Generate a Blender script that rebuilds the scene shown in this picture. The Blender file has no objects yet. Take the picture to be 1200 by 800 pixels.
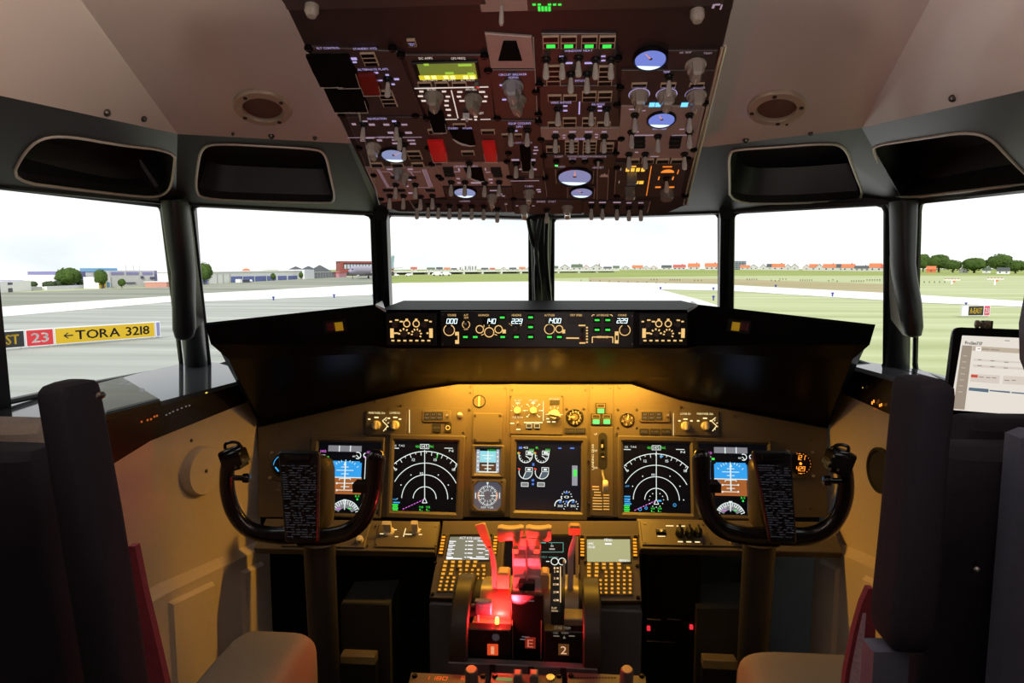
import bpy, bmesh, math, random
from mathutils import Vector, Matrix, Euler
random.seed(7)
S = bpy.context.scene
COL = S.collection
V = Vector
PI = math.pi

# ------------------------------------------------------------------ camera
FPX = 800.0
CAM = V((0.085, 0.0, 1.30))
CROT = Euler((math.radians(83.8), 0.0, math.radians(4.5)), 'XYZ').to_matrix()
cd = bpy.data.cameras.new('camera'); cam = bpy.data.objects.new('camera', cd); COL.objects.link(cam)
cd.sensor_width = 36.0; cd.lens = 24.0; cd.clip_start = 0.02; cd.clip_end = 6000
cam.location = CAM; cam.rotation_euler = (math.radians(83.8), 0, math.radians(4.5))
S.camera = cam
S.view_settings.view_transform = 'Standard'; S.view_settings.look = 'None'
S.view_settings.gamma = 1.0; S.view_settings.exposure = 0.0
S.view_settings.use_curve_mapping = False
S.cycles.use_denoising = True
S.cycles.sample_clamp_indirect = 4.0

def ray(px, py):
    return CROT @ V(((px - 600) / FPX, (400 - py) / FPX, -1.0))
def U(px, py, Y):
    d = ray(px, py); return CAM + d * ((Y - CAM.y) / d.y)
def UZ(px, py, z):
    d = ray(px, py); return CAM + d * ((z - CAM.z) / d.z)
def UX(px, py, x):
    d = ray(px, py); return CAM + d * ((x - CAM.x) / d.x)
def UP(px, py, o, n):
    d = ray(px, py); return CAM + d * ((o - CAM).dot(n) / d.dot(n))

# ------------------------------------------------------------------ materials
MATS = {}
def mat(name, col, rough=0.5, metal=0.0, emit=None, es=0.0, var=0.12, scale=60.0, bump=0.0, spec=0.5, coat=0.0):
    if name in MATS: return MATS[name]
    m = bpy.data.materials.new(name); m.use_nodes = True
    nt = m.node_tree; b = nt.nodes['Principled BSDF']
    tc = nt.nodes.new('ShaderNodeTexCoord'); nz = nt.nodes.new('ShaderNodeTexNoise')
    nz.inputs['Scale'].default_value = scale; nz.inputs['Detail'].default_value = 4.0
    nt.links.new(tc.outputs['Object'], nz.inputs['Vector'])
    mx = nt.nodes.new('ShaderNodeMix'); mx.data_type = 'RGBA'
    c = list(col)[:3]
    mx.inputs[6].default_value = [max(0, k * (1 - var)) for k in c] + [1]
    mx.inputs[7].default_value = [min(1, k * (1 + var)) for k in c] + [1]
    nt.links.new(nz.outputs['Fac'], mx.inputs[0])
    nt.links.new(mx.outputs[2], b.inputs['Base Color'])
    b.inputs['Roughness'].default_value = rough; b.inputs['Metallic'].default_value = metal
    b.inputs['Specular IOR Level'].default_value = spec
    if coat: b.inputs['Coat Weight'].default_value = coat; b.inputs['Coat Roughness'].default_value = 0.05
    if emit:
        b.inputs['Emission Color'].default_value = list(emit)[:3] + [1]
        b.inputs['Emission Strength'].default_value = es
    if bump:
        bp = nt.nodes.new('ShaderNodeBump'); bp.inputs['Strength'].default_value = bump; bp.inputs['Distance'].default_value = 0.002
        nt.links.new(nz.outputs['Fac'], bp.inputs['Height']); nt.links.new(bp.outputs['Normal'], b.inputs['Normal'])
    MATS[name] = m
    return m
def glow(name, col, es=1.0):
    return mat('glow ' + name, (0.02, 0.02, 0.02), 0.6, 0, col, es, spec=0.1)

# ------------------------------------------------------------------ glyphs
CHARS = "ABCDEFGHIJKLMNOPQRSTUVWXYZ0123456789abcdefghijklmnopqrstuvwxyz-/.<>()%+:"
GLYPH = {}
def _make_glyphs():
    tmp = []
    for ch in CHARS:
        cu = bpy.data.curves.new('t', 'FONT'); cu.body = ch; cu.size = 1.0; cu.resolution_u = 2
        cu.fill_mode = 'FRONT'
        o = bpy.data.objects.new('t', cu); COL.objects.link(o); tmp.append((ch, o, cu))
    dg = bpy.context.evaluated_depsgraph_get(); dg.update()
    for ch, o, cu in tmp:
        me = o.evaluated_get(dg).to_mesh()
        vs = [(v.co.x, v.co.y) for v in me.vertices]; fs = [tuple(p.vertices) for p in me.polygons]
        x0 = min(v[0] for v in vs); x1 = max(v[0] for v in vs)
        GLYPH[ch] = ([(x - x0, y) for x, y in vs], fs, x1 - x0)
        o.evaluated_get(dg).to_mesh_clear()
    for ch, o, cu in tmp:
        bpy.data.objects.remove(o); bpy.data.curves.remove(cu)
_make_glyphs()
CAPH = max(v[1] for v in GLYPH['H'][0])

# ------------------------------------------------------------------ panel frames
class Frame:
    """a flat panel: o origin, u to the right, v up the panel, n towards the viewer"""
    def __init__(s, o, u, v):
        s.o = V(o); s.u = V(u).normalized(); s.v = V(v).normalized(); s.n = s.u.cross(s.v).normalized()
        m = Matrix.Identity(4)
        for i in range(3):
            m[i][0] = s.u[i]; m[i][1] = s.v[i]; m[i][2] = s.n[i]; m[i][3] = s.o[i]
        s.M = m
    def uv(s, px, py, h=0.0):
        p = UP(px, py, s.o + s.n * h, s.n) - s.o
        return V((p.dot(s.u), p.dot(s.v)))
    def sx(s, px, py): return (s.uv(px + 1, py).x - s.uv(px - 1, py).x) / 2
    def sy(s, px, py): return (s.uv(px, py - 1).y - s.uv(px, py + 1).y) / 2
    def at(s, px, py, h=0.0):
        a = s.uv(px, py); return Frame(s.o + s.u * a.x + s.v * a.y + s.n * h, s.u, s.v)
    def world(s, x, y, h=0): return s.o + s.u * x + s.v * y + s.n * h

# ------------------------------------------------------------------ mesh builder
def rrect(x0, x1, y0, y1, r=0.0, n=4):
    if r <= 0: return [(x0, y0), (x1, y0), (x1, y1), (x0, y1)]
    o = []
    for cx, cy, a in ((x1 - r, y0 + r, -90), (x1 - r, y1 - r, 0), (x0 + r, y1 - r, 90), (x0 + r, y0 + r, 180)):
        for i in range(n + 1):
            t = math.radians(a + 90 * i / n); o.append((cx + r * math.cos(t), cy + r * math.sin(t)))
    return o
def area2(o): return sum(o[i - 1][0] * o[i][1] - o[i][0] * o[i - 1][1] for i in range(len(o)))
def inset(o, d):
    n = len(o); r = []
    sg = 1 if area2(o) > 0 else -1
    for i in range(n):
        a = V(o[i - 1]); b = V(o[i]); c = V(o[(i + 1) % n])
        e1 = (b - a); e2 = (c - b)
        if e1.length < 1e-9: e1 = e2
        if e2.length < 1e-9: e2 = e1
        e1 = e1.normalized(); e2 = e2.normalized()
        n1 = V((-e1.y, e1.x)) * sg; n2 = V((-e2.y, e2.x)) * sg
        k = n1 + n2
        l = max(0.35, k.dot(k) / 2)
        r.append(tuple(b + k * (d / l)))
    return r

class MB:
    def __init__(s, m=None):
        s.v = []; s.f = []; s.fm = []; s.mats = []; s.mi = 0; s.M = Matrix.Identity(4); s.fr = None; s.off = V((0, 0))
        if m: s.use(m)
    def use(s, m):
        if m not in s.mats: s.mats.append(m)
        s.mi = s.mats.index(m); return s
    def face(s, pts):
        b = len(s.v)
        for p in pts: s.v.append(s.M @ V(p))
        s.f.append(tuple(range(b, b + len(pts)))); s.fm.append(s.mi)
    def mesh_in(s, pts, faces):
        b = len(s.v)
        for p in pts: s.v.append(s.M @ V(p))
        for f in faces: s.f.append(tuple(b + i for i in f)); s.fm.append(s.mi)
    def loft(s, loops, closed=True, caps=True):
        n = len(loops[0]); pts = [p for l in loops for p in l]; fs = []
        m = n if closed else n - 1
        for i in range(len(loops) - 1):
            for j in range(m):
                k = (j + 1) % n
                fs.append((i * n + j, i * n + k, (i + 1) * n + k, (i + 1) * n + j))
        if caps and closed:
            fs.append(tuple(reversed(range(n)))); fs.append(tuple(range((len(loops) - 1) * n, len(loops) * n)))
        s.mesh_in(pts, fs)
    def prism(s, o, z0, z1, ch=0.0, steps=1):
        if area2(o) < 0: o = list(reversed(o))
        L = [[(x, y, z0) for x, y in o]]
        if ch > 0:
            for i in range(steps + 1):
                a = PI / 2 * i / steps
                q = inset(o, ch * (1 - math.cos(a))) if i else o
                L.append([(x, y, z1 - ch + ch * math.sin(a)) for x, y in q])
        else: L.append([(x, y, z1) for x, y in o])
        s.loft(L)
    def box(s, x0, x1, y0, y1, z0, z1, ch=0.0, r=0.0, steps=1):
        s.prism(rrect(min(x0, x1), max(x0, x1), min(y0, y1), max(y0, y1), r), min(z0, z1), max(z0, z1), ch, steps)
    def lathe(s, prof, n=20, c=(0, 0, 0)):
        L = [[(c[0] + r * math.cos(2 * PI * i / n), c[1] + r * math.sin(2 * PI * i / n), c[2] + z) for i in range(n)] for r, z in prof]
        s.loft(L)
    def tube(s, path, r, n=10, caps=True, flat=1.0):
        path = [V(p) for p in path]; k = len(path)
        rs = r if isinstance(r, (list, tuple)) else [r] * k
        L = []; up = None
        for i, p in enumerate(path):
            t = (path[min(i + 1, k - 1)] - path[max(i - 1, 0)]).normalized()
            if up is None:
                up = V((0, 0, 1)) if abs(t.z) < 0.9 else V((0, 1, 0))
            a = (up - t * up.dot(t))
            if a.length < 1e-6: a = t.orthogonal()
            a.normalize(); b = t.cross(a); up = a
            L.append([p + (a * math.cos(2 * PI * j / n) + b * (math.sin(2 * PI * j / n) * flat)) * rs[i] for j in range(n)])
        s.loft(L, True, caps)
    def ball(s, c, rx, ry=None, rz=None, n=12, m=8):
        ry = ry or rx; rz = rz or rx
        L = []
        for i in range(m + 1):
            a = -PI / 2 + PI * i / m; k = max(math.cos(a), 0.02)
            L.append([(c[0] + rx * k * math.cos(2 * PI * j / n), c[1] + ry * k * math.sin(2 * PI * j / n), c[2] + rz * math.sin(a)) for j in range(n)])
        s.loft(L)
    # ---- flat marks given in pixel positions of a panel frame (sizes become metres on the panel)
    def on(s, fr, z=0.0005, off=None):
        s.fr = fr; s.z = z; return s
    def uv(s, px, py):
        return s.fr.uv(px, py) - s.off
    def rect(s, cx, cy, w, h, z=None, solid=0.0):
        c = s.uv(cx, cy); a = w / 2 * s.fr.sx(cx, cy); b = h / 2 * s.fr.sy(cx, cy); z = s.z if z is None else z
        if solid: s.box(c.x - a, c.x + a, c.y - b, c.y + b, z, z + solid)
        else: s.face([(c.x - a, c.y - b, z), (c.x + a, c.y - b, z), (c.x + a, c.y + b, z), (c.x - a, c.y + b, z)])
    def frame(s, cx, cy, w, h, t=0.7, z=None):
        for dx, dy, a, b in ((0, -h / 2, w + t, t), (0, h / 2, w + t, t), (-w / 2, 0, t, h - t), (w / 2, 0, t, h - t)):
            s.rect(cx + dx, cy + dy, a, b, z)
    def poly(s, pts, z=None):
        z = s.z if z is None else z
        s.face([(*s.uv(x, y), z) for x, y in pts])
    def line(s, pts, w=1.0, z=None):
        z = s.z if z is None else z
        q = [s.uv(x, y) for x, y in pts]; hw = w / 2 * s.fr.sx(*pts[0])
        for a, b in zip(q, q[1:]):
            d = b - a
            if d.length < 1e-9: continue
            d.normalize(); nn = V((-d.y, d.x)) * hw
            s.face([(*(a - nn), z), (*(b - nn), z), (*(b + nn), z), (*(a + nn), z)])
    def arc(s, cx, cy, r, a0, a1, w=1.0, z=None, n=24):
        z = s.z if z is None else z
        c = s.uv(cx, cy); k = s.fr.sx(cx, cy); R0 = (r - w / 2) * k; R1 = (r + w / 2) * k
        for i in range(n):
            t0 = math.radians(a0 + (a1 - a0) * i / n); t1 = math.radians(a0 + (a1 - a0) * (i + 1) / n)
            s.face([(c.x + R0 * math.cos(t0), c.y + R0 * math.sin(t0), z), (c.x + R1 * math.cos(t0), c.y + R1 * math.sin(t0), z),
                    (c.x + R1 * math.cos(t1), c.y + R1 * math.sin(t1), z), (c.x + R0 * math.cos(t1), c.y + R0 * math.sin(t1), z)])
    def disc(s, cx, cy, r, z=None, n=20, a0=0, a1=360):
        z = s.z if z is None else z
        c = s.uv(cx, cy); k = s.fr.sx(cx, cy) * r
        full = abs(a1 - a0) >= 360
        p = [(c.x + k * math.cos(math.radians(a0 + (a1 - a0) * i / n)), c.y + k * math.sin(math.radians(a0 + (a1 - a0) * i / n)), z) for i in range(n + (0 if full else 1))]
        if not full: p.append((c.x, c.y, z))
        s.face(p)
    def ticks(s, cx, cy, r0, r1, angs, w=0.8, z=None):
        z = s.z if z is None else z
        c = s.uv(cx, cy); k = s.fr.sx(cx, cy)
        for a in angs:
            t = math.radians(a); d = V((math.cos(t), math.sin(t))); nn = V((-d.y, d.x)) * (w / 2 * k)
            p = c + d * r0 * k; q = c + d * r1 * k
            s.face([(*(p - nn), z), (*(q - nn), z), (*(q + nn), z), (*(p + nn), z)])
    def text(s, t, cx, cy, h, z=None, w=None, al='c', rot=0, gap=0.09):
        """cap height h px, centred at (cx, cy); w = total width in px (else natural)"""
        z = s.z if z is None else z
        c = s.uv(cx, cy); kx = s.fr.sx(cx, cy); ky = s.fr.sy(cx, cy)
        s.text_m(t, c.x, c.y, h * ky, z, (w * kx if w else None), al, rot, kx / ky, gap)
    def text_m(s, t, x, y, h, z, w=None, al='c', rot=0, ar=1.0, gap=0.09, bold=0):
        tot = 0
        for ch in t: tot += (GLYPH[ch][2] + gap) if ch in GLYPH else 0.32
        tot = max(tot - gap, 0.1)
        sy = h / CAPH; sx = sy * ar if w is None else w / tot
        x0 = {'c': -tot * sx / 2, 'l': 0, 'r': -tot * sx}[al]
        R = Matrix.Rotation(math.radians(rot), 2)
        for ch in t:
            if ch in GLYPH:
                vs, fs, wd = GLYPH[ch]
                pts = []
                for a, b in vs:
                    q = R @ V((x0 + a * sx, b * sy - h / 2)); pts.append((x + q.x, y + q.y, z))
                s.mesh_in(pts, fs)
                if bold:
                    for dx, dy in ((-1, 0), (1, 0), (0, -.6), (0, .6)): s.mesh_in([(a + dx * bold * h, b + dy * bold * h, c) for a, b, c in pts], fs)
                x0 += (wd + gap) * sx
            else: x0 += 0.32 * sx
    # ----
    def mesh(s, name, angle=35, recalc=True):
        me = bpy.data.meshes.new(name)
        me.from_pydata([tuple(v) for v in s.v], [], s.f)
        for m in s.mats: me.materials.append(m)
        me.polygons.foreach_set('material_index', s.fm)
        if recalc:
            bm = bmesh.new(); bm.from_mesh(me)
            bmesh.ops.recalc_face_normals(bm, faces=bm.faces); bm.to_mesh(me); bm.free()
        me.polygons.foreach_set('use_smooth', [True] * len(me.polygons))
        me.set_sharp_from_angle(angle=math.radians(angle))
        me.update()
        return me
    def build(s, name, parent=None, loc=None, mtx=None, label=None, angle=35, recalc=True):
        return link(name, s.mesh(name, angle, recalc), parent, loc, mtx, label)

def link(name, me, parent=None, loc=None, mtx=None, label=None):
    o = bpy.data.objects.new(name, me); COL.objects.link(o)
    if parent: o.parent = parent
    if mtx is not None: o.matrix_basis = mtx
    elif loc is not None: o.location = loc
    if label: o['label'] = label
    return o
def tag(o, label, cat, group=None, kind=None):
    o['label'] = label; o['category'] = cat
    if group: o['group'] = group
    if kind: o['kind'] = kind
    return o
def thing(name, label, cat, mtx=None, loc=None, group=None):
    o = bpy.data.objects.new(name, None); COL.objects.link(o); o.empty_display_size = 0.05
    if mtx is not None: o.matrix_basis = mtx
    if loc is not None: o.location = loc
    return tag(o, label, cat, group)
def struct(o): o['kind'] = 'structure'; return o
def lerp(a, b, t): return V(a) * (1 - t) + V(b) * t
def spline(pts, n=6):
    """Catmull-Rom through pts"""
    P = [V(p) for p in pts]; P = [P[0] * 2 - P[1]] + P + [P[-1] * 2 - P[-2]]; o = []
    for i in range(1, len(P) - 2):
        for k in range(n):
            t = k / n; a, b, c, d = P[i - 1], P[i], P[i + 1], P[i + 2]
            o.append(0.5 * ((2 * b) + (c - a) * t + (2 * a - 5 * b + 4 * c - d) * t * t + (3 * b - a - 3 * c + d) * t ** 3))
    o.append(P[-2]); return o
# ------------------------------------------------------------------ materials of the place
M_LINER = mat('charcoal liner', (0.022, 0.021, 0.022), 0.38, var=0.25, scale=30, bump=0.05)
M_POCKET = mat('pocket felt', (0.006, 0.006, 0.010), 0.45, var=0.3, scale=20)
M_CEIL = mat('ceiling paint', (0.50, 0.46, 0.43), 0.22, var=0.05, scale=12, coat=0.25)
M_BEIGE = mat('beige liner', (0.62, 0.52, 0.40), 0.55, var=0.06, scale=90, bump=0.08)
M_PIPE = mat('pale piping', (0.62, 0.60, 0.52), 0.35, var=0.05)
M_BLACK = mat('black plastic', (0.007, 0.007, 0.007), 0.35, var=0.2, scale=80, spec=.3)
M_BLACKM = mat('matt black', (0.010, 0.010, 0.011), 0.7, var=0.2, scale=80)
M_SCREW = mat('dark screw', (0.10, 0.09, 0.08), 0.35, 0.8)
M_STEEL = mat('brushed steel', (0.55, 0.54, 0.52), 0.3, 0.9, var=0.1)
M_FLOOR = mat('dark floor', (0.012, 0.011, 0.011), 0.8, var=0.4, scale=20)
M_LEDGE = mat('glossy ledge', (0.05, 0.05, 0.055), 0.08, var=0.1, spec=0.16)
M_BAND = mat('brown black band', (0.020, 0.014, 0.010), 0.25, var=0.2)
M_PILLAR = mat('pillar trim', (0.030, 0.030, 0.033), 0.40, var=0.2, bump=0.05)
M_PFACE = mat('pillar pale face', (0.50, 0.50, 0.45), 0.5, var=0.1)

# ------------------------------------------------------------------ key points
H = [U(-150, 203, 0.70), U(206, 238, 1.5), U(443, 250, 1.68), U(632, 255, 1.78), U(848, 248, 1.68), U(1058, 236, 1.5), U(1380, 203, 0.70)]
C1, C2, C4, C5 = U(208, 157, 1.2), U(408, 168, 1.3), U(830, 172, 1.3), U(1010, 150, 1.2)
CL0, CR0 = U(0, 112, 0.85), U(1200, 106, 0.85)
BACKY = -0.45
def ext(a, b, y): return a + (b - a) * ((y - a.y) / (b.y - a.y))
def pl_n(a, b, c): return (b - a).cross(c - a).normalized()
KL, KR = U(340, 0, 0.97), U(856, 0, 0.97)
DL = UP(95, 0, C1, pl_n(C1, C2, KL)); DR = UP(1090, 0, C5, pl_n(C5, C4, KR))

# ------------------------------------------------------------------ floor, back wall, front bulkhead
m = MB(M_FLOOR); m.box(-1.7, 1.7, BACKY - 0.1, 2.1, -0.08, 0.0); struct(m.build('floor'))
m = MB(M_BLACKM); m.box(-1.75, 1.75, BACKY - 0.1, BACKY, 0, 2.75)
m.box(-0.45, 0.45, BACKY, BACKY + 0.03, 0, 1.95, 0.01); m.box(0.33, 0.39, BACKY + 0.03, BACKY + 0.07, 0.98, 1.08, 0.01)
struct(m.build('wall_back'))
m = MB(M_BLACKM); m.box(-1.0, 1.0, 1.98, 2.04, 0, 0.96)
for x in (-0.62, -0.30, 0.34, 0.66): m.box(x - 0.012, x + 0.012, 1.95, 1.98, 0, 0.9)
for z in (0.2, 0.45, 0.6): m.box(-0.75, 0.75, 1.955, 1.98, z, z + 0.02)
struct(m.build('wall_front'))

# ------------------------------------------------------------------ ceiling: two facets each side of the overhead panel
m = MB(M_CEIL)
def ceil_side(c1, c2, k, d, c0):
    kb, db, ob = ext(c2, k, BACKY), ext(c1, d, BACKY), ext(c1, c0, BACKY)
    m.face([c1, c2, k, kb, db, d]); m.face([c1, d, db, ob, c0]); return kb, db, ob
a = ceil_side(C1, C2, KL, DL, CL0); b = ceil_side(C5, C4, KR, DR, CR0)
m.face([C2, C4, KR, KL]); m.face([KL, KR, b[0], a[0]])
m.M = Matrix.Translation((0, 0, 0.02))
m.face([C1, C2, KL, a[0], a[1], DL]); m.face([C5, C4, KR, b[0], b[1], DR])
ceiling = struct(m.build('ceiling', recalc=False, angle=2))
# edge screws of the ceiling liner
def ceil_screw(px, py, c1, c2, k, r=0.006):
    n = pl_n(c1, c2, k)
    if n.z > 0: n = -n
    p = UP(px, py, c1, n)
    q = MB(M_SCREW); q.lathe([(r, 0), (r, 0.002), (r * 0.6, 0.005), (0.0005, 0.0055)], 12)
    q.build('screw', ceiling, mtx=Matrix.Translation(p) @ n.to_track_quat('Z', 'Y').to_matrix().to_4x4())
for x, y, r in ((318, 159, .006), (369, 161, .004), (273, 156, .003)): ceil_screw(x, y, C1, C2, KL, r)
for x, y, r in ((125, 132, .006), (168, 139, .005)): ceil_screw(x, y, C1, CL0, DL, r)
for x, y, r in ((874, 164, .006), (950, 156, .004), (922, 144, .003)): ceil_screw(x, y, C5, C4, KR, r)
for x, y, r in ((1117, 115, .005),): ceil_screw(x, y, C5, CR0, DR, r)

# ------------------------------------------------------------------ dark eyebrow liner above the windows, with recessed pockets
def chaik(p, it=2):
    for _ in range(it):
        q = []
        for i in range(len(p)):
            a, b = V(p[i]), V(p[(i + 1) % len(p)]); q += [a * 0.75 + b * 0.25, a * 0.25 + b * 0.75]
        p = q
    return p
def liner(name, corners, pockets, extra=()):
    """corners: 3D loop of a facet; pockets: loops in px cut into it"""
    n = pl_n(*corners[:3])
    cc = sum(corners, V()) / len(corners)
    if (CAM - cc).dot(n) < 0: n = -n
    bm = bmesh.new()
    ov = [bm.verts.new(p) for p in corners]
    ed = [bm.edges.new((ov[i - 1], ov[i])) for i in range(len(ov))]
    loops = []
    for pk in pockets:
        lp = [UP(x, y, corners[0], n) for x, y in chaik(pk)]
        hv = [bm.verts.new(p) for p in lp]
        ed += [bm.edges.new((hv[i - 1], hv[i])) for i in range(len(hv))]
        loops.append(lp)
    bmesh.ops.triangle_fill(bm, use_beauty=True, edges=ed)
    vs = [v.co.copy() for v in bm.verts]; bm.verts.index_update(); fs = [[v.index for v in f.verts] for f in bm.faces]
    bm.free()
    q = MB(M_LINER); q.mesh_in(vs, fs)
    for ex in extra: q.face(ex)
    for lp in loops:
        c = sum(lp, V()) / len(lp)
        q.use(M_LINER); q.loft([lp, [p - n * 0.02 for p in lp]], True, False)
        q.use(M_POCKET); q.loft([[p - n * 0.02 for p in lp], [p + (c - p) * 0.12 - n * 0.075 for p in lp]], True, False)
        q.face([p + (c - p) * 0.12 - n * 0.075 for p in lp])
    o = struct(q.build(name, angle=25, recalc=False))
    for lp in loops:
        t = MB(M_PIPE); t.tube(lp + [lp[0]], 0.0026, 8, False); t.build('piping', o, label='thin pale piping around the dark pocket')
    return o
PK_LO = [(11, 212), (28, 178), (48, 161), (80, 159), (140, 170), (205, 177), (204, 196), (200, 222), (186, 231), (160, 230), (90, 222)]
PK_LI = [(229, 222), (231, 198), (236, 172), (256, 168), (310, 171), (364, 174), (381, 178), (387, 205), (394, 237), (378, 238), (300, 236), (236, 233)]
PK_RI = [(855, 238), (855, 210), (854, 178), (866, 175), (915, 172), (963, 168), (990, 170), (1000, 198), (1014, 233), (990, 235), (920, 239)]
PK_RO = [(1024, 178), (1024, 170), (1080, 162), (1132, 154), (1160, 160), (1182, 184), (1215, 216), (1190, 217), (1120, 225), (1055, 233), (1040, 222)]
H[0] = UP(-150, 203, C1, pl_n(H[1], C1, CL0)); H[6] = UP(1380, 203, C5, pl_n(H[5], C5, CR0))
HB0, HB6 = ext(H[1], H[0], BACKY), ext(H[5], H[6], BACKY)
liner('trim_1', [H[1], C1, CL0, ext(C1, CL0, BACKY), HB0, H[0]], [PK_LO])
liner('trim_2', [C1, C2, H[2], H[1]], [PK_LI])
liner('trim_3', [C5, C4, H[4], H[5]], [PK_RI])
liner('trim_4', [H[5], C5, CR0, ext(C5, CR0, BACKY), HB6, H[6]], [PK_RO])
m = MB(M_LINER); m.face([C2, C4, H[4], H[3], H[2]])
lip = [p + V((0, 0, -0.004)) for p in H]
m.loft([[p + V((0, 0.0, 0.0)) for p in H], lip, [p + V((0, 0.05, 0)) for p in lip], [p + V((0, 0.05, 0.14)) for p in lip]], False, False)
struct(m.build('trim_5', recalc=False))

# ------------------------------------------------------------------ sills, pillars, window frames
ZL, ZR = 1.01, 1.07
SL = [UZ(-150, 512, ZL), UZ(20, 474, ZL), UZ(106, 450, ZL), UZ(233, 427, ZL)]
SR = [UZ(1065, 432, ZR), UZ(1200, 470, ZR), UZ(1330, 520, ZR)]
SC = [U(446, 372, 2.05), U(632, 380, 2.2), U(851, 372, 2.05)]

def post(name, p0, p1, w, d, m_=M_PILLAR, n=14):
    """an oval pillar from foot p0 to head p1"""
    q = MB(m_); a = (p1 - p0).normalized(); x = V((1, 0, 0)); x = (x - a * x.dot(a)).normalized(); y = a.cross(x)
    q.loft([[p + x * (w / 2 * math.cos(2 * PI * i / n)) + y * (d / 2 * math.sin(2 * PI * i / n)) for i in range(n)] for p in (p0, p1)])
    return struct(q.build(name))
def sq_post(name, px0, px1, w, d):
    q = MB(M_PILLAR); a = (px1 - px0).normalized(); x = (V((1, 0, 0)) - a * a.x).normalized(); y = a.cross(x)
    pr = [(-w / 2, -d / 2), (w / 2, -d / 2), (w / 2, d / 2), (-w / 2, d / 2)]
    q.loft([[p + x * u + y * v for u, v in pr] for p in (px0, px1)])
    q.use(M_BLACK)
    pr = [(-w * .28, -d / 2 - .006), (w * .18, -d / 2 - .006), (w * .18, -d / 2), (-w * .28, -d / 2)]
    q.loft([[p + x * u + y * v for u, v in pr] for p in (px0, px1)])
    return struct(q.build(name))
sq_post('trim_6', U(452, 372, 2.02), U(446, 249, 1.66), 0.036, 0.05)
sq_post('trim_7', U(848, 372, 2.02), U(851, 247, 1.66), 0.030, 0.05)
post('trim_8', U(634, 380, 2.2), U(634, 252, 1.78), 0.062, 0.05)

def thick(name, foot, head, lobe, fw, pale):
    o = post(name, foot + V((0, 0, -0.02)), head + V((0, 0.02, 0.01)), fw, 0.07)
    # padded grab handle hugging the pillar, with a kink and a rounded lower end
    q = MB(M_PILLAR); L = []
    n = 16
    for (xl, xr, y, Y, dp) in lobe:
        a, b = U(xl, y, Y), U(xr, y, Y); c = (a + b) / 2; hw = (b - a).length / 2
        L.append([c + V((1, 0, 0)) * (hw * math.copysign(abs(math.cos(t)) ** 0.7, math.cos(t))) + V((0, 1, 0)) * (dp * math.copysign(abs(math.sin(t)) ** 0.7, math.sin(t)))
                  for t in [2 * PI * i / n for i in range(n)]])
    q.loft(L); q.build('grab_handle', o, label='dark padded grab handle with a kink and rounded end')
    q = MB(M_PFACE); L = [[U(x, y, Y) for x, y, Y in row] for row in pale]
    q.loft(L); q.build('handle_bracket', o, label='pale tapering bracket beside the grab handle')
    return o
thick('trim_9', U(231, 434, 1.97), U(207, 238, 1.52),
      [(192, 217, 236, 1.46, .030), (196, 220, 265, 1.47, .03), (202, 224, 305, 1.49, .03), (205, 225, 320, 1.50, .03), (206, 225, 350, 1.52, .03), (206, 226, 385, 1.545, .028), (208, 224, 395, 1.55, .022), (212, 220, 398, 1.55, .01)],
      0.062, [[(217, 240, 1.50), (223, 240, 1.50), (223, 240, 1.54), (217, 240, 1.54)], [(221, 310, 1.57), (232, 315, 1.57), (232, 315, 1.61), (221, 310, 1.61)],
              [(222, 360, 1.62), (239, 375, 1.66), (239, 375, 1.70), (222, 360, 1.68)], [(223, 394, 1.62), (225, 392, 1.64), (225, 392, 1.68), (223, 394, 1.66)]])
thick('trim_10', U(1051, 434, 1.66), U(1057, 236, 1.52),
      [(1045, 1072, 236, 1.46, .03), (1046, 1071, 265, 1.46, .03), (1047, 1069, 308, 1.46, .03), (1049, 1071, 325, 1.46, .03), (1055, 1076, 355, 1.46, .03), (1060, 1078, 382, 1.46, .027), (1063, 1077, 392, 1.46, .02), (1067, 1073, 395, 1.46, .008)],
      0.052, [[(1042, 300, 1.50), (1048, 300, 1.50), (1048, 300, 1.54), (1042, 300, 1.54)], [(1042, 345, 1.50), (1054, 345, 1.50), (1054, 345, 1.54), (1042, 345, 1.54)],
              [(1044, 374, 1.50), (1060, 380, 1.50), (1060, 380, 1.54), (1044, 374, 1.54)], [(1058, 392, 1.50), (1063, 394, 1.50), (1063, 394, 1.54), (1058, 392, 1.54)]])
# rear side posts and closing panels behind the side windows
LPF, LPH = UZ(-16, 478, ZL), U(-52, 214, 1.00)
q = MB(M_PILLAR); q.loft([[p + V((dx, dy, 0)) for dx, dy in ((-.03, -.03), (.03, -.03), (.03, .03), (-.03, .03))] for p in (LPF + V((0, 0, -.02)), LPH + V((0, 0, .02)))])
q.use(M_LINER); q.face([LPF + V((0, 0, -.04)), LPH + V((0, 0, .05)), HB0 + V((0, 0, .05)), V((-1.10, BACKY, ZL - .04))]); struct(q.build('wall_left', recalc=False))
RPF, RPH = UZ(1255, 500, ZR), U(1290, 214, 0.98)
q = MB(M_PILLAR); q.loft([[p + V((dx, dy, 0)) for dx, dy in ((-.03, -.03), (.03, -.03), (.03, .03), (-.03, .03))] for p in (RPF + V((0, 0, -.02)), RPH + V((0, 0, .02)))])
q.use(M_LINER); q.face([RPF + V((0, 0, -.04)), RPH + V((0, 0, .05)), HB6 + V((0, 0, .05)), V((1.10, BACKY, ZR - .04))]); struct(q.build('wall_right', recalc=False))

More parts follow.
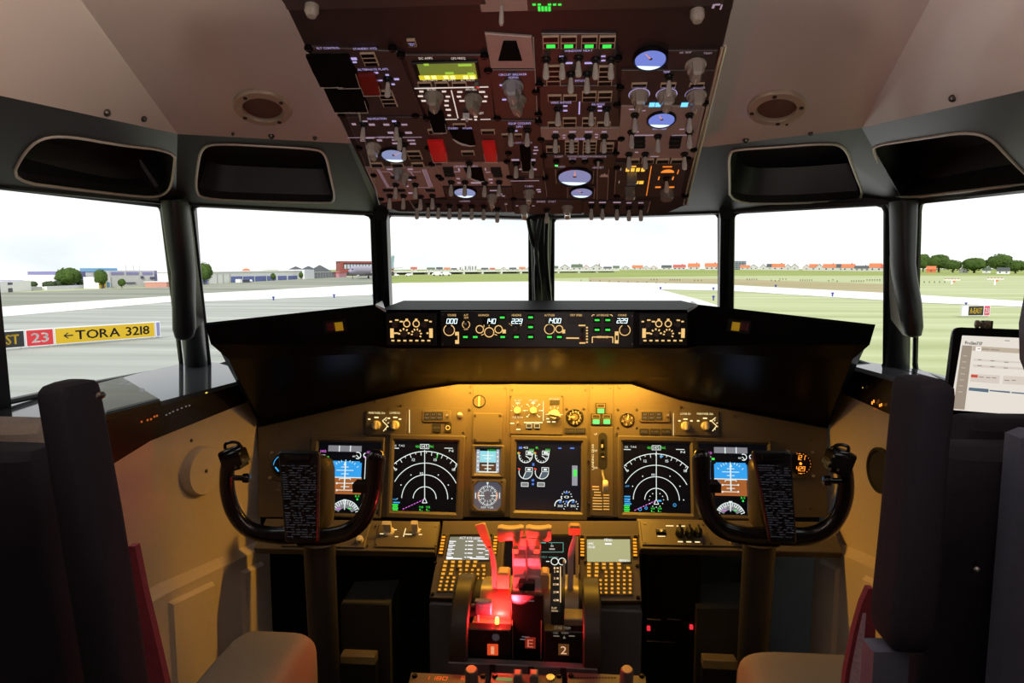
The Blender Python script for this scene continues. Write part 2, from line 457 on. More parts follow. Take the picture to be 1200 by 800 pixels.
# window frames: a thin dark gasket around each opening
def window(name, loop, r=0.007):
    lp = []
    for i, p in enumerate(loop):
        a, c = loop[i - 1], loop[(i + 1) % len(loop)]
        lp += [p + (a - p).normalized() * .02, p + ((a - p).normalized() + (c - p).normalized()) * .006, p + (c - p).normalized() * .02]
    t = MB(M_BLACK); t.tube(lp + [lp[0]], r, 6, False); struct(t.build(name))
window('window_1', [LPF + V((.03, 0, .01)), SL[2], U(213, 430, 1.98), U(190, 240, 1.52), LPH + V((.03, 0, 0))])
window('window_2', [U(246, 431, 1.98), U(440, 372, 2.02), U(436, 250, 1.68), U(224, 239, 1.52)], .006)
window('window_3', [U(458, 372, 2.04), U(621, 378, 2.18), U(621, 255, 1.78), U(454, 250, 1.70)], .005)
window('window_4', [U(648, 378, 2.18), U(843, 372, 2.04), U(843, 248, 1.70), U(648, 254, 1.78)], .005)
window('window_5', [U(858, 372, 2.02), U(1037, 434, 1.66), U(1039, 238, 1.52), U(859, 248, 1.68)], .005)
window('window_6', [U(1072, 434, 1.64), RPF + V((-.03, 0, .01)), RPH + V((-.03, 0, 0)), U(1077, 236, 1.50)], .006)

# ------------------------------------------------------------------ side walls (beige) and ledges
def vplane(p, q):
    d = (V((q[0], q[1], 0)) - V((p[0], p[1], 0))).normalized(); return V((p[0], p[1], 0)), V((-d.y, d.x, 0))
def side(sgn, P1, P2, P3, topf, topb, botb, botf, lowz, wall):
    o, n = vplane(P1, P2)
    if n.x * sgn > 0: n = -n                      # towards the cabin
    zt1, zt2 = UP(*topf, o, n).z, UP(*topb, o, n).z
    zb2, zb1 = UP(*botb, o, n).z, UP(*botf, o, n).z
    A = V((*P1, 0)); B = V((*P2, 0)); C = V((*P3, 0)); E = V((sgn * 1.05, BACKY, 0))
    up = lambda p, z: V((p.x, p.y, z))
    q = MB(M_BEIGE)
    q.loft([[up(A, zt1), up(B, zt2), up(C, zt2 - .07), up(E, zt2 - .07)], [up(A, zb1), up(B, zb2), up(C, zb2 - .04), up(E, zb2 - .04)]], False, False)
    k = 0.022
    def off(p): return p + V((-sgn * k, 0, 0))
    rows = [[up(A, zb1), up(B, zb2), up(C, zb2 - .04), up(E, zb2 - .04)],
            [up(off(A), zb1 - .015), up(off(B), zb2 - .02), up(off(C), zb2 - .06), up(off(E), zb2 - .06)],
            [up(off(A), 0), up(off(B), 0), up(off(C), 0), up(off(E), 0)]]
    q.loft(rows, False, False)
    # raised panels on the lower cabinet
    ab = B - A
    for t0, t1, dz in ((0.10, 0.34, .05), (0.62, 1.0, .04)):
        pa, pb = A + ab * t0, A + ab * t1
        za, zb = zb1 + (zb2 - zb1) * t0 - dz, zb1 + (zb2 - zb1) * t1 - dz
        f = lambda p, z, d: V((p.x - sgn * (k + d), p.y, z))
        q.loft([[f(pa, za, 0), f(pb, zb, 0), f(pb, 0.02, 0), f(pa, 0.02, 0)],
                [f(pa + ab * .012, za - .008, .010), f(pb - ab * .012, zb - .008, .010), f(pb - ab * .012, 0.02, .010), f(pa + ab * .012, 0.02, .010)]], True, True)
    w = struct(q.build(wall, recalc=False))
    return w, o, n, zt1, zt2
WL, oL, nL, ztL1, ztL2 = side(-1, (-0.738, 1.735), (-0.80, 1.36), (-0.90, 1.20), (287, 470), (157, 522), (168, 694), (258, 663), 0, 'wall_left')
WR, oR, nR, ztR1, ztR2 = side(1, (0.748, 1.735), (0.79, 1.36), (0.88, 1.20), (985, 458), (1041, 487), (1100, 690), (1015, 668), 0, 'wall_right')

def ledge(name, label, sgn, z, inner, bot, outer):
    q = MB(M_LEDGE)
    top = inner + list(reversed(outer)); q.face([V((p.x, p.y, z)) for p in top])
    ib = [V((p.x, p.y, b)) for p, b in zip(inner, bot)]
    q.use(M_BAND); q.loft([[V((p.x, p.y, z)) for p in inner], [V((p.x - sgn * 0.008, p.y, z - .008)) for p in inner], [V((p.x - sgn * 0.004, p.y, b.z)) for p, b in zip(inner, ib)],
                           [V((p.x + sgn * .10, p.y, b.z)) for p, b in zip(inner, ib)]], False, False)
    q.use(M_BLACKM); q.loft([[V((p.x, p.y, z)) for p in outer], [V((p.x, p.y, z - .03)) for p in outer], [V((p.x, p.y, 0)) for p in outer]], False, False)
    o = struct(q.build(name, recalc=False)); o['label'] = label; return o
LI = [V((-0.735, 1.80, 0)), V((-0.738, 1.735, 0)), V((-0.80, 1.36, 0)), V((-0.90, 1.20, 0)), V((-1.02, BACKY, 0))]
RI = [V((0.74, 1.80, 0)), V((0.748, 1.735, 0)), V((0.79, 1.36, 0)), V((0.88, 1.20, 0)), V((1.02, BACKY, 0))]
LO = [UZ(290, 426, ZL), UZ(272, 426, ZL), UZ(245, 424, ZL), UZ(217, 425, ZL), UZ(106, 449.5, ZL), UZ(20, 472.5, ZL), UZ(-20, 483, ZL), V((-1.12, BACKY, 0))]
RO = [UZ(978, 417, ZR), UZ(1000, 420.5, ZR), UZ(1036, 427, ZR), UZ(1065, 430.5, ZR), UZ(1112, 441, ZR), UZ(1200, 468, ZR), UZ(1262, 492, ZR), V((1.12, BACKY, 0))]
ledgeL = ledge('trim_12', 'glossy dark ledge under the left side windows reflecting the bright outside', -1, ZL, LI, [ztL1 + .012, ztL1, ztL2, ztL2 - .08, ztL2 - .08], LO)
ledgeR = ledge('trim_13', 'glossy dark ledge under the right side windows with orange lights in its edge', 1, ZR, RI, [ztR1 + .012, ztR1, ztR2, ztR2 - .05, ztR2 - .05], RO)
# sill strip in front of the windscreen
m = MB(M_BLACKM); e0, e1 = LO[0] + V((0, 0, -.002)), RO[0] + V((0, 0, -.002)); m.loft([[e0, *SC, e1], [p + V((0, .05, -.5)) for p in (e0, *SC, e1)]], False, False)
struct(m.build('trim_11', recalc=False))

# backlit marks in the ledge edges
G_OR = glow('orange', (1.0, 0.30, 0.03), 2.0); G_ORD = glow('dim orange', (0.9, 0.18, 0.03), 0.55); G_GRY = glow('dim grey', (0.5, 0.45, 0.42), 0.30)
G_YEL = glow('yellow', (1.0, 0.75, 0.1), 1.0)
def on_plane(b, o, n, px, py, w, h, d):
    p = UP(px, py, o + n * d, n); a = V((n.y, -n.x, 0)); k = p.y / FPX
    b.face([p - a * w * k - V((0, 0, h * k)), p + a * w * k - V((0, 0, h * k)), p + a * w * k + V((0, 0, h * k)), p - a * w * k + V((0, 0, h * k))])
b = MB(G_OR)
for i, (x, y) in enumerate(((1022, 472), (1024, 470), (1033, 474), (1031, 475))): on_plane(b, oR, nR, x, y, 1.3, 1.6, .012)
b.use(G_ORD); on_plane(b, oR, nR, 1026, 479, 3, .7, .012); b.use(G_YEL); on_plane(b, oR, nR, 1011, 454, .8, .6, .012)
b.build('legend', ledgeR, label='orange lit legend in the ledge edge', recalc=False)
b = MB(G_ORD)
for x, y in ((166, 494), (173, 492), (177, 491), (181, 488), (184, 487)): on_plane(b, oL, nL, x, y, 1.5, 1.2, .013)
b.use(G_GRY)
for x, y in ((195, 486), (199, 484), (203, 482), (208, 480), (213, 478), (218, 476), (222, 475)): on_plane(b, oL, nL, x, y, 1.5, .8, .013)
b.use(G_YEL); on_plane(b, oL, nL, 242, 460, 2, .8, .0131)
b.build('legend', ledgeL, label='dim orange and grey lit legends in the ledge edge', recalc=False)

# round cover plate on the left wall, round vent hole on the right wall
pc = UP(232, 551, oL, nL)
rot = nL.to_track_quat('Z', 'Y').to_matrix().to_4x4()
q = MB(M_BEIGE); q.lathe([(0.058, -.002), (0.058, 0.016), (0.054, 0.022), (0.0005, 0.022)], 40)
dc = q.build('cover_plate', WL, mtx=Matrix.Translation(pc) @ rot, label='round beige cover plate with a small centre screw')
q = MB(M_SCREW)
q.lathe([(0.0045, 0.020), (0.0045, 0.0235), (0.0005, 0.0235)], 10)
q.build('screw', dc)
for x, y in ((224, 516), (232, 578)):
    q = MB(M_SCREW); q.lathe([(0.004, 0), (0.004, 0.002), (0.0005, 0.002)], 10); q.build('screw', WL, mtx=Matrix.Translation(UP(x, y, oL, nL)) @ rot)
pc = UP(1033, 551, oR, nR); rot = nR.to_track_quat('Z', 'Y').to_matrix().to_4x4()
q = MB(M_BLACKM); q.lathe([(0.050, -.002), (0.050, 0.006), (0.043, 0.008), (0.040, 0.004), (0.0005, 0.003)], 36)
q.build('vent_hole', WR, mtx=Matrix.Translation(pc) @ rot, label='round black vent hole')
# ------------------------------------------------------------------ instrument panel plane and glareshield
T15 = math.radians(15)
MP = Frame(U(632, 558, 1.70), (1, 0, 0), (0, math.sin(T15), math.cos(T15)))      # instrument panel
M_PANEL = mat('panel paint', (0.105, 0.088, 0.064), 0.42, var=0.10, scale=250, bump=0.06)
M_PANELD = mat('panel bezel paint', (0.090, 0.075, 0.054), 0.45, var=0.10, scale=250, bump=0.05)
M_HOOD = mat('glareshield skin', (0.0045, 0.004, 0.004), 0.27, var=0.3, scale=200, bump=0.10, spec=.09)
M_HOODT = mat('glareshield top', (0.006, 0.0055, 0.005), 0.55, var=0.2, scale=200, bump=0.1, spec=.04)
M_KNOB = mat('brown knob', (0.055, 0.035, 0.032), 0.45, var=0.1)
M_KNOBW = mat('ivory knob', (0.62, 0.56, 0.44), 0.4, var=0.06)
M_GLASS = mat('black glass', (0.004, 0.004, 0.006), 0.30, var=0.1, spec=0.15)
G_WHITE = glow('white', (0.85, 0.95, 0.90), 0.95)
G_SEG = glow('segment white', (0.75, 0.95, 1.0), 2.2)
G_AMB = glow('amber legend', (1.0, 0.62, 0.22), 0.95)
G_GRN = glow('green', (0.05, 1.0, 0.10), 0.9)
G_GRNB = glow('bright green', (0.07, 1.0, 0.16), 1.7)
G_MAG = glow('magenta', (0.85, 0.18, 0.85), 0.9)
G_CYAN = glow('cyan', (0.05, 0.45, 0.95), 0.9)
G_GREY = glow('symbol grey', (0.30, 0.30, 0.34), 0.7)
G_RED = glow('red', (1.0, 0.06, 0.03), 1.6)

Nb = [MP.world(*MP.uv(x, y)) for x, y in ((305, 500), (490, 457), (537, 450), (740, 450), (797, 469), (970, 502))]
Tt = [U(*a) for a in ((240, 378, 1.42), (440, 356.5, 1.48), (453, 363, 1.505), (805, 363, 1.505), (818, 356.5, 1.48), (1026, 380, 1.42))]
Tr = [U(*a) for a in ((247, 403, 1.43), (440, 405, 1.495), (453, 408, 1.505), (805, 408, 1.505), (818, 405, 1.495), (1019, 404, 1.43))]
T2 = [U(*a) for a in ((268, 421, 1.46), (440, 414, 1.53), (453, 413, 1.53), (805, 413, 1.53), (818, 414, 1.53), (999, 421, 1.46))]
Kb = [U(*a) for a in ((300, 379, 1.80), (448, 361, 1.82), (473, 352, 1.90), (798, 352, 1.90), (816, 361, 1.82), (968, 380, 1.80))]
def bev(a, b, k=0.008): return a + (b - a).normalized() * k
gs = thing('glareshield', 'long black glareshield hood over the instrument panel with swept side wings', 'glareshield', loc=(0, 0, 0))
q = MB(M_HOODT); q.loft([Kb, [bev(t, k) for t, k in zip(Tt, Kb)]], False, False)
q.use(M_HOOD); q.loft([[bev(t, k) for t, k in zip(Tt, Kb)], [bev(t, r, .006) for t, r in zip(Tt, Tr)], Tr, T2], False, False)
q.loft([T2, [n + V((0, 0.012, 0.0)) for n in Nb]], False, False)
for i in (0, 5):
    q.face([Kb[i], Tt[i], Tr[i], T2[i], Nb[i]])
q.loft([Kb, [k + V((0, .12, -.10)) for k in Kb]], False, False)
# cheek blocks where wings meet the centre section; pale colour paints a highlight
q.build('hood', gs, recalc=False, angle=28)
for i, sx in ((1, 1), (4, -1)):
    q = MB(M_STEEL if False else mat('cheek highlight', (0.40, 0.40, 0.38), 0.35)); a = Tt[i]; b = U(452, 364, 1.50) if i == 1 else U(806, 364, 1.50); c = U(448, 352, 1.9) if i == 1 else U(810, 352, 1.9)
    q.loft([[a, b, c], [p + V((0, 0, -.004)) for p in (a, b, c)]]); q.build('cheek', gs, label='sloping cheek with a highlight painted pale, between wing and centre of the glareshield')
# master caution lights on the wings
def wing_frame(px, py, i): 
    u = (Tt[i + 1] - Tt[i]); dn = (Tr[i] - Tt[i]); n = u.cross(-dn); v = n.cross(u)
    o = UP(px, py, Tt[i], n.normalized()); return Frame(o, u, v)
def lens(parent, fr, root, px, py, w, h, m_, name, label=None, d=.004):
    c = fr.uv(px, py) - root.uv(0, 0) * 0
    b = MB(m_); b.box(c.x - w / 2 * fr.sx(px, py), c.x + w / 2 * fr.sx(px, py), c.y - h / 2 * fr.sy(px, py), c.y + h / 2 * fr.sy(px, py), 0, d, d * .4)
    return b.build(name, parent, mtx=fr.M, label=label)
M_LRED = mat('dull red lens', (0.10, 0.016, 0.018), 0.3); M_LYEL = mat('amber lens', (0.45, 0.26, 0.02), 0.3, emit=(1.0, 0.55, 0.02), es=0.18)
for px, i, a, b_ in ((393, 0, 387.5, 397.5), (866, 4, 872, 862)):
    fr = wing_frame(px, 381, i)
    bz = MB(M_BLACK); bz.on(fr, .0); bz.rect(px, 382, 27, 15, 0, .0025); bz.build('caution_bezel', gs, mtx=fr.M)
    lens(gs, fr, fr, a, 382, 9.5, 10, M_LRED, 'caution_light', 'dull red caution lens', .0065)
    lens(gs, fr, fr, b_, 382, 9.5, 10, M_LYEL, 'caution_light', 'amber caution lens', .0065)

# ------------------------------------------------------------------ mode control panel and the two EFIS panels
MC = Frame(U(632, 385, 1.495), (1, 0, 0), (0, 0, 1))
def seg_text(b, s, cx, cy, h, w, z):
    """seven segment digits"""
    SEG = {'0': 'abcdef', '1': 'bc', '2': 'abged', '4': 'fgbc', '9': 'abcdfg', '3': 'abgcd', '8': 'abcdefg', '7': 'abc', '6': 'afgedc', '5': 'afgcd'}
    c = b.uv(cx, cy); k = b.fr.sx(cx, cy); n = len(s); pw = w * k / n; dw = pw * .34; dh = h * k / 2; t = h * k * .052
    for i, ch in enumerate(s):
        x = c.x + (i - (n - 1) / 2) * pw; sl = .18
        P = {'a': ((-dw, dh), (dw, dh)), 'b': ((dw, dh), (dw, 0)), 'c': ((dw, 0), (dw, -dh)), 'd': ((-dw, -dh), (dw, -dh)), 'e': ((-dw, 0), (-dw, -dh)), 'f': ((-dw, dh), (-dw, 0)), 'g': ((-dw, 0), (dw, 0))}
        for g in SEG[ch]:
            a, d = [V((x + p[0] + p[1] * sl, c.y + p[1])) for p in P[g]]
            e = (d - a).normalized(); nn = V((-e.y, e.x)) * t; a, d = a - e * t, d + e * t
            b.face([(*(a - nn), z), (*(d - nn), z), (*(d + nn), z), (*(a + nn), z)])
def knob_mesh(name, r, h, m_, pointer=None, knurl=0):
    b = MB(m_); n = knurl or 18
    pr = [(r * 1.18, 0), (r * 1.18, h * .18), (r, h * .24), (r * .92, h * .94), (r * .84, h), (.0002, h)]
    b.lathe(pr, n)
    if pointer:
        b.use(pointer); b.box(-r * .09, r * .09, 0, r * .9, h, h + .0004)
    return b.mesh(name)
def put(parent, fr, root, me, name, px, py, h=0.0, rot=0, sc=1.0, label=None):
    """places a mesh on a panel that shares the orientation of its root frame"""
    c = root.uv(px, py, 0) if fr is None else fr.uv(px, py)
    o = link(name, me, parent); o.matrix_basis = Matrix.Translation((c.x, c.y, h)) @ Matrix.Rotation(math.radians(rot), 4, 'Z') @ Matrix.Scale(sc, 4)
    if label: o['label'] = label
    return o
mcp = thing('mode_control_panel', 'central autopilot control panel in the glareshield with white number windows and green buttons', 'control panel', mtx=MC.M)
def face_plate(parent, fr, x0, x1, y0, y1, m_, name, d=.004, z=0, ch=.0015, label=None, off=V((0, 0))):
    a, b = fr.uv(x0, y1) - off, fr.uv(x1, y0) - off
    q = MB(m_); q.box(a.x, b.x, a.y, b.y, z, z + d, ch); return q.build(name, parent, label=label)
face_plate(mcp, MC, 517, 743, 365.5, 405.5, M_BLACK, 'face_plate')
Z = .0045
for cx, cy, w, h, s in ((530, 376, 17, 8.5, '000'), (575, 376, 19, 8.5, '140'), (606, 376, 17, 8.5, '229'), (649, 375.5, 21, 8.5, '1400'), (675, 375.5, 21, 8.5, ''), (729, 375.5, 18, 8.5, '229')):
    b = MB(M_GLASS); b.on(MC, Z); b.rect(cx, cy, w, h, Z - .0005, .001); 
    dsp = b.build('number_window', mcp)
    if s:
        b = MB(G_SEG); b.on(MC, Z); seg_text(b, s, cx, cy, 5.2, 4.4 * len(s), .0052); b.build('digits', dsp, recalc=False)
b = MB(G_AMB); b.on(MC, Z)
for t, x, w in (('COURSE', 530, 10), ('A/T', 546.5, 5), ('IAS/MACH', 567, 12), ('HEADING', 605.5, 11), ('ALTITUDE', 644, 12), ('VERT SPEED', 675, 14), ('A/P ENGAGE', 706, 14), ('COURSE', 729, 10)):
    b.text(t, x, 369, 2.4, w=w)
b.text('ARM', 546.5, 372, 2, w=5); b.text('OFF', 546.5, 385.5, 2, w=5)
for x, y, r in ((562.5, 385.5, 4.3), (584.5, 385.5, 4.3), (573.5, 389, 5.4), (655.3, 385.2, 4.1)): b.arc(x, y, r, 0, 360, 1.1)
for x, y, r in ((526.7, 386.5, 6.2), (732, 386.5, 6.2)): b.arc(x, y, r, 120, 300, 1); b.arc(x, y, r, -60, 60, 1)
b.arc(644, 385.3, 5.8, 0, 360, 1); b.arc(546.5, 380, 4.3, -60, 60, .8); b.arc(546.5, 380, 4.3, 120, 240, .8)
for a in (35, 145): b.ticks(605, 384.5, 6, 10, (a,), 1)
for a in (90, 200, 340): b.ticks(573.5, 389, 6.5, 10, (a,), .8)
b.rect(529.5, 380.5, .8, 3); b.rect(567.5, 381, .8, 4); b.rect(671, 395.8, 15, 1.6); b.rect(536, 395.5, 4.5, 14); b.rect(722.5, 395, 4.5, 14)
b.rect(591, 388, 4, 4.5); b.rect(660.5, 388, 3.5, 4.5)
b.line([(694, 401.5), (694, 394.5), (718, 394.5), (718, 401.5)], 1.2); b.text('DISENGAGE', 706, 394.5, 2.6, w=13)
b.arc(695.5, 370.5, 2, 60, 180, .9); b.arc(715.5, 370.5, 2, 0, 120, .9)
b.line([(678, 381), (686, 381)], 1.6); b.line([(679, 401.5), (686, 401.5)], 1.6)
for i in range(6): b.rect(687.8, 383.5 + i * 3.4, 2.2, 1.8)
b.build('legend', mcp, label='amber backlit legends, rings and switch marks', recalc=False)
kn = knob_mesh('knob', .0078, .016, M_KNOB); kns = knob_mesh('knob', .0058, .012, M_KNOB)
for x, y, k in ((526.7, 386.5, kn), (562.5, 385.5, kns), (573.5, 389, kn), (584.5, 385.5, kns), (605, 385, kn), (644, 385.3, kn), (655.3, 385.2, kns), (732, 386.5, kn)):
    put(mcp, MC, MC, k, 'knob', x, y, .004, sc=.8 if k is kn else .62)
bt = MB(M_BLACKM); k = MC.sx(632, 385); bt.box(-4 * k, 4 * k, -3 * k, 3 * k, 0, .004, .0008); bt.use(G_GRN); bt.box(-2.7 * k, 2.7 * k, -1.1 * k, 1.1 * k, .0041, .0044); btm = bt.mesh('push_button')
for x, y in ((589, 371.6), (622, 371.4), (546, 394.3), (557.5, 394.3), (589.5, 394.3), (605.5, 394.3), (622, 382.8), (622, 394.3), (644, 394.3), (655.5, 394.3), (699.5, 374.6), (712, 374.6), (699.5, 386), (712, 386)):
    put(mcp, MC, MC, btm, 'push_button', x, y, .004)
b = MB(M_KNOB); c = MC.uv(682, 391.5); 
b.M = Matrix.Translation((c.x, c.y, .004)) @ Matrix.Rotation(PI / 2, 4, 'Y'); b.lathe([(.003, -.0035), (.0155, -.0035), (.0165, 0), (.0155, .0035), (.003, .0035)], 28)
b.build('thumbwheel', mcp, label='ribbed vertical speed thumbwheel')
b = MB(M_KNOB); b.on(MC, .004); b.rect(706, 398.5, 20, 5, .004, .006); b.build('disengage_bar', mcp)
for x in (535.8, 722.4):
    b = MB(M_BLACK); b.on(MC, .005); b.rect(x, 395, 2.4, 5, .0046, .010); b.build('toggle_switch', mcp)
b = MB(M_STEEL); c = MC.uv(546.5, 380); b.tube([(c.x, c.y, .004), (c.x, c.y, .010), (c.x, c.y + .004, .020)], [.002, .0018, .0026], 8); b.build('toggle_switch', mcp)
for x, y in ((519, 368), (741, 370), (519, 403), (741, 403)):
    b = MB(M_SCREW); c = MC.uv(x, y); b.lathe([(.0022, 0), (.0022, .0012), (.0003, .0014)], 8, (c.x, c.y, .004)); b.build('screw', mcp)

def efis(x0, label):
    fr = MC.at(x0, 386, 0)
    r = thing('display_control_panel', label, 'control panel', mtx=fr.M, group='display control panels beside the autopilot panel')
    face_plate(r, fr, x0 - 29, x0 + 29, 367, 404, M_BLACK, 'face_plate')
    b = MB(G_AMB); b.on(fr, .0045); X = lambda x: x0 + x - 482.5
    for x in (477.2, 488.2): b.arc(X(x), 379, 3.6, 0, 360, 1.2)
    for x, y, w in ((458.5, 376.5, 3), (465.5, 374.8, 4), (471, 376.5, 4), (477.2, 374, 3), (488.2, 374, 3), (500, 375, 4), (505, 376.5, 3)): b.rect(X(x), y, w, 1.7)
    for x in (460, 505.5): b.rect(X(x), 390, 4.2, 11)
    for x, y in ((463.5, 390), (466, 390), (501.5, 390)): b.rect(X(x), y, 2.4, 1.8)
    b.ticks(X(474), 391, 4.5, 6.8, range(10, 180, 42), 1.8); b.ticks(X(488.5), 391, 4.3, 6.5, range(-30, 221, 36), 1.6)
    for i in range(7): b.rect(X(461 + i * 7), 398.7, 3.6, 1.8)
    b.build('legend', r, label='amber backlit legends and rings', recalc=False)
    for x, y, k, s in ((464, 380, kn, .8), (498, 379.5, kn, .8), (474, 391, kn, .72), (488.5, 391, kn, .66), (477.2, 379, kns, .5), (488.2, 379, kns, .5)):
        put(r, fr, fr, k, 'knob', X(x), y, .004, sc=s)
    bb = MB(M_BLACKM); bb.box(-3 * k_, 3 * k_, -2 * k_, 2 * k_, 0, .003, .0006); bm_ = bb.mesh('push_button')
    for i in range(7): put(r, fr, fr, bm_, 'push_button', X(461 + i * 7), 401.5, .004)
k_ = MC.sx(632, 385) * .8
efis(482.5, 'left display control panel with amber ringed knobs, left of the autopilot panel')
efis(777, 'right display control panel with amber ringed knobs, right of the autopilot panel')
# ------------------------------------------------------------------ instrument panel
ip = thing('instrument_panel', 'wide amber lit grey brown instrument panel under the glareshield', 'instrument panel', mtx=MP.M)
q = MB(M_PANEL)
outl = [tuple(MP.uv(x, y)) for x, y in ((302, 606), (970, 606), (970, 502), (797, 469), (740, 450), (537, 450), (490, 457), (305, 500), (302, 500))]
q.prism(outl, -.012, -.002, .001)
q.build('face_plate', ip)
# sub plates with fine seams
M_PLATE = M_PANEL
def plate(x0, x1, y0, y1, name='module_plate', d=.0015, z=-.002, m_=None, par=None, ch=.0008, r=0):
    a, b = MP.uv(x0, y1), MP.uv(x1, y0); w = MB(m_ or M_PLATE); w.box(a.x, b.x, a.y, b.y, z, z + d, ch, r); return w.build(name, par or ip)
for a in ((550, 594, 451, 604), (596.5, 689, 451, 511), (690.5, 719, 451, 606), (721, 797, 475, 511), (453, 548, 478, 511)): plate(*a)
plate(428, 477, 482, 509, d=.004); plate(791, 842, 482, 510, d=.004)
# screws
scm = MB(M_SCREW); scm.lathe([(.0032, 0), (.0032, .001), (.0024, .0018), (.0003, .0018)], 10); scm = scm.mesh('screw')
for x, y in ((551, 453), (592, 455), (600, 457), (667, 454), (686, 457), (694, 454), (715, 454), (726, 454), (551, 460), (550, 480), (526, 453), (470, 475), (543, 507), (658, 508), (723, 508), (724, 480), (746, 480), (724, 501), (746, 501), (798, 477), (694, 502), (714, 502), (664, 479), (684, 479), (476, 484), (476, 506), (431, 484), (839, 485), (793, 507), (860, 487), (440, 470), (690, 590), (690, 540), (328, 508), (336, 590), (950, 515), (950, 596), (400, 482)):
    put(ip, MP, MP, scm, 'screw', x, y, -.0005)
# blank plate, slot dial
plate(553.5, 589.5, 484, 518, 'blank_plate', .006, ch=.002, r=.006)
for x, y in ((557, 487), (586, 487), (557, 515), (586, 515)): put(ip, MP, MP, scm, 'screw', x, y, .004)
b = MB(M_BLACKM); k = MP.sx(561, 470); b.lathe([(7.6 * k, 0), (7.6 * k, .003), (6.6 * k, .004), (6.4 * k, .001), (.0003, .001)], 28)
dl = put(ip, MP, MP, b.mesh('slot_dial'), 'slot_dial', 561.5, 470, -.002)
b = MB(M_KNOBW); b.box(-.8 * k, .8 * k, -5.8 * k, 5.8 * k, .001, .004); b.build('pointer', dl, label='ivory vertical pointer')

def knobp(px, py, r, h, m_, par=ip, name='knob', pointer=True):
    b = MB(m_); kk = MP.sx(px, py)
    b.lathe([(r * 1.15 * kk, 0), (r * 1.15 * kk, h * .2), (r * kk, h * .3), (r * .9 * kk, h), (.0003, h)], 20)
    b.box(-r * .32 * kk, r * .32 * kk, -r * 1.0 * kk, r * 1.0 * kk, h * .3, h * 1.35, .001)
    return put(par, MP, MP, b.mesh(name), name, px, py, .002)
G_AMW = glow('panel legend', (1.0, 0.82, 0.40), 1.25)
lg = MB(G_AMW); lg.on(MP, .0027)
for x, y in ((441.5, 498), (463, 498), (803, 499), (826.5, 499)): knobp(x, y, 4.6, .014, M_KNOBW)
lg.text('MAIN PANEL DUs', 442, 483.7, 2.3, w=19); lg.text('LOWER DU', 463, 483.7, 2.3, w=12)
for x, y in ((441.5, 489), (463.5, 489), (433, 491), (456, 490), (469, 491)): lg.rect(x, y, 5 if y == 489 else 3, 1.6)
lg.text('LOWER DU', 803, 484.8, 2.3, w=12); lg.text('MAIN PANEL DUs', 826, 484.8, 2.3, w=19)
for x, y in ((803, 491), (826, 490), (796, 493), (810, 493), (818, 493), (833, 493)): lg.rect(x, y, 5 if y < 492 else 3, 1.6)
for cx in (451.5, 836.5):
    lg.ticks(cx - 2, 497.5, 5, 7, (60, 20, -20, -60), .8); lg.line([(cx + 2, 489), (cx - 3, 493), (cx + 3, 499), (cx - 2, 505)], .9)
lg.line([(480, 480), (480, 507)], .8); lg.line([(789, 484), (789, 510)], .6)
lg.build('legend', ip, label='amber backlit legends of the outer knob modules', recalc=False)
# annunciator blocks: A/P A/T FMC lights
def annun(x0, x1, y0, y1, flip):
    o = plate(x0, x1, y0, y1, 'annunciator_block', .005, r=.006, ch=.0015)
    b = MB(M_BLACKM); b.on(MP, .0032); n = 3; xa = x0 + 2.5; w = (x1 - x0 - 12) / 3
    for i in range(3): b.rect(xa + w * (i + .5), (y0 + y1) / 2, w * .94, 9.5, .003, .001)
    b.build('light_cap', o)
    b = MB(glow('dim white', (0.6, 0.5, 0.38), .45)); b.on(MP, .0042)
    for i, t in enumerate(('A/P', 'A/T', 'FMC')): b.text(t, xa + w * (i + .5), (y0 + y1) / 2 - 2, 2, w=4); b.text('P/RST', xa + w * (i + .5), (y0 + y1) / 2 + 2, 2, w=5)
    b.build('legend', o, recalc=False)
    b = MB(M_STEEL); c = MP.uv(x1 - 4, (y0 + y1) / 2); b.tube([(c.x, c.y, .003), (c.x, c.y + .002, .016)], [.0022, .003], 8); b.build('test_switch', o)
annun(494.5, 529, 480.5, 494.5, 0); annun(749, 785.5, 480.5, 494.5, 1)
for x, y, w, t in ((512, 501, 10, 'BELOW'), (525, 501, 8, ''), (755, 505.5, 11, 'SPEED'), (767.5, 505.5, 11, 'FLAPS'), (780.5, 505.5, 11, 'FLAPS')):
    b = MB(M_BLACKM); b.on(MP, -.002); b.rect(x, y, w, 6.5 if x > 700 else 10, -.002, .004); o = b.build('annunciator_light', ip)
    if t: b = MB(glow('dim amber', (0.7, 0.45, 0.18), .30)); b.on(MP, .0023); b.text(t, x, y, 2.2, w=w * .75); b.build('legend', o, recalc=False)
    else: b = MB(M_KNOBW); b.on(MP, .0023); b.arc(x, y, 2.3, 0, 360, .9); b.build('legend', o, recalc=False)
b = MB(M_STEEL); kk = MP.sx(539, 487); b.lathe([(3.6 * kk, 0), (3.6 * kk, .003), (2.4 * kk, .004), (2.2 * kk, .008), (.0003, .0085)], 8)
put(ip, MP, MP, b.mesh('toggle_nut'), 'toggle_nut', 539, 487, -.001, label='bright steel toggle nut')
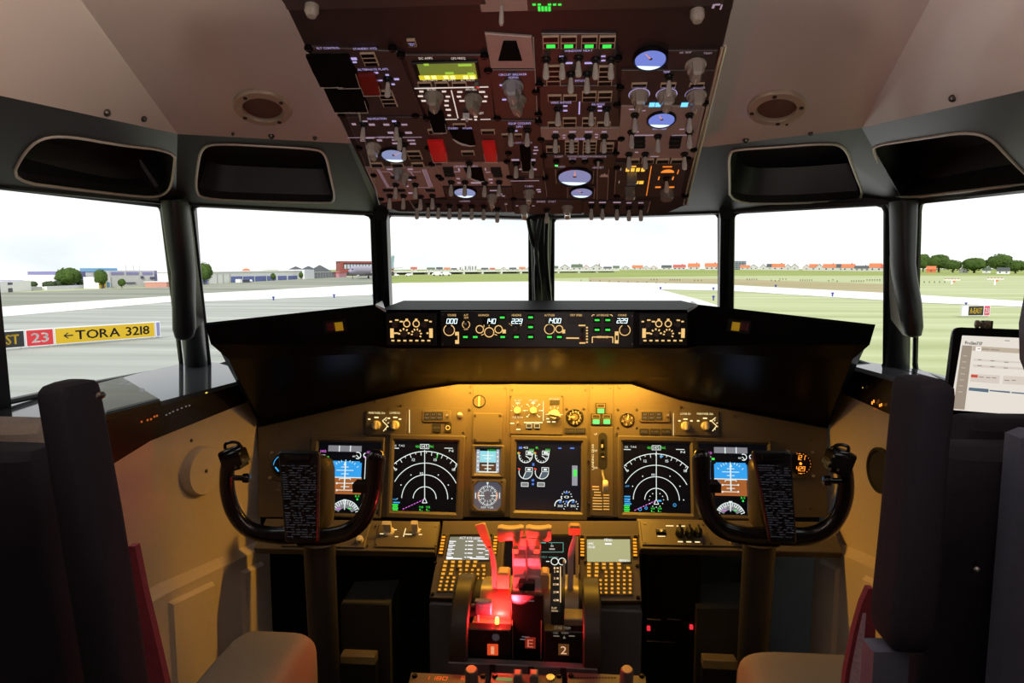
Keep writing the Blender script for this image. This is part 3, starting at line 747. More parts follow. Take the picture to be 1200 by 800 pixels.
# centre knob module (N1 SET / SPD REF / autobrake)
cm = plate(597.5, 660, 463.5, 508.5, 'knob_module', .006, ch=.0015, r=.004)
lg = MB(G_AMW); lg.on(MP, .0046)
lg.text('N1 SET', 607, 469.3, 2.3, w=8); lg.rect(607, 472.3, 5, 1.5); lg.text('SPD REF', 625, 469.3, 2.3, w=10); lg.rect(625, 472.3, 5, 1.5)
lg.text('AUTO BRAKE', 649.5, 467.5, 2.3, w=12)
lg.ticks(606.5, 481, 6, 8.2, (0, 45, 90, 135, 180), .8); lg.ticks(625, 481, 6, 8.5, range(-45, 226, 45), .9)
for a in range(-45, 226, 45): lg.rect(625 + 10 * math.cos(math.radians(a)), 481 - 10 * math.sin(math.radians(a)), 2.4, 1.5)
lg.text('FUEL FLOW', 607, 489, 2.3, w=12); lg.rect(600.5, 496, 5, 1.6); lg.rect(607.5, 503, 5, 1.6)
lg.line([(636.7, 470), (636.7, 493)], 1.0); lg.line([(614, 495), (636, 495)], 1.5)
lg.ticks(649.5, 485.5, 7.5, 10, (0, 60, 90, 120, 180), 1); lg.rect(642, 490.5, 3.5, 1.6); lg.rect(643, 494.2, 4, 1.6); lg.rect(649, 494.2, 4, 1.6)
lg.build('legend', cm, label='amber backlit legends', recalc=False)
for x, y, r in ((606.5, 481, 3.6), (625, 481, 3.6)): knobp(x, y, r, .012, M_KNOBW, cm)
b = MB(M_KNOBW); kk = MP.sx(650, 486); b.lathe([(6 * kk, 0), (6 * kk, .006), (4.8 * kk, .016), (.0003, .016)], 16); b.box(-7 * kk, 7 * kk, -1.7 * kk, 1.7 * kk, .006, .020, .002)
put(cm, MP, MP, b.mesh('selector_knob'), 'selector_knob', 650, 486, .004, rot=-10)
b = MB(M_STEEL); b.tube([(0, 0, 0), (0, .003, .016)], [.0022, .003], 8); put(cm, MP, MP, b.mesh('toggle_switch'), 'toggle_switch', 607.5, 496.5, .004)
for x in (620, 629.5):
    b = MB(M_BLACKM); b.on(MP, .004); b.rect(x, 499, 7, 5.5, .004, .003); o = b.build('push_button', cm); b = MB(G_AMW); b.on(MP, .0072); b.frame(x, 499, 6, 4.4, .5); b.build('legend', o, recalc=False)
for x, y in ((598.6, 464.7), (658.6, 464.7)): put(cm, MP, MP, scm, 'screw', x, y, .003)
b = MB(M_BLACKM); b.on(MP, -.002); b.rect(650, 471.5, 11, 5, .003, .003); o = b.build('annunciator_light', cm)
b = MB(M_BLACKM); b.on(MP, -.002); b.rect(648, 504.5, 11, 6, -.002, .004); o = b.build('annunciator_light', ip)
b = MB(glow('dim amber', 0, 0)); b.on(MP, .0023); b.text('DISARM', 648, 504.5, 2.2, w=9); b.build('legend', o, recalc=False)
for x in (668, 680.5):
    b = MB(M_BLACKM); b.on(MP, -.002); b.rect(x, 504.5, 11.5, 6, -.002, .004); o = b.build('annunciator_light', ip); b = MB(glow('dim amber', 0, 0)); b.on(MP, .0023); b.text('FLAPS' if x < 670 else 'TRANSIT', x, 504.5, 2.2, w=9); b.build('legend', o, recalc=False)
# round gauges
def gauge(px, py, r, nm, needle, lab, nums=10):
    kk = MP.sx(px, py) ; b = MB(M_BLACK)
    b.lathe([(r * kk, 0), (r * kk, .004), (r * .88 * kk, .005), (r * .85 * kk, .0015), (.0003, .0015)], 32)
    o = put(ip, MP, MP, b.mesh('round_gauge'), 'round_gauge', px, py, -.002, label=lab)
    b = MB(mat('gauge grey', (0.13, 0.11, 0.09), .5)); b.lathe([(r * .36 * kk, .0016), (r * .36 * kk, .0022), (.0003, .0022)], 20)
    b.use(mat('gauge white', (0.75, 0.66, 0.50), .5, emit=(1, .75, .4), es=.12))
    for i in range(nums):
        a = math.radians(200 - i * 300 / (nums - 1)); d = V((math.cos(a), math.sin(a)))
        b.text_m(str(i % 10), d.x * r * .62 * kk, d.y * r * .62 * kk, r * .24 * kk, .0017)
        nn = V((-d.y, d.x)) * .0004; p, w_ = d * r * .75 * kk, d * r * .84 * kk
        b.face([(*(p - nn), .0017), (*(w_ - nn), .0017), (*(w_ + nn), .0017), (*(p + nn), .0017)])
    b.build('dial_markings', o, recalc=False)
    b = MB(mat('needle', (0.8, 0.66, 0.3), .4, emit=(1, .7, .2), es=.25)); a = math.radians(needle); d = V((math.cos(a), math.sin(a))); nn = V((-d.y, d.x)) * r * .07 * kk
    L = r * .62 * kk; b.loft([[(*(-nn), .0024), (*(d * L - nn * .4), .0024), (*(d * L + nn * .4), .0024), (*nn, .0024)], [(*(-nn), .0032), (*(d * L - nn * .4), .0032), (*(d * L + nn * .4), .0032), (*nn, .0032)]])
    b.build('needle', o)
gauge(673.5, 488.5, 10.4, '', 180, 'black round gauge with pale numerals beside the centre knob module', 11)
gauge(735, 491.5, 8.6, '', 70, 'small black round pressure gauge', 6)
# landing gear lights: one over two
for x, y, t in ((704, 478.5, 'NOSE'), (698.5, 491, 'LEFT'), (711, 491, 'RIGHT')):
    b = MB(M_BLACKM); b.on(MP, -.002); b.rect(x, y, 12, 13, -.002, .006); o = b.build('gear_light', ip)
    b = MB(G_GRNB); b.on(MP, .0042); b.rect(x, y + 3.0, 7.5, 5); b.build('lens', o, label='lit bright green lens', recalc=False)
    b = MB(mat('unlit lens', (0.20, 0.15, 0.08), .4)); b.on(MP, .0042); b.frame(x, y - 3, 8.5, 4.2, .6); b.build('legend', o, recalc=False)
# landing gear lever
gl = plate(691.5, 718.5, 500, 604, 'gear_lever_plate', .004, ch=.001)
b = MB(M_BLACKM); x0, x1 = MP.uv(701, 550), MP.uv(711.5, 507); b.prism(rrect(x0.x, x1.x, x0.y, x1.y, (x1.x - x0.x) / 2.01, 6), .0021, .0026); b.build('lever_slot', gl, label='black lever slot')
lg = MB(G_AMW); lg.on(MP, .0026)

lg2 = lg; cc = MP.uv(694.7, 535); lg2.text_m('LANDING GEAR', cc.x, cc.y, 2.4 * MP.sx(694, 535), .0026, 30 * MP.sx(694, 535), 'c', 90)
lg.text('UP', 698, 508.5, 2.2, w=4); lg.text('OFF', 698, 528, 2.2, w=4); lg.text('DN', 698, 548, 2.2, w=4)
lg.build('legend', gl, label='amber backlit landing gear legend', recalc=False)
b = MB(mat('placard', (0.85, 0.74, 0.46), .5, emit=(1, .75, .3), es=.15)); b.on(MP, .0027)
for i in range(9):
    y = 570 + i * 3.3; b.rect(700 if i > 1 else 698, y, 11 if i > 3 else 8, 1.4)
    if i > 2: b.rect(710.5, y, 7, 1.4)
b.build('placard_lines', gl, label='pale lettering lines of the speed placard', recalc=False)
b = MB(M_STEEL); c = MP.uv(706, 556); e = MP.uv(708, 572)
b.tube([(c.x, c.y + .01, .001), (c.x, c.y, .02), (e.x, e.y + .012, .05)], .0032, 8)
lv = b.build('gear_lever', gl)
b = MB(mat('gear wheel knob', (0.70, 0.66, 0.56), .35)); b.M = Matrix.Translation((e.x, e.y + .008, .05)) @ Matrix.Rotation(PI / 2, 4, 'Y')
b.lathe([(.006, -.0065), (.0135, -.006), (.015, -.003), (.015, .003), (.0135, .006), (.006, .0065)], 20); b.build('wheel_knob', lv, label='ivory wheel shaped knob')
b = MB(M_BLACK); b.M = Matrix.Translation((c.x, c.y + .05, .003)); 
for j, (dx, dy) in enumerate(((0, .035), (.001, .02), (0, 0))): b.box(-.004 + dx, .004 + dx, dy - .004, dy + .004, -.0005, .002)
b.use(mat('dim stripe', (0.6, 0.55, 0.5), .5)); b.box(-.003, .001, .018, .026, .002, .003); b.box(-.002, .004, -.006, -.004, .002, .003); b.build('latch', gl)

# ------------------------------------------------------------------ display units
def display_unit(name, label, group, ob, sb, d=.007, par=None, m_=None, r=.004, es=.012):
    """ob, sb: outer box and screen box in px; returns (root frame, root)"""
    fr = MP.at((ob[0] + ob[1]) / 2, (ob[2] + ob[3]) / 2, -.0005)
    rt = thing(name, label, 'display', mtx=fr.M, group=group)
    a0, a1 = fr.uv(ob[0], ob[3]), fr.uv(ob[1], ob[2]); s0, s1 = fr.uv(sb[0], sb[3]), fr.uv(sb[1], sb[2])
    q = MB(m_ or M_PANELD); O = rrect(a0.x, a1.x, a0.y, a1.y, r); I = rrect(s0.x, s1.x, s0.y, s1.y, r * .5)
    I2 = rrect(s0.x - .006, s1.x + .006, s0.y - .006, s1.y + .006, r * .8)
    f = lambda o, z: [(x, y, z) for x, y in o]
    q.loft([f(O, 0), f(O, d - .002), f(inset(O, .002), d), f(I2, d), f(I, .0015)], True, False)
    q.build('bezel', rt)
    q = MB(mat('screen black %g' % es, (0.004, 0.004, 0.006), .22, emit=(.10, .14, .25), es=es)); q.prism(I, 0, .0016); sc = q.build('screen', rt, label='dark lit screen')
    b = MB(); b.on(fr, .0019); return fr, rt, sc, b
def nd(x, y, label, right=False):
    fr, rt, sc, b = display_unit('display_unit', label, 'flight displays in the instrument panel', (x - 45, x + 47.5, y - 47.5, y + 48), (x - 38.5, x + 39, y - 40, y + 40))
    cx, cy = x, y + 26
    b.use(G_WHITE)
    b.arc(cx, cy, 54, 46, 134, .9); 
    for i, a in enumerate(range(48, 136, 7)): b.ticks(cx, cy, 54, 49.5 if i % 2 else 51.5, (a,), .7)
    b.line([(cx - 37.5, cy - 38.8), (cx - 34.5, cy - 34)], .8); b.line([(cx + 37.5, cy - 38.8), (cx + 34.5, cy - 34)], .8)
    for r, a in ((40.5, 27), (27, 0), (13.5, 0)): b.arc(cx, cy, r, a, 180 - a, .85, n=36)
    b.line([(cx, cy), (cx, cy - 57)], .9)
    b.line([(cx, cy - 1), (cx - 2.8, cy + 5), (cx + 2.8, cy + 5), (cx, cy - 1)], .8)
    b.frame(cx, y - 35, 10, 5, .6); b.text('145', cx, y - 35, 4, w=7)
    b.text('GS', x - 35, y - 36, 2.2, w=4); b.text('TAS', x - 27, y - 36, 2.2, w=7); b.rect(x - 34, y - 33, 8, .9)
    b.rect(x + 28, y - 33, 10, .8); b.text('N', x + 31, y - 30, 2.6, w=5)
    for i, t in enumerate(('9', '12', '15', '18')): b.text(t, cx + (-34, -13, 12.5, 34)[i], cy - 54 + (18, 6.5, 6.5, 18)[i] + 2, 3, w=3.6)
    b.text('10', cx - 3.5, cy - 29.5, 2.6, w=4)
    for a in (30, 60, 120, 150): b.disc(cx + 32 * math.cos(math.radians(a)), cy - 32 * math.sin(math.radians(a)), .7)
    b.disc(x + 32, cy, .7); b.disc(x - 32, cy, .5)
    b.use(G_GRN); b.text('HDG', cx - 8, y - 35, 2.6, w=5); b.text('MAG', cx + 8, y - 35, 2.6, w=5); b.ticks(cx, cy, 48, 54, (75,), .8) if not right else None
    for i in range(4): b.rect(x - 34.5, y + 33 + i * 2, 7 - (i % 2), 1.3)
    for dx in (-4, 4): b.text('VOR', x + dx, y + 36, 2.2, w=5); b.text('L', x + dx, y + 39, 2.0, w=4)
    b.use(G_CYAN); b.text('VOR', x - 35, y + 27, 2.2, w=5); b.rect(x - 33, y + 30.5, 8, 1.4)
    if right:
        for i in range(4): b.rect(x - 34, y + 22 + i * 3, 7, 1.5)
        b.text('APP', x - 34, y + 10, 2, w=5); b.rect(x + 6, y - 25, 4, 1.6); b.arc(x + 21.5, y + 32, 1.6, 0, 360, .7); b.arc(x - 19, y + 37, 1.6, 0, 360, .7); b.arc(x - 12, y + 35.5, 1.4, 0, 360, .7); b.rect(x + 4, y + 27, 4, 2)
        b.use(G_WHITE)
        for i in range(12): b.disc(cx + 8.5 * math.cos(i * PI / 6), cy - 8.5 * math.sin(i * PI / 6), .6)
    b.use(G_MAG)
    for i in range(8):
        t0 = i / 8; p = (cx - 1 - 26 * t0, cy + 1 + 12 * t0); e = (cx - 1 - 26 * (t0 + .075), cy + 1 + 12 * (t0 + .075)); b.line([p, e], .9)
    b.build('symbols', sc, label='white, green and magenta map symbols', recalc=False)
nd(497.8, 558, 'navigation display with white range arcs, left of the standby horizon')
nd(769, 559.5, 'navigation display with white range arcs, right of the gear lever', True)
def pfd(dx, dy, label, right):
    X = lambda x: x + dx
    Y_ = lambda y: y + dy
    fr, rt, sc, b = display_unit('display_unit', label, 'flight displays in the instrument panel', (X(360), X(451.5), Y_(512.5), Y_(605)), (X(369), X(447), Y_(519), Y_(600)))
    b.use(G_GREY); b.rect(X(404.5), Y_(525.5), 39, 7)
    if right: b.rect(X(379.5), Y_(578), 6, 18)
    b.arc(X(404.3), Y_(604), 12.8, 28, 152, 8.4)
    b.use(G_WHITE); b.rect(X(398), Y_(525.5), 1.2, 7, .0021); b.rect(X(411), Y_(525.5), 1.2, 7, .0021)
    b.use(glow('sky blue', (0.03, 0.36, 0.86), 1.0)); b.rect(X(404.5), Y_(550.5), 38.5, 17.5); b.rect(X(404.5), Y_(541), 35, 2)
    b.use(glow('earth brown', (0.50, 0.15, 0.035), .75)); b.rect(X(404.8), Y_(569), 37.5, 19.5)
    b.use(G_WHITE); z = .0023
    b.rect(X(404.5), Y_(559.2), 38.5, 1.1, z)
    for y, w in ((547, 9), (550.8, 20), (555, 9), (566, 20), (570, 10), (574, 20)): b.rect(X(404.5), Y_(y), w, .8, z)
    b.rect(X(404.5), Y_(557), 1.4, 32, z)
    b.ticks(X(404.5), Y_(559), 17.5, 20, (40, 55, 65, 75, 90, 105, 115, 125, 140), .7, z)
    b.poly([(X(404.5), Y_(540.5)), (X(402.8), Y_(545)), (X(406.2), Y_(545))], z)
    b.line([(X(398), Y_(562.5)), (X(398), Y_(560.5)), (X(411), Y_(560.5)), (X(411), Y_(562.5))], .8, z)
    for x in (395, 413.5):
        for y in (566, 574): b.disc(X(x), Y_(y), 1.1, z)
    b.arc(X(419.5), Y_(533.5), 3.6, -120, 120, 1, z); b.line([(X(418), Y_(533)), (X(421), Y_(536.5))], .9, z); b.text('460', X(415), Y_(534.5), 2, z, w=3.5)
    b.arc(X(404.3), Y_(604), 17.5, 18, 162, .8, z)
    b.ticks(X(404.3), Y_(604), 13, 17, range(20, 161, 10), .9, z); b.rect(X(404.3), Y_(591), 1.0, 12, z); b.line([(X(402.3), Y_(585.5)), (X(406.3), Y_(585.5))], 1.2, z)
    for i, t in enumerate('12345'): b.text(t, X(392 + i * 6.1), Y_(594.5 - 3 * math.sin((i + .5) / 5 * PI)), 2.4, z, w=2)
    b.rect(X(428.2), Y_(548), .8, 26, z) ; b.arc(X(428.5), Y_(533), 2, 90, 270, 1, z)
    for i in range(4): b.rect(X(378.5), Y_(533 + i * 2.5), 6 - i % 2 * 2, 1.1, z)
    b.rect(X(428.5), Y_(580), 1.6, 8, z)
    b.use(G_MAG); b.text('140', X(379.3), Y_(528.5), 3, z, w=6.5); b.text('1400', X(433.5), Y_(529.8), 3, z, w=6.5); b.rect(X(397), Y_(595.6), 5, 1.1, .0025); b.arc(X(428.5), Y_(534), 2.1, 200, 300, 1, z)
    b.use(G_GRN); b.text('ILS', X(419), Y_(581), 2.4, z, w=5); b.rect(X(419), Y_(584.8), 2, 2, z); b.rect(X(410), Y_(595.6), 4, 1.1, .0025); b.arc(X(430), Y_(558.5), 2, -90, 90, 1, z); b.rect(X(384), Y_(535.5), 3.5, 2.4, z); b.rect(X(429), Y_(589.5), 1.6, 3, z)
    b.build('symbols', sc, label='blue and brown artificial horizon symbols', recalc=False)
pfd(0, 0, 'primary flight display with blue and brown horizon, behind the left control wheel', False)
pfd(451.5, 2, 'primary flight display with blue and brown horizon, behind the right control wheel', True)
# engine display
fr, rt, sc, b = display_unit('display_unit', 'central engine display with small white round gauges on dark screen', 'flight displays in the instrument panel', (597, 688.5, 511.5, 607), (604, 681, 519, 597.5), es=.04)
G_BLU = glow('symbol blue', (0.05, 0.22, 0.85), .9)
for x in (616, 635):
    b.use(G_WHITE); b.arc(x, 534, 7.8, 165, 385, .9); b.ticks(x, 534, 5.6, 7.4, range(180, 370, 27), .7); b.line([(x, 534), (x + 6, 538)], .9)
    b.frame(x + 4.5, 530.5, 8, 4.4, .7); b.rect(x + 4.5, 530.5, 5, 2.6)
    b.use(G_GRN); b.text('101', x + 7, 527, 2.6, w=5); b.rect(x - 8.5, 531, 2, 2)
    b.use(G_RED); b.ticks(x, 534, 7, 10, (155,), 1.1)
    b.use(glow('sector slate', (0.07, 0.13, 0.19), .8)); b.disc(x, 553, 7.2, .0018, 18, -115, 15)
    b.use(G_WHITE); b.arc(x, 553, 7.8, 165, 360, .9); b.line([(x, 553), (x - 3, 560)], .9); b.frame(x + 4, 550, 8, 4.6, .7); b.rect(x + 4, 550, 4, 2.4)
    b.use(G_RED); b.ticks(x, 553, 7, 10, (155,), 1.1)
    b.use(G_WHITE); b.frame(x - 1, 567.5, 8, 4.4, .7); b.use(G_GREY); b.rect(x - 1, 567.5, 6.5, 3)
b.use(G_BLU)
for x, y, w, h in ((610, 524.5, 4, 2.6), (625, 544, 2.4, 3), (624.5, 562.5, 3, 2.4), (624.5, 567, 2.6, 2.4), (656, 525, 4, 1.6), (670.5, 525, 5, 1.6), (663.8, 577, 3, 2), (656.5, 588, 3, 2), (671.5, 588, 3, 2), (664, 587.5, 2.5, 2.5)): b.rect(x, y, w, h)
b.use(G_WHITE); b.text('45', 616, 524.3, 2.4, w=6); b.use(G_GRN); b.text('R', 629.5, 524.5, 2.6, w=3)
b.use(glow('bar grey', (0.35, 0.38, 0.45), .8)); b.rect(673.5, 557, 6.4, 23.5); b.use(G_GRN); b.rect(674, 554, 4, 8, .0022)
for x, y, t in ((664, 581.5, '0'), (656.5, 592, '3140'), (671.5, 592, '3140')):
    b.use(G_WHITE); b.arc(x, y, 6.3, 190 if t != '0' else 180, 80 if t != '0' else 210, 1.2); b.ticks(x, y, 5, 6.6, range(0, 181, 30) if t == '0' else range(-40, 100, 30), .8); b.text(t if t != '0' else '0', x, y + .6, 2.8, w=6)
b.build('symbols', sc, label='white gauge arcs and blue and green captions', recalc=False)
# standby horizon
fr, rt, sc, b = display_unit('standby_horizon', 'small square standby horizon display, cyan over brown, above the round compass', None, (552.5, 591.5, 521.5, 558.5), (558, 585.5, 526, 554), d=.010)
rt['category'] = 'standby instrument'
b.use(glow('pale cyan', (0.30, 0.75, 0.85), .95)); b.rect(571.8, 535, 19, 13.5); b.use(glow('dark brown', (0.16, 0.06, 0.03), .6)); b.rect(571.8, 547, 19, 9)
b.use(glow('tape grey', (0.45, 0.52, 0.62), .9)); b.rect(560.2, 540, 3.6, 27); b.rect(583.2, 540, 3.6, 27)
b.use(G_WHITE); z = .0023
for y, w in ((533.5, 14), (537, 8), (545, 14), (549, 8)): b.rect(571.8, y, w, 1.0, z)
b.rect(571.8, 540, 1.4, 24, z); b.rect(571.8, 552.8, 22, 1.6, z)
for i in range(5): b.rect(560.2, 530 + i * 5, 2, 1.4, z); b.rect(583.2, 530 + i * 5, 2, 1.4, z)
b.use(G_GRN); b.text('STD', 576, 527.8, 2.4, z, w=9)
b.build('symbols', sc, label='cyan and brown standby horizon symbols', recalc=False)
# radio compass
fr = MP.at(571.5, 580.5, -.0005); rt = thing('radio_compass', 'round white radio compass dial in an octagonal frame, below the standby horizon', 'standby instrument', mtx=fr.M)
k = MP.sx(571, 580)
oc = lambda r, c: [(r, -r + c), (r, r - c), (r - c, r), (-r + c, r), (-r, r - c), (-r, -r + c), (-r + c, -r), (r - c, -r)]
q = MB(M_PANELD); f = lambda o, z: [(x * k, y * k, z) for x, y in o]
q.loft([f(oc(21, 3), 0), f(oc(21, 3), .006), f(oc(20, 4), .008), f(oc(16.5, 5), .008), f(oc(15.8, 5), .002)], True, False); q.build('bezel', rt)
q = MB(mat('compass face', (0.05, 0.05, 0.07), .4, emit=(.12, .12, .16), es=.6)); q.prism([(x * k, y * k) for x, y in oc(15.8, 5)], 0, .0022); fc = q.build('dial_face', rt)
b = MB(G_WHITE); b.on(fr, .0026)
b.ticks(571.5, 580.5, 9.6, 11.8, range(0, 360, 10), .7); b.ticks(571.5, 580.5, 8.6, 11.8, range(0, 360, 30), .9)
for i, t in enumerate(('N', '3', '6', 'E', '12', '15', 'S', '21', '24', 'W', '30', '33')):
    a = math.radians(90 - i * 30); b.text(t, 571.5 + 6.8 * math.cos(a), 580.5 - 6.8 * math.sin(a), 2.5)
b.poly([(571.5, 568.5), (570, 564.8), (573, 564.8)]); b.line([(562, 580.5), (568, 580.5)], 1); b.line([(575, 580.5), (581, 580.5)], 1); b.text('ADF VOR', 571, 594.3, 2.2, w=15)
b.line([(557.5, 577), (557.5, 584)], 1); b.line([(585.5, 577), (585.5, 584)], 1)
b.use(glow('orange arc', (1, .35, .12), .9)); b.arc(571.5, 580.5, 11.2, 160, 205, 1.4); b.arc(571.5, 580.5, 11.2, -25, 20, 1.4)
b.build('dial_markings', fc, label='white compass ticks and numerals with two orange arcs', recalc=False)
for dx, dy in ((-14, -14), (14, -14), (-14, 14), (14, 14)): put(rt, None, fr, scm, 'screw', 571.5 + dx * 1.2, 580.5 + dy * 1.2, .0075, sc=.8)
# clocks at both outer ends
def clock(px, py, label, col, left):
    fr = MP.at(px, py, -.001); k = MP.sx(px, py); rt = thing('panel_clock', label, 'clock', mtx=fr.M)
    q = MB(M_PANELD); f = lambda o, z: [(x * k, y * k, z) for x, y in o]
    q.loft([f(oc(17, 2), 0), f(oc(17, 2), .005), f(oc(16, 3), .006)], True, True); q.build('case', rt)
    q = MB(M_BLACK); q.lathe([(13.5 * k, .006), (13.5 * k, .009), (12.4 * k, .010), (12 * k, .0075), (.0003, .0075)], 30); dl = q.build('dial', rt)
    b = MB(col); b.on(fr, .008)
    if left: b.arc(px, py, 11, 120, 180, .8); b.line([(px - 9, py + 2), (px - 5, py + 7)], 1.6); b.rect(px, py, 8, 4)
    else:
        seg_text(b, '121', px, py - 7, 5, 11, .008); seg_text(b, '429', px, py + 6, 5, 11, .008); b.disc(px, py, 1.6); b.ticks(px, py, 11.4, 12.2, range(-90, 91, 18), .8); b.text('MIN', px, py + 12, 2, w=5); b.text('CHR', px - 3, py - 12, 2, w=5)
    b.build('digits', dl, label='lit digits', recalc=False)
    b = MB(M_STEEL)
    for dx, dy in ((-14, -14), (14, -14), (-14, 14), (14, 14)):
        b.lathe([(1.8 * k, .006), (1.6 * k, .012), (.0003, .0125)], 10, (dx * k, dy * k, 0))
    b.build('push_buttons', rt)
clock(333, 545, 'dark square clock with a cyan glint, left of the left checklist board', G_CYAN, True)
clock(937, 543, 'square clock with glowing amber digits, right of the right checklist board', G_OR, False)
b = MB(M_PANELD); b.on(MP, -.002); b.rect(332, 571, 18, 13, -.002, .006); b.build('annunciator_light', ip)

# ------------------------------------------------------------------ lower shelf panels
pT, pB = U(632, 608, 1.655), U(632, 646, 1.575)
LS = Frame((pT + pB) / 2, (1, 0, 0), pT - pB)
def shelf(label, x0, x1, cx):
    fr = LS.at(cx, 627, 0); rt = thing('switch_shelf', label, 'control panel', mtx=fr.M)
    a, b_ = fr.uv(x0, 645), fr.uv(x1, 609); q = MB(M_PANEL); q.box(a.x, b_.x, a.y, b_.y, -.02, 0, .002); q.build('shelf_plate', rt)
    return fr, rt
def sub(rt, fr, x0, x1, y0, y1):
    a, b = fr.uv(x0, y1), fr.uv(x1, y0); q = MB(M_PANEL); q.box(a.x, b.x, a.y, b.y, 0, .004, .001); o = q.build('module_plate', rt)
    for x in (x0 + 3, x1 - 3):
        for y in (y0 + 2.5, y1 - 2.5): put(rt, fr, fr, scm, 'screw', x, y, .0035)
    return o
fr, rt = shelf('sloping amber lit shelf panel under the left displays with two ivory paddle switches', 296, 516, 420)
sub(rt, fr, 438, 514, 614, 641); sub(rt, fr, 330, 434, 615, 642)
b = MB(G_AMW); b.on(fr, .0045)
for x, y, w in ((450, 626, 9), (479, 626, 8), (465, 629, 4), (493, 626, 4), (463, 621, 5), (492, 620, 4)): b.rect(x, y, w, 1.0)
b.line([(476, 619), (473, 629)], 1.0); b.build('legend', rt, label='amber backlit legends', recalc=False)
for x, y, s in ((456, 623, 1.2), (488, 622, .9)):
    b = MB(M_KNOBW); c = fr.uv(x, y); b.M = Matrix.Translation((c.x, c.y, .004)); b.lathe([(.012 * s, 0), (.010 * s, .004), (.0003, .005)], 14)
    b.loft([[(-.006 * s, -.006, .004), (.006 * s, -.006, .004), (.006 * s, .006, .004), (-.006 * s, .006, .004)], [(-.012 * s, .002, .024), (.006 * s, .002, .024), (.006 * s, .012, .026), (-.012 * s, .012, .026)]])
    b.build('paddle_switch', rt, label='ivory paddle switch')
b = MB(M_KNOBW); c = fr.uv(422, 634); b.lathe([(.009, 0), (.008, .010), (.0003, .012)], 14, (c.x, c.y, .004)); b.build('knob', rt)
fr, rt = shelf('sloping amber lit shelf panel under the right displays with three black knobs', 750, 974, 860)
sub(rt, fr, 753, 827, 614, 641); sub(rt, fr, 830, 870, 615, 641)
b = MB(G_AMW); b.on(fr, .0045)
for x in (797, 807, 817): b.rect(x, 637, 6, 1.3)
b.rect(785, 618.5, 9, 1.2); b.rect(798, 618.5, 10, 1.2); b.rect(774.5, 623, 9, 1.2); b.rect(775, 631, 9, 1.0); b.build('legend', rt, label='amber backlit legends', recalc=False)
b = MB(M_BLACK); c = fr.uv(774.5, 626); b.box(c.x - .012, c.x + .012, c.y - .006, c.y + .006, .004, .010, .002); b.use(M_STEEL); b.lathe([(.005, .010), (.004, .012), (.0003, .012)], 12, (c.x, c.y, 0)); b.build('jack_socket', rt)
for x in (796, 807, 817.5):
    b = MB(M_BLACK); c = fr.uv(x, 628); b.M = Matrix.Translation((c.x, c.y, .004)); b.lathe([(.0105, 0), (.0105, .010), (.009, .018), (.0003, .019)], 12); b.box(-.003, .003, -.012, .012, .018, .026, .002); b.build('knob', rt, label='black winged knob')
b = MB(M_KNOBW); c = fr.uv(858, 635); b.lathe([(.009, 0), (.008, .010), (.0003, .012)], 14, (c.x, c.y, .004)); b.build('knob', rt)
# ------------------------------------------------------------------ overhead panel
TO = math.radians(21.0)
OH = Frame(U(622, 243, 1.27), (1, 0, 0), (0, -math.cos(TO), math.sin(TO)))
oh = thing('overhead_panel', 'dark overhead panel crowded with toggle switches, knobs and blue lit gauges', 'overhead panel', mtx=OH.M)
M_OH = mat('overhead paint', (0.048, 0.032, 0.030), 0.42, var=0.12, scale=200, bump=0.05)
M_OHB = mat('overhead base', (0.020, 0.014, 0.014), 0.5, var=0.15, scale=200)
M_OHG = mat('overhead grey', (0.34, 0.265, 0.235), 0.42, var=0.1, scale=200, bump=0.05)
M_LEV = mat('clear grey lever', (0.42, 0.39, 0.36), 0.28, var=0.08, coat=.3)
M_GUARD = mat('black guard', (0.004, 0.004, 0.004), 0.6, spec=.04)
M_GRED = mat('red guard', (0.42, 0.010, 0.010), 0.4, emit=(1, .02, .02), es=.10)
M_GDRED = mat('dark red guard', (0.16, 0.012, 0.008), 0.35, coat=.4)
G_VIO = glow('violet legend', (0.62, 0.50, 1.0), 0.75)
G_PNK = glow('pinkish legend', (0.80, 0.55, 0.72), 0.42)
G_WRM = glow('warm legend', (1.0, 0.82, 0.72), 0.80)
M_AMBO = mat('annunciator rim', (0.30, 0.20, 0.13), .5, emit=(.6, .38, .25), es=.10)
OZ = .003
def ohplate(x0, x1, y0, y1, m_=None, name='module_plate', d=.003, pts=None):
    b = MB(m_ or M_OH)
    if pts: o = [tuple(OH.uv(x, y)) for x, y in pts]
    else:
        a, c = OH.uv(x0, y1), OH.uv(x1, y0); o = rrect(a.x, c.x, a.y, c.y)
    b.prism(o, 0, d, .0008); return b.build(name, oh)
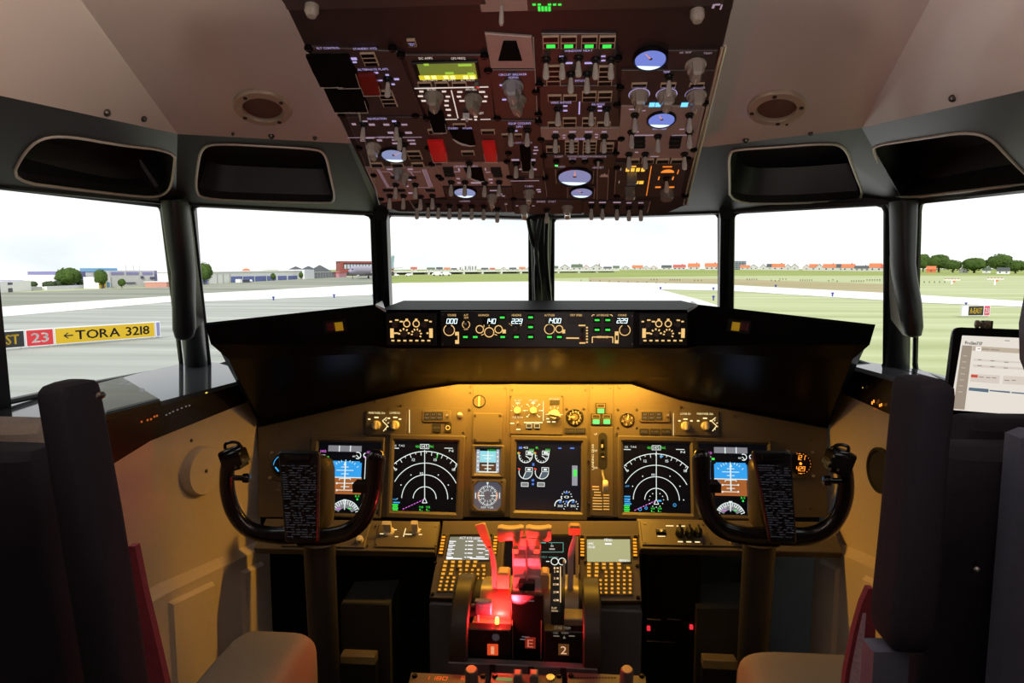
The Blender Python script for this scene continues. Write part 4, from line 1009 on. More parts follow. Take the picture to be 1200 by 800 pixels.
# base plate: outline a little larger than the modules
b = MB(M_OHB); o = [tuple(OH.uv(x, y)) for x, y in ((446, 240), (468, 248), (780, 250), (804, 240), (858, 9), (336, 9))]
b.prism(o, -.03, 0, .0008); b.build('base_plate', oh)
for pts in (((418, 118), (445, 238)), ((850, 52), (804.5, 239)), ((846, 54), (801, 238))):
    b = MB(M_STEEL); a, c = [OH.uv(*p) for p in pts]; b.tube([(a.x, a.y, .002), (c.x, c.y, .002)], .0018, 6); b.build('edge_rail', oh, label='thin bright metal edge rail')
PL = [(None, ((362, 52), (466, 58), (497, 133), (406, 133))), (None, ((406.5, 135), (498, 135), (519, 192), (428, 192))), (M_OHG, ((428, 194.5), (511, 194.5), (521, 229), (447, 236))),
      (None, ((473, 62), (573, 62), (580, 137), (501, 137))), (None, ((500, 138.5), (590, 138.5), (598, 188), (508, 188))), (M_OHG, ((509, 185), (594, 187), (599, 216), (517, 216))),
      (None, ((519, 218), (600, 218), (602, 232), (525, 232))), (M_OHG, ((568, 37), (623, 41), (627, 78), (575, 78))), (None, ((573, 79.5), (627, 79.5), (631, 137), (581, 137))),
      (None, ((588, 139), (633, 139), (638, 205), (597, 205))), (None, ((598, 206.5), (638, 206.5), (640, 231), (602, 231))), (None, ((632, 98), (723, 98), (726, 146), (634, 146))),
      (M_OHG, ((633, 148), (727, 148), (727, 162), (634, 162))), (None, ((637, 180), (722, 180), (720, 195), (638, 195))), (None, ((651, 196), (697, 196), (696, 214), (652, 214))), (None, ((665, 217), (699, 217), (698, 231), (665, 231))),
      (None, ((700, 196), (714, 196), (713, 232), (699, 232))), (None, ((728, 80), (842, 80), (828, 121), (727, 121))), (None, ((783, 57), (841, 57), (838, 79), (781, 79))),
      (M_OHG, ((728, 122), (826, 123), (813, 183), (723, 183))), (None, ((720, 189), (806, 190), (797, 228), (721, 229))), (None, ((482, 233), (600, 233), (601, 247), (484, 243))), (None, ((602, 233), (682, 233), (682, 249), (603, 249))), (None, ((683, 234), (762, 234), (759, 249), (684, 250))),
      (None, ((634, 37), (722, 37), (723, 96), (635, 96)))]
for m_, p in PL: ohplate(0, 0, 0, 0, m_, pts=p)

def lg_on(m_): b = MB(m_); b.on(OH, .0036); return b
LV, LP, LW = lg_on(G_VIO), lg_on(G_PNK), lg_on(G_WRM)
for t, x, y, w in (('FLT CONTROL', 385, 53.5, 27), ('STANDBY HYD', 428, 54, 28), ('ALTERNATE FLAPS', 437, 78.5, 36), ('NAVIGATION', 442, 136.5, 22), ('CIRCUIT BREAKER', 601, 84.5, 33), ('NORMAL', 602, 88, 12), ('EQUIP COOLING', 609, 142, 26), ('SUPPLY', 609, 145.8, 8),
                   ('WINDOW HEAT', 678, 56.5, 33), ('WING ANTI-ICE', 657.5, 117.5, 24), ('ENG ANTI-ICE', 701, 119.5, 15), ('HYD PUMPS', 680, 160.5, 13), ('PITOT', 680, 92, 12), ('TEMP', 781, 81.5, 8), ('STANDBY', 531, 148, 12), ('POWER', 548, 148, 11), ('DUCT PRESS', 773, 148.3, 16)):
    LV.text(t, x, y, 2.4, w=w)
for x, y, w, h in ((370, 65, 8, 2.4), (373, 70, 6, 2), (375, 75, 6, 2), (415, 66, 7, 3), (416, 70, 5, 2), (397, 88, 5, 2.4), (388, 100, 5, 2), (392, 106, 4, 2), (441, 82.5, 5, 2), (446, 91.5, 5, 1.6), (454, 85, 4, 2), (465, 90, 6, 2.4), (461, 96, 4, 2), (658, 63.5, 5, 1.8), (658, 68.5, 5, 1.8), (707, 63, 5, 1.8), (707, 68, 5, 1.8), (666, 71, 10, 2.2), (690, 71, 10, 2.2), (679, 85, 4, 1.8), (662.5, 121.5, 5, 1.6), (662.5, 127, 5, 1.8), (703, 122, 5, 1.6), (703, 127, 5, 1.6), (679, 124, 1.6, 15), (588, 97, 5, 2), (591, 114, 5, 2), (604, 150.8, 5, 1.6), (462, 139.5, 5, 2)): LV.rect(x, y, w, h)
LV.arc(601, 99, 10.5, 35, 75, 1.0); LV.arc(601, 99, 10.5, 110, 165, 1.0); LV.arc(607, 115, 10, 20, 70, 1)
for x in (749, 781): LV.arc(x, 108, 12, -50, 230, .9)
LV.arc(815, 108, 12, 60, 200, .5); LV.arc(815, 75, 9, 100, 230, .5)
LV.rect(661, 148, 1, .8) if False else None
for t, x, y, w in (('CONT CAB', 749, 100, 17), ('FWD CAB', 783, 100, 17), ('AFT CAB', 819, 100, 14), ('AIR TEMP', 803, 58.6, 14), ('TRIM', 829, 59.5, 10), ('DISPLAYS', 452, 158.5, 16), ('EMER EXIT LIGHTS', 609.5, 164.8, 28), ('CABIN', 620, 216, 10), ('GENERATORS', 546, 192.5, 28), ('FLIGHT', 655, 181, 10), ('VOICE RECORDER', 675, 181, 20), ('MICROPHONE', 692, 181, 15), ('MONITOR', 705, 181, 11), ('ENGINE', 634, 234, 10), ('START', 647, 234, 9), ('LANDING', 545, 233.5, 12), ('ERASE', 671, 183.8, 8), ('TEST', 685, 183.8, 6), ('HEADSET', 701, 194, 13), ('RADIO', 658, 193, 9)): LP.text(t, x, y, 2.1, w=w)
for x, y, w, h in ((415, 143, 5, 2.4), (428, 139.5, 6, 1.6), (436, 143.5, 7, 2.4), (453, 143.5, 7, 2.4), (474, 143.5, 7, 2), (458, 153, 7, 2.4), (479, 153, 8, 2.4), (425, 162, 5, 2.4), (445, 162, 6, 2.4), (434, 159, 10, 1.8), (463, 161.5, 7, 1.6), (464, 165.5, 8, 2), (482, 162, 9, 1.6), (484, 166, 7, 2), (437, 158.5, 60, .6), (477, 158.5, 35, .6),
                   (747, 114, 3, 3), (741, 125.5, 8, 1.4), (754, 127, 5, 1.2), (745, 148, 5, 1.2), (746, 152, 5, 1.4), (754, 156, 24, 1.2), (797, 156, 20, .7), (799, 149, 6, 1), (746, 176, 4, 1.2), (767, 181, 10, .8), (628, 170, 4, 1.6), (628, 173.6, 6, 1.4), (627, 177.5, 4, 1.4), (604, 185, 9, 2), (624, 185, 7, 2.4), (611, 196, 5, 1.4), (627, 196, 4, 2), (615, 209.6, 34, .7), (616, 181.5, 10, .6), (631, 220, 5, 1.4), (632, 222.5, 4, 1.4), (587, 225.5, 4, 1), (590, 227.5, 4, 1), (580, 221, 12, 1.2), (593, 237, 3, 1), (606, 239, 3, .8), (625, 239, 3, .8), (651, 152, 6, 1.6), (671, 152, 8, 1.6), (690, 152, 9, 1.6), (708, 152, 6, 1.6), (661, 156, 4, 1.2), (699, 155, 4, 1.2), (661, 159, 3, 1.4), (699, 158.5, 3, 1.4),
                   (693, 235, 6, 1.2), (706, 235, 8, 1.4), (723, 235, 9, 1.4), (737, 235.5, 6, 1.2), (751, 235.5, 6, 1.2), (538, 196.5, 2, 3), (569, 196, 1.4, 3), (537, 207, 4, 1.4), (575, 208, 5, 1.6), (538, 212, 4, 1.4), (576, 212, 3, 1.2), (558, 212, 12, 1.8), (535, 199, 8, .6), (572, 199.5, 6, .6)): LP.rect(x, y, w, h)
# fuel module synoptic lines
for p in (((442, 196), (454, 217)), ((444, 196), (456, 217)), ((495, 196), (503, 217)), ((497, 196), (505, 217)), ((499, 196), (507, 217)), ((446, 199), (457, 199), (461, 204)), ((478, 199), (494, 199)), ((481, 199), (485, 204)), ((453, 217.5), (462, 217.5)), ((490, 217.5), (504, 217.5))): LP.line(p, .6)
for x, y, w in ((457, 196, 7), (481, 196, 6), (479, 208.5, 6), (477, 216, 4), (481, 224, 5), (474, 211, 3)): LP.rect(x, y, w, 1.6)
for t, x, y, w in (('DC AMPS', 499, 65.5, 16), ('CPS FREQ', 537, 65.5, 17), ('DC VOLTS', 504, 91, 17), ('AC AMPS', 526, 91, 15), ('AC VOLTS', 548, 91, 16), ('BATTERY', 506, 102, 11), ('APU GEN', 552, 102, 13), ('GALLEY', 561, 130, 12)): LW.text(t, x, y, 2.5, w=w)
LW.rect(529, 100, 87, 1.3); LW.line([(529, 103), (537, 136)], 1.3)
for x, y, w in ((494, 104.5, 5), (493, 110, 6), (497, 115.5, 6), (520.5, 104.5, 5), (525, 110.5, 5), (523.5, 115.5, 5), (523.5, 121, 5), (525.5, 126, 6), (526.5, 132.5, 4), (539, 105, 6), (538, 110.5, 5), (541.5, 115.5, 6), (565, 105, 7), (569.5, 110.5, 4), (567.5, 116, 6), (557.5, 134, 4), (557.5, 137.5, 3)): LW.rect(x, y, w, 2)
for x, w in ((504, 7), (529, 14), (547, 13), (569, 12)): LW.rect(x, 137.2, w, .9)
for b, l in ((LV, 'violet lit legends'), (LP, 'pale pink legends'), (LW, 'warm white legends of the electrical meter module')): b.build('legend', oh, label=l, recalc=False)

# toggle switches
tb = MB(M_BLACK); tb.lathe([(.0062, 0), (.0062, .002), (.0045, .0035), (.004, .006), (.0003, .006)], 10); tb.use(M_STEEL); tb.lathe([(.0052, .002), (.0052, .003), (.0040, .0031)], 8); TB = tb.mesh('switch_base')
L = []
for z, a, b_ in ((.003, .0024, .0024), (.008, .0028, .0022), (.018, .0040, .0026), (.0235, .0038, .0026), (.0255, .0024, .0016)):
    L.append([(a * math.cos(2 * PI * i / 12), b_ * math.sin(2 * PI * i / 12), z) for i in range(12)])
tl = MB(M_LEV); tl.loft(L); TL = tl.mesh('lever')
def toggle(x, y, tilt=0, sc=1.0):
    o = put(oh, OH, OH, TB, 'toggle_switch', x, y, .003, sc=sc)
    c = link('lever', TL, o); c.rotation_euler = (math.radians(tilt), 0, 0)
for x, y, t in ((426, 143, 8), (465, 143, 8), (469, 155, 8), (474, 167, 8), (455, 90, 8), (464, 214, 12), (487, 214, 12), (457, 227, 12), (473, 227, 12), (493, 228, 12), (507, 227, 12), (489, 239, 10), (502, 238, 10), (514, 238.5, 10), (527, 239, 10), (539, 239.5, 10), (553, 239.5, 10), (567, 240, 10), (583, 243, 10),
                (529, 211, 8), (545, 211, 8), (568, 212, 8), (585, 211, 8), (550, 189, 8), (599, 150, 8), (618, 150, 8), (605, 189, 8), (623, 189, 8), (640, 67, 14), (659, 67, 14), (678, 65, 8), (698, 67, 14), (716, 67, 14), (669, 84, 14), (688, 84, 14), (654, 125, 8), (693, 125, 8), (711, 125, 8),
                (651, 157, 16), (670, 157, 16), (689, 157, 16), (708, 157, 16), (784, 87, 18), (744, 132, 14), (808, 132, 14), (740, 152, 10), (771, 157, 10), (808, 152, 10), (737, 178, 6), (756, 178, 6), (802, 178, 12), (781, 207, 4), (693, 239.5, 12), (706, 239.5, 10), (723, 240, 12), (737, 241, 10), (751, 241, 10), (641, 244, 10)):
    toggle(x, y, t)
# rotary knobs with a pointer wedge
def rotary(x, y, s, col, rot=0, hs=1.0):
    b = MB(col); r = .0092 * s
    b.lathe([(r * 1.25, 0), (r * 1.25, .002), (r * 1.1, .003), (r, .010 * hs), (.0003, .010 * hs)], 18)
    L = []
    for z, k in ((.003, 1.0), (.018 * hs, .92), (.021 * hs, .7)):
        L.append([(px * r * k, py * r * k, z) for px, py in ((-.55, -1.15), (.55, -1.15), (.75, .5), (.3, 1.35), (-.3, 1.35), (-.75, .5))])
    b.loft(L)
    b.use(M_KNOBW); b.box(-r * .06, r * .06, 0, r * 1.0, .0212 * hs, .0216 * hs)
    return put(oh, OH, OH, b.mesh('rotary_knob'), 'rotary_knob', x, y, .003, rot=rot)
M_KG = mat('grey knob', (0.22, 0.20, 0.17), 0.45, var=.1); M_KC = mat('pale clear knob', (0.34, 0.31, 0.27), 0.25, var=.1, coat=.4); M_KB = mat('blue grey knob', (0.26, 0.27, 0.29), 0.5)
for x, y, s, c, r in ((509, 110, 1.15, M_KG, 180), (555, 113, 1.1, M_KG, 200), (601, 98, 1.25, M_KB, 185), (606, 114, 1.1, M_KG, 200), (438, 169, 1.0, M_KC, 180), (815, 73, 1.15, M_KC, 180), (749, 108, 1.15, M_KC, 180), (781, 109, 1.15, M_KC, 180), (816, 109, 1.15, M_KC, 180), (577, 228, .85, M_KC, 180), (620, 223, .9, M_KC, 180), (615, 241, .9, M_KC, 180), (665, 241, .9, M_KC, 180), (467, 197, .7, M_KB, 180), (475, 203, .6, M_KC, 180)):
    rotary(x, y, s, c, r)
M_CLR = mat('smoked clear knob', (0.14, 0.13, 0.12), 0.15, var=.1, coat=.5)
for x, y, s in ((740, 201, 1.0), (738, 219, 1.0)):
    b = MB(M_CLR); b.box(-.0085, .0085, -.006, .006, 0, .020, .002, r=.002); b.use(M_KNOBW); b.box(-.0085, .0085, -.006, .006, 0, .001, r=.002); put(oh, OH, OH, b.mesh('selector_knob'), 'selector_knob', x, y, .003, sc=s)
b = MB(M_CLR); b.lathe([(.012, 0), (.012, .010), (.010, .016), (.0003, .016)], 20); put(oh, OH, OH, b.mesh('selector_knob'), 'selector_knob', 781, 222, .003)

# lit round gauges
def blue_gauge(x, y, r, tilt, face, bar=True, lab='round blue white lit gauge', needle=None):
    k = OH.sx(x, y) * r; b = MB(M_BLACK)
    b.lathe([(k * 1.12, 0), (k * 1.12, .004), (k * 1.02, .005), (k, .003), (.0003, .003)], 32)
    o = put(oh, OH, OH, b.mesh('round_gauge'), 'round_gauge', x, y, .002, label=lab); o.data = o.data
    b = MB(face); b.prism([(k * .97 * math.cos(2 * PI * i / 28), k * .97 * math.sin(2 * PI * i / 28)) for i in range(28)], .003, .0038); d = b.build('dial', o)
    b = MB(glow('lit bar', (0.75, 0.92, 1.0), 1.3))
    if bar:
        p = [(k * .95 * math.cos(math.radians(a)), k * .95 * math.sin(math.radians(a)), .004) for a in range(212, 329, 9)]; b.face(p)
    b.use(mat('gauge hub', (0.05, 0.04, 0.06), .4)); b.lathe([(k * .12, .0041), (.0003, .0045)], 12, (0, k * .15, 0))
    b.use(glow('needle salmon', (0.9, 0.35, 0.28), .8)); n_ = needle if needle is not None else 100
    a = math.radians(n_); e = V((math.cos(a), math.sin(a))) * k * .8; s_ = V((-e.y, e.x)).normalized() * k * .06; c0 = V((0, k * .15))
    b.face([(*(c0 - s_), .0043), (*(e - s_ * .4), .0043), (*(e + s_ * .4), .0043), (*(c0 + s_), .0043)])
    b.build('dial_markings', d, recalc=False)
F1 = glow('gauge blue', (0.22, 0.29, 0.85), .78); F2 = glow('gauge lilac', (0.34, 0.34, 0.64), .66); F3 = glow('gauge grey blue', (0.36, 0.42, 0.74), .66)
blue_gauge(762, 66, 18.5, 0, F1, needle=120); blue_gauge(462, 179, 14.5, 0, F3, needle=40); blue_gauge(775, 137, 15.5, 0, F1, needle=110); blue_gauge(673.5, 204.5, 19.5, 0, F2, needle=90); blue_gauge(681.5, 222.5, 12.5, 0, F2, needle=130); blue_gauge(545, 222.5, 12.5, 0, F3, needle=150)
# black half dials with a pale crescent
for x, y, w, h in ((542, 158, 27, 18), (556, 201.5, 21, 15)):
    b = MB(M_GUARD); c = OH.uv(x, y); a, d = w / 2 * OH.sx(x, y), h / 2 * OH.sy(x, y)
    o = [(c.x - a, c.y + d), (c.x - a * .82, c.y - d * .05), (c.x - a * .3, c.y - d * .6), (c.x + a * .5, c.y - d), (c.x + a, c.y - d), (c.x + a, c.y + d)]
    b.prism(o, .003, .006, .001); q = b.build('dark_dial', oh, label='black quarter dial with a pale crescent edge')
    b = MB(mat('crescent', (0.62, 0.60, 0.55), .4)); b.tube([(*p, .0055) for p in ((c.x - a * .86, c.y - d * .12), (c.x - a * .55, c.y - d * .5), (c.x - a * .1, c.y - d * .85), (c.x + a * .5, c.y - d * 1.05), (c.x + a * .95, c.y - d * 1.02))], [.0008, .0017, .002, .0014, .0008], 6); b.build('crescent', q)
# trapezoid window in the upper module
b = MB(M_GUARD); b.prism([tuple(OH.uv(x, y)) for x, y in ((584, 68), (590, 45), (605, 45), (612, 68))], .003, .005, .001); b.build('dark_window', oh)
# number display
b = MB(M_BLACK); a, c = OH.uv(489, 89), OH.uv(560, 67); b.box(a.x, c.x, a.y, c.y, .003, .007, .0015); lc = b.build('meter_display', oh, label='yellow green lit meter display')
b = MB(mat('lcd olive', (0.05, 0.06, 0.01), .3, emit=(0.13, 0.17, 0.025), es=1.0)); b.on(OH, .0075); b.rect(525, 78, 67, 19)
b.use(glow('lcd yellow', (0.75, 0.62, 0.03), 1.0)); b.rect(525, 84.5, 67, 5.5, .0077)
b.use(glow('lcd hot', (1.0, 0.92, 0.25), 1.5))
for x in (501, 509, 523, 531, 546, 554): b.rect(x, 84.5, 5.5, 4, .0079)
b.use(glow('lcd green', (0.35, 0.60, 0.05), 1.0))
for x, y, w in ((500, 69.5, 6), (545, 70, 16), (527, 79.5, 10), (552, 80, 8)): b.rect(x, y, w, 2.6, .0079)
b.build('digits', lc, label='glowing yellow digits', recalc=False)
# annunciator lights
def annunciator(x0, x1, y0, y1, rows=1, lit=None, m_=None):
    cx, cy = (x0 + x1) / 2, (y0 + y1) / 2; c = OH.uv(cx, cy); a, d = (x1 - x0) / 2 * OH.sx(cx, cy), (y1 - y0) / 2 * OH.sy(cx, cy)
    b = MB(m_ or M_AMBO); b.M = Matrix.Translation((c.x, c.y, 0)); b.box(-a, a, -d, d, .002, .0055, .0006)
    b.use(M_GLASS); hr = 2 * d / rows
    for i in range(rows): b.box(-a * .88, a * .88, -d + hr * (i + .14), -d + hr * (i + .86), .0055, .0058)
    o = b.build('annunciator_light', oh)
    if lit:
        g = MB(lit); g.M = Matrix.Translation((c.x, c.y, 0)); g.box(-a * .55, a * .55, -d + hr * .22, -d + hr * .78, .0058, .0061); g.build('lens', o, label='lit lens')
for x0, x1 in ((636, 655), (657, 676), (681, 700), (702, 721)): annunciator(x0, x1, 38.5, 53, 2, G_GRN)
for a in ((425, 442, 58.5, 74, 3), (446, 463, 103, 122, 4), (478, 494, 174, 184, 2), (435, 449, 188, 193, 1), (459, 473, 188, 193, 1), (483, 497, 188, 193, 1), (490, 506, 93, 98, 1), (510, 526, 93, 98, 1), (530, 547, 93, 98, 1), (502, 518, 148.5, 154, 1), (564, 580, 149, 154, 1), (541, 556, 174, 179, 1), (531, 546, 142, 145.5, 1), (640, 657, 73.5, 97, 4), (701, 718, 74, 97, 4), (642, 658, 108, 115, 1), (660, 676, 108, 115, 1), (682, 699, 104, 116, 2), (700.5, 717, 104, 116, 2), (642, 658, 140, 145.5, 1), (659.5, 675.5, 135, 145.5, 2), (682, 698, 135, 145.5, 2), (699.5, 715.5, 140, 145.5, 1), (640, 656, 169, 175, 1), (662, 678, 162.5, 178, 4), (683, 699, 162.5, 178, 4), (703.5, 719, 165, 174.5, 2), (740, 758, 94, 98, 1), (774, 792, 94, 98, 1), (808, 825, 94, 98, 1), (739, 749, 183.5, 188.5, 1), (752, 766, 183.5, 188.5, 1), (769, 784, 183.5, 188.5, 1), (786, 800, 183.5, 188.5, 1), (588, 596, 154, 158, 1), (603, 612, 154, 158, 1), (478, 487.5, 43, 51, 1, None)): annunciator(*a)
for a in ((743, 756, 157, 160.5), (743, 756, 162, 165.5), (742, 756, 167, 170.5), (785, 799, 157, 160.5), (784, 798, 162, 165.5), (784, 797, 167, 170.5), (519, 531, 193.5, 196), (520, 532, 197.5, 200), (521, 533, 201.5, 204), (575, 587, 194, 196.5), (576, 588, 198, 200.5), (578, 589, 202, 204.5), (458, 465, 204.5, 206.5), (477, 488, 204.5, 206.5), (449, 461, 219.5, 221.5), (466, 475, 219.5, 221.5), (499, 510, 219.5, 221.5), (601, 615, 205.5, 208)):
    annunciator(*a[:4], 1, None, M_BLACKM)
b = MB(G_VIO); b.on(OH, .0062); b.text('TEST', 483, 47, 3, w=7); b.build('legend', oh, label='lit test caption', recalc=False)
# hinged switch guards
def guard(x0, x1, y0, y1, m_, h=.014, cap=None):
    a, c = OH.uv(x0, y1), OH.uv(x1, y0); w, l = c.x - a.x, c.y - a.y; b = MB(m_); b.M = Matrix.Translation((a.x, a.y, .003))
    L = [[(0, l, 0), (w, l, 0), (w, 0, 0), (0, 0, 0)], [(0, l, h * .35), (w, l, h * .35), (w, l * .02, h * .9), (0, l * .02, h * .9)], [(w * .1, l * .92, h * .5), (w * .9, l * .92, h * .5), (w * .88, l * .08, h), (w * .12, l * .08, h)]]
    b.loft(L); o = b.build('switch_guard', oh)
    e = MB(mat('guard edge', (0.45, 0.40, 0.34), .4) if cap is None else cap); e.M = b.M
    e.tube([(0, l * .45, h * .62), (w * .02, 0, h * .95), (w * .98, 0, h * .95), (w, l * .45, h * .62)], .0007, 5); e.build('guard_rim', o)
    return o
for a in ((376, 388, 60, 92), (397, 409, 60, 93), (393, 405, 96, 122), (411, 421, 96, 122), (508, 519, 127, 146), (612, 621, 168, 192)): guard(*a, M_GUARD, .012)
for a in ((508, 519, 161, 181), (569, 580, 162, 181)): guard(*a, M_GRED, .012)
guard(427, 440, 82, 101, M_GDRED, .013)
# cabin pressure module: amber lit marks and blue captions
b = MB(glow('amber lit', (1.0, 0.52, 0.06), 1.2)); b.on(OH, .0037)
for x in (735.5, 741.5, 747.5, 753.5): b.rect(x, 196.5, 4.4, 4.2)
b.rect(741.5, 192.6, 8, 1.2); b.rect(740.5, 200, 11, 1); b.rect(747, 211.5, 2.4, 3.4); b.rect(751.5, 211.5, 5, 3.6)
b.use(glow('orange lit', (1.0, 0.26, 0.03), 1.1)); b.line([(763.3, 192), (757.5, 227)], .9); b.rect(782, 193, 11, 1.2); b.disc(782, 200, 7.8, None, 16, 0, 180); b.rect(772, 206.5, 1.4, 4); b.rect(788.5, 206.5, 1.6, 4); b.rect(794.5, 199, 1, 5); b.rect(771, 217, 6.5, 1.6); b.rect(787, 217, 6, 1.6)
b.use(glow('dim white', 0, 0)); b.rect(727.5, 196, 1, 3); b.rect(725.5, 211, 1, 3)
b.build('legend', oh, label='amber and orange lit marks of the cabin pressure module', recalc=False)
b = MB(glow('cyan lit', (0.15, 0.55, 1.0), 1.6)); b.on(OH, .0037); b.rect(764, 120, 6.5, 5); b.rect(771.5, 120, 7, 5); b.rect(802, 120, 8, 5)
b.build('lens', oh, label='lit blue captions', recalc=False)
b = MB(G_GRNB); b.on(OH, .004); b.disc(652, 191.5, 1.9); b.build('lens', oh, label='small green light', recalc=False)
for x, r in ((652, 3.8), (671, 4.2), (685.5, 4.2)):
    b = MB(M_GLASS); k = OH.sx(x, 186.5); b.lathe([(r * k, 0), (r * k, .003), (r * .8 * k, .004), (.0003, .004)], 14); put(oh, OH, OH, b.mesh('push_button'), 'push_button', x, 186.5, .003)
b = MB(M_GLASS); k = OH.sx(701, 187); b.lathe([(6.2 * k, 0), (6.2 * k, .002), (5.2 * k, .003), (2 * k, .0015)], 18); b.use(M_LEV); b.lathe([(1.9 * k, .001), (1.6 * k, .008), (.0003, .009)], 10); put(oh, OH, OH, b.mesh('headset_jack'), 'headset_jack', 701, 187, .003)
b = MB(mat('mountain mark', (0.75, 0.70, 0.72), .5)); b.on(OH, .0037); b.poly([(702.5, 205), (705, 201.5), (706.5, 202.5), (708.5, 200.5), (710, 202.5), (711.5, 201.8), (713, 205)]); b.build('mountain_symbol', oh, label='pale jagged mountain shaped mark', recalc=False)
# bright T shaped galley switch and quarter turn fasteners
b = MB(mat('pale lit lever', (0.62, 0.64, 0.68), .3)); b.box(-.0045, .0045, .0015, .005, .002, .010, .001); b.box(-.0018, .0018, -.006, .002, .002, .010, .001); put(oh, OH, OH, b.mesh('toggle_switch'), 'toggle_switch', 547, 131, .003, label='pale T shaped galley switch')
b = MB(M_STEEL); b.lathe([(.004, 0), (.0035, .006), (.0003, .0065)], 12); put(oh, OH, OH, b.mesh('push_button'), 'push_button', 559, 96, .003)
fs = MB(M_GUARD); fs.lathe([(.0055, 0), (.0055, .003), (.0042, .0045), (.0003, .0045)], 10); fs.use(M_SCREW); fs.box(-.0035, .0035, -.0006, .0006, .0045, .005); FS = fs.mesh('fastener')
for x, y in ((362, 54), (460, 54), (470, 62), (568, 63), (400, 132), (487, 133), (500, 136), (583, 136), (421, 171), (502, 171), (506, 190), (514, 204), (438, 203), (447, 231), (517, 207), (594, 187), (597, 205), (631, 140), (634, 161), (728, 160), (637, 181), (723, 194), (727, 100), (723, 120), (826, 118), (813, 173), (722, 177), (806, 183), (803, 228), (723, 228), (632, 96), (724, 66), (572, 80), (628, 105), (631, 131), (639, 207), (602, 231), (596, 177)):
    put(oh, OH, OH, FS, 'fastener', x, y, .0015)
# pale dividing strips at the module edges
M_EDGE = mat('module edge', (0.42, 0.37, 0.32), .4)
for p in (((509, 186), (518, 216)), ((513, 195), (521, 228)), ((430, 195), (447, 231)), ((594, 188), (599, 214)), ((625, 41), (630, 137)), ((724, 147), (724, 158)), ((637, 198), (641, 228)), ((651, 197), (652, 213)), ((696, 198), (694.5, 213)), ((665, 218), (665, 230)), ((697, 219), (696, 231)), ((700, 196), (699.5, 232)), ((713.5, 196), (711.5, 232)), ((722, 197), (720, 225)), ((762, 234), (759, 246)), ((480, 233), (487, 244)), ((575, 240), (577, 248)), ((592, 235), (594, 248)), ((725, 165), (724, 176)), ((824, 124), (811, 175))):
    b = MB(M_EDGE); a, c = [OH.uv(*q_) for q_ in p]; b.tube([(a.x, a.y, .0032), (c.x, c.y, .0032)], .0007, 5); b.build('edge_strip', oh)

# ------------------------------------------------------------------ aft overhead panel, only its front edge in view
AO = Frame(OH.world(*OH.uv(597, 9.5)), (1, 0, 0), (0, -math.cos(math.radians(14)), math.sin(math.radians(14))))
ao = thing('aft_overhead_panel', 'rear overhead panel cut by the picture top, with green captions in it', 'overhead panel', mtx=AO.M)
b = MB(M_OHB); b.prism([tuple(AO.uv(x, y)) for x, y in ((336, 9), (858, 9), (872, -70), (305, -70))], -.02, .003, .001); b.build('base_plate', ao)
def aplate(x0, x1, y0, y1, m_=M_OH):
    a, c = AO.uv(x0, y1), AO.uv(x1, y0); b = MB(m_); b.box(a.x, c.x, a.y, c.y, .003, .006, .001); return b.build('module_plate', ao)
aplate(338, 560, -60, 7); aplate(564, 614, -60, 9, M_OHG); aplate(618, 868, -60, 8)
for x, y in ((366, 3), (817, 9)):
    b = MB(M_KC); b.lathe([(.008, 0), (.008, .008), (.005, .013), (.0003, .014)], 14); c = AO.uv(x, y - 2); b.build('knob', ao, loc=(c.x, c.y, .006))
b = MB(M_LEV); c = AO.uv(588, 2); b.tube([(0, 0, 0), (0, 0, .018), (0, 0, .022)], [.002, .003, .002], 8); b.build('toggle_switch', ao, loc=(c.x, c.y, .006))
b = MB(glow('green caption', (.05, .9, .08), 1.0)); b.on(AO, .0065)
for i, x in enumerate((631, 634.5, 638, 641.5)): b.rect(638 - 6 + i * 4, 4, 3, 6)
for x in (626, 632, 644, 650, 656): b.rect(x, -1, 4, 2.4)
b.build('lens', ao, label='green lit captions', recalc=False)
b = MB(G_PNK); b.on(AO, .0065); b.rect(836, 1, 3, 5); b.rect(845, 2, 2, 6); b.rect(841, -1, 6, 2); b.build('legend', ao, label='pale legend', recalc=False)

# ------------------------------------------------------------------ round speakers in the ceiling
def speaker(px, py, c1, c2, k, label):
    n = pl_n(c1, c2, k)
    if n.z > 0: n = -n
    p = UP(px, py, c1, n); u = V((1, 0, 0)); u = (u - n * u.dot(n)).normalized(); fr = Frame(p, u, n.cross(u))
    rt = thing('ceiling_speaker', label, 'speaker', mtx=fr.M, group='round speakers in the ceiling')
    r = 35 * fr.sx(px, py)
    b = MB(mat('speaker ring', (0.44, 0.36, 0.28), .35, .3)); b.lathe([(r, 0), (r, .004), (r * .96, .007), (r * .70, .008), (r * .66, .004), (r * .66, .001)], 40); b.build('ring', rt)
    b = MB(mat('speaker mesh', (0.10, 0.05, 0.035), .6, scale=900, var=.7, bump=.6)); b.lathe([(r * .67, .001), (r * .5, .0035), (.0003, .0045)], 32); b.build('grille', rt, label='dark brown speaker grille')
    for a in (20, 110, 200, 290):
        b = MB(M_SCREW); b.lathe([(.0035, .007), (.0035, .009), (.0003, .0095)], 10, (r * .83 * math.cos(math.radians(a)), r * .83 * math.sin(math.radians(a)), 0)); b.build('screw', rt)
speaker(308, 125, C1, C2, KL, 'round metal ringed speaker in the ceiling left of the overhead panel')
speaker(910, 125, C5, C4, KR, 'round metal ringed speaker in the ceiling right of the overhead panel')
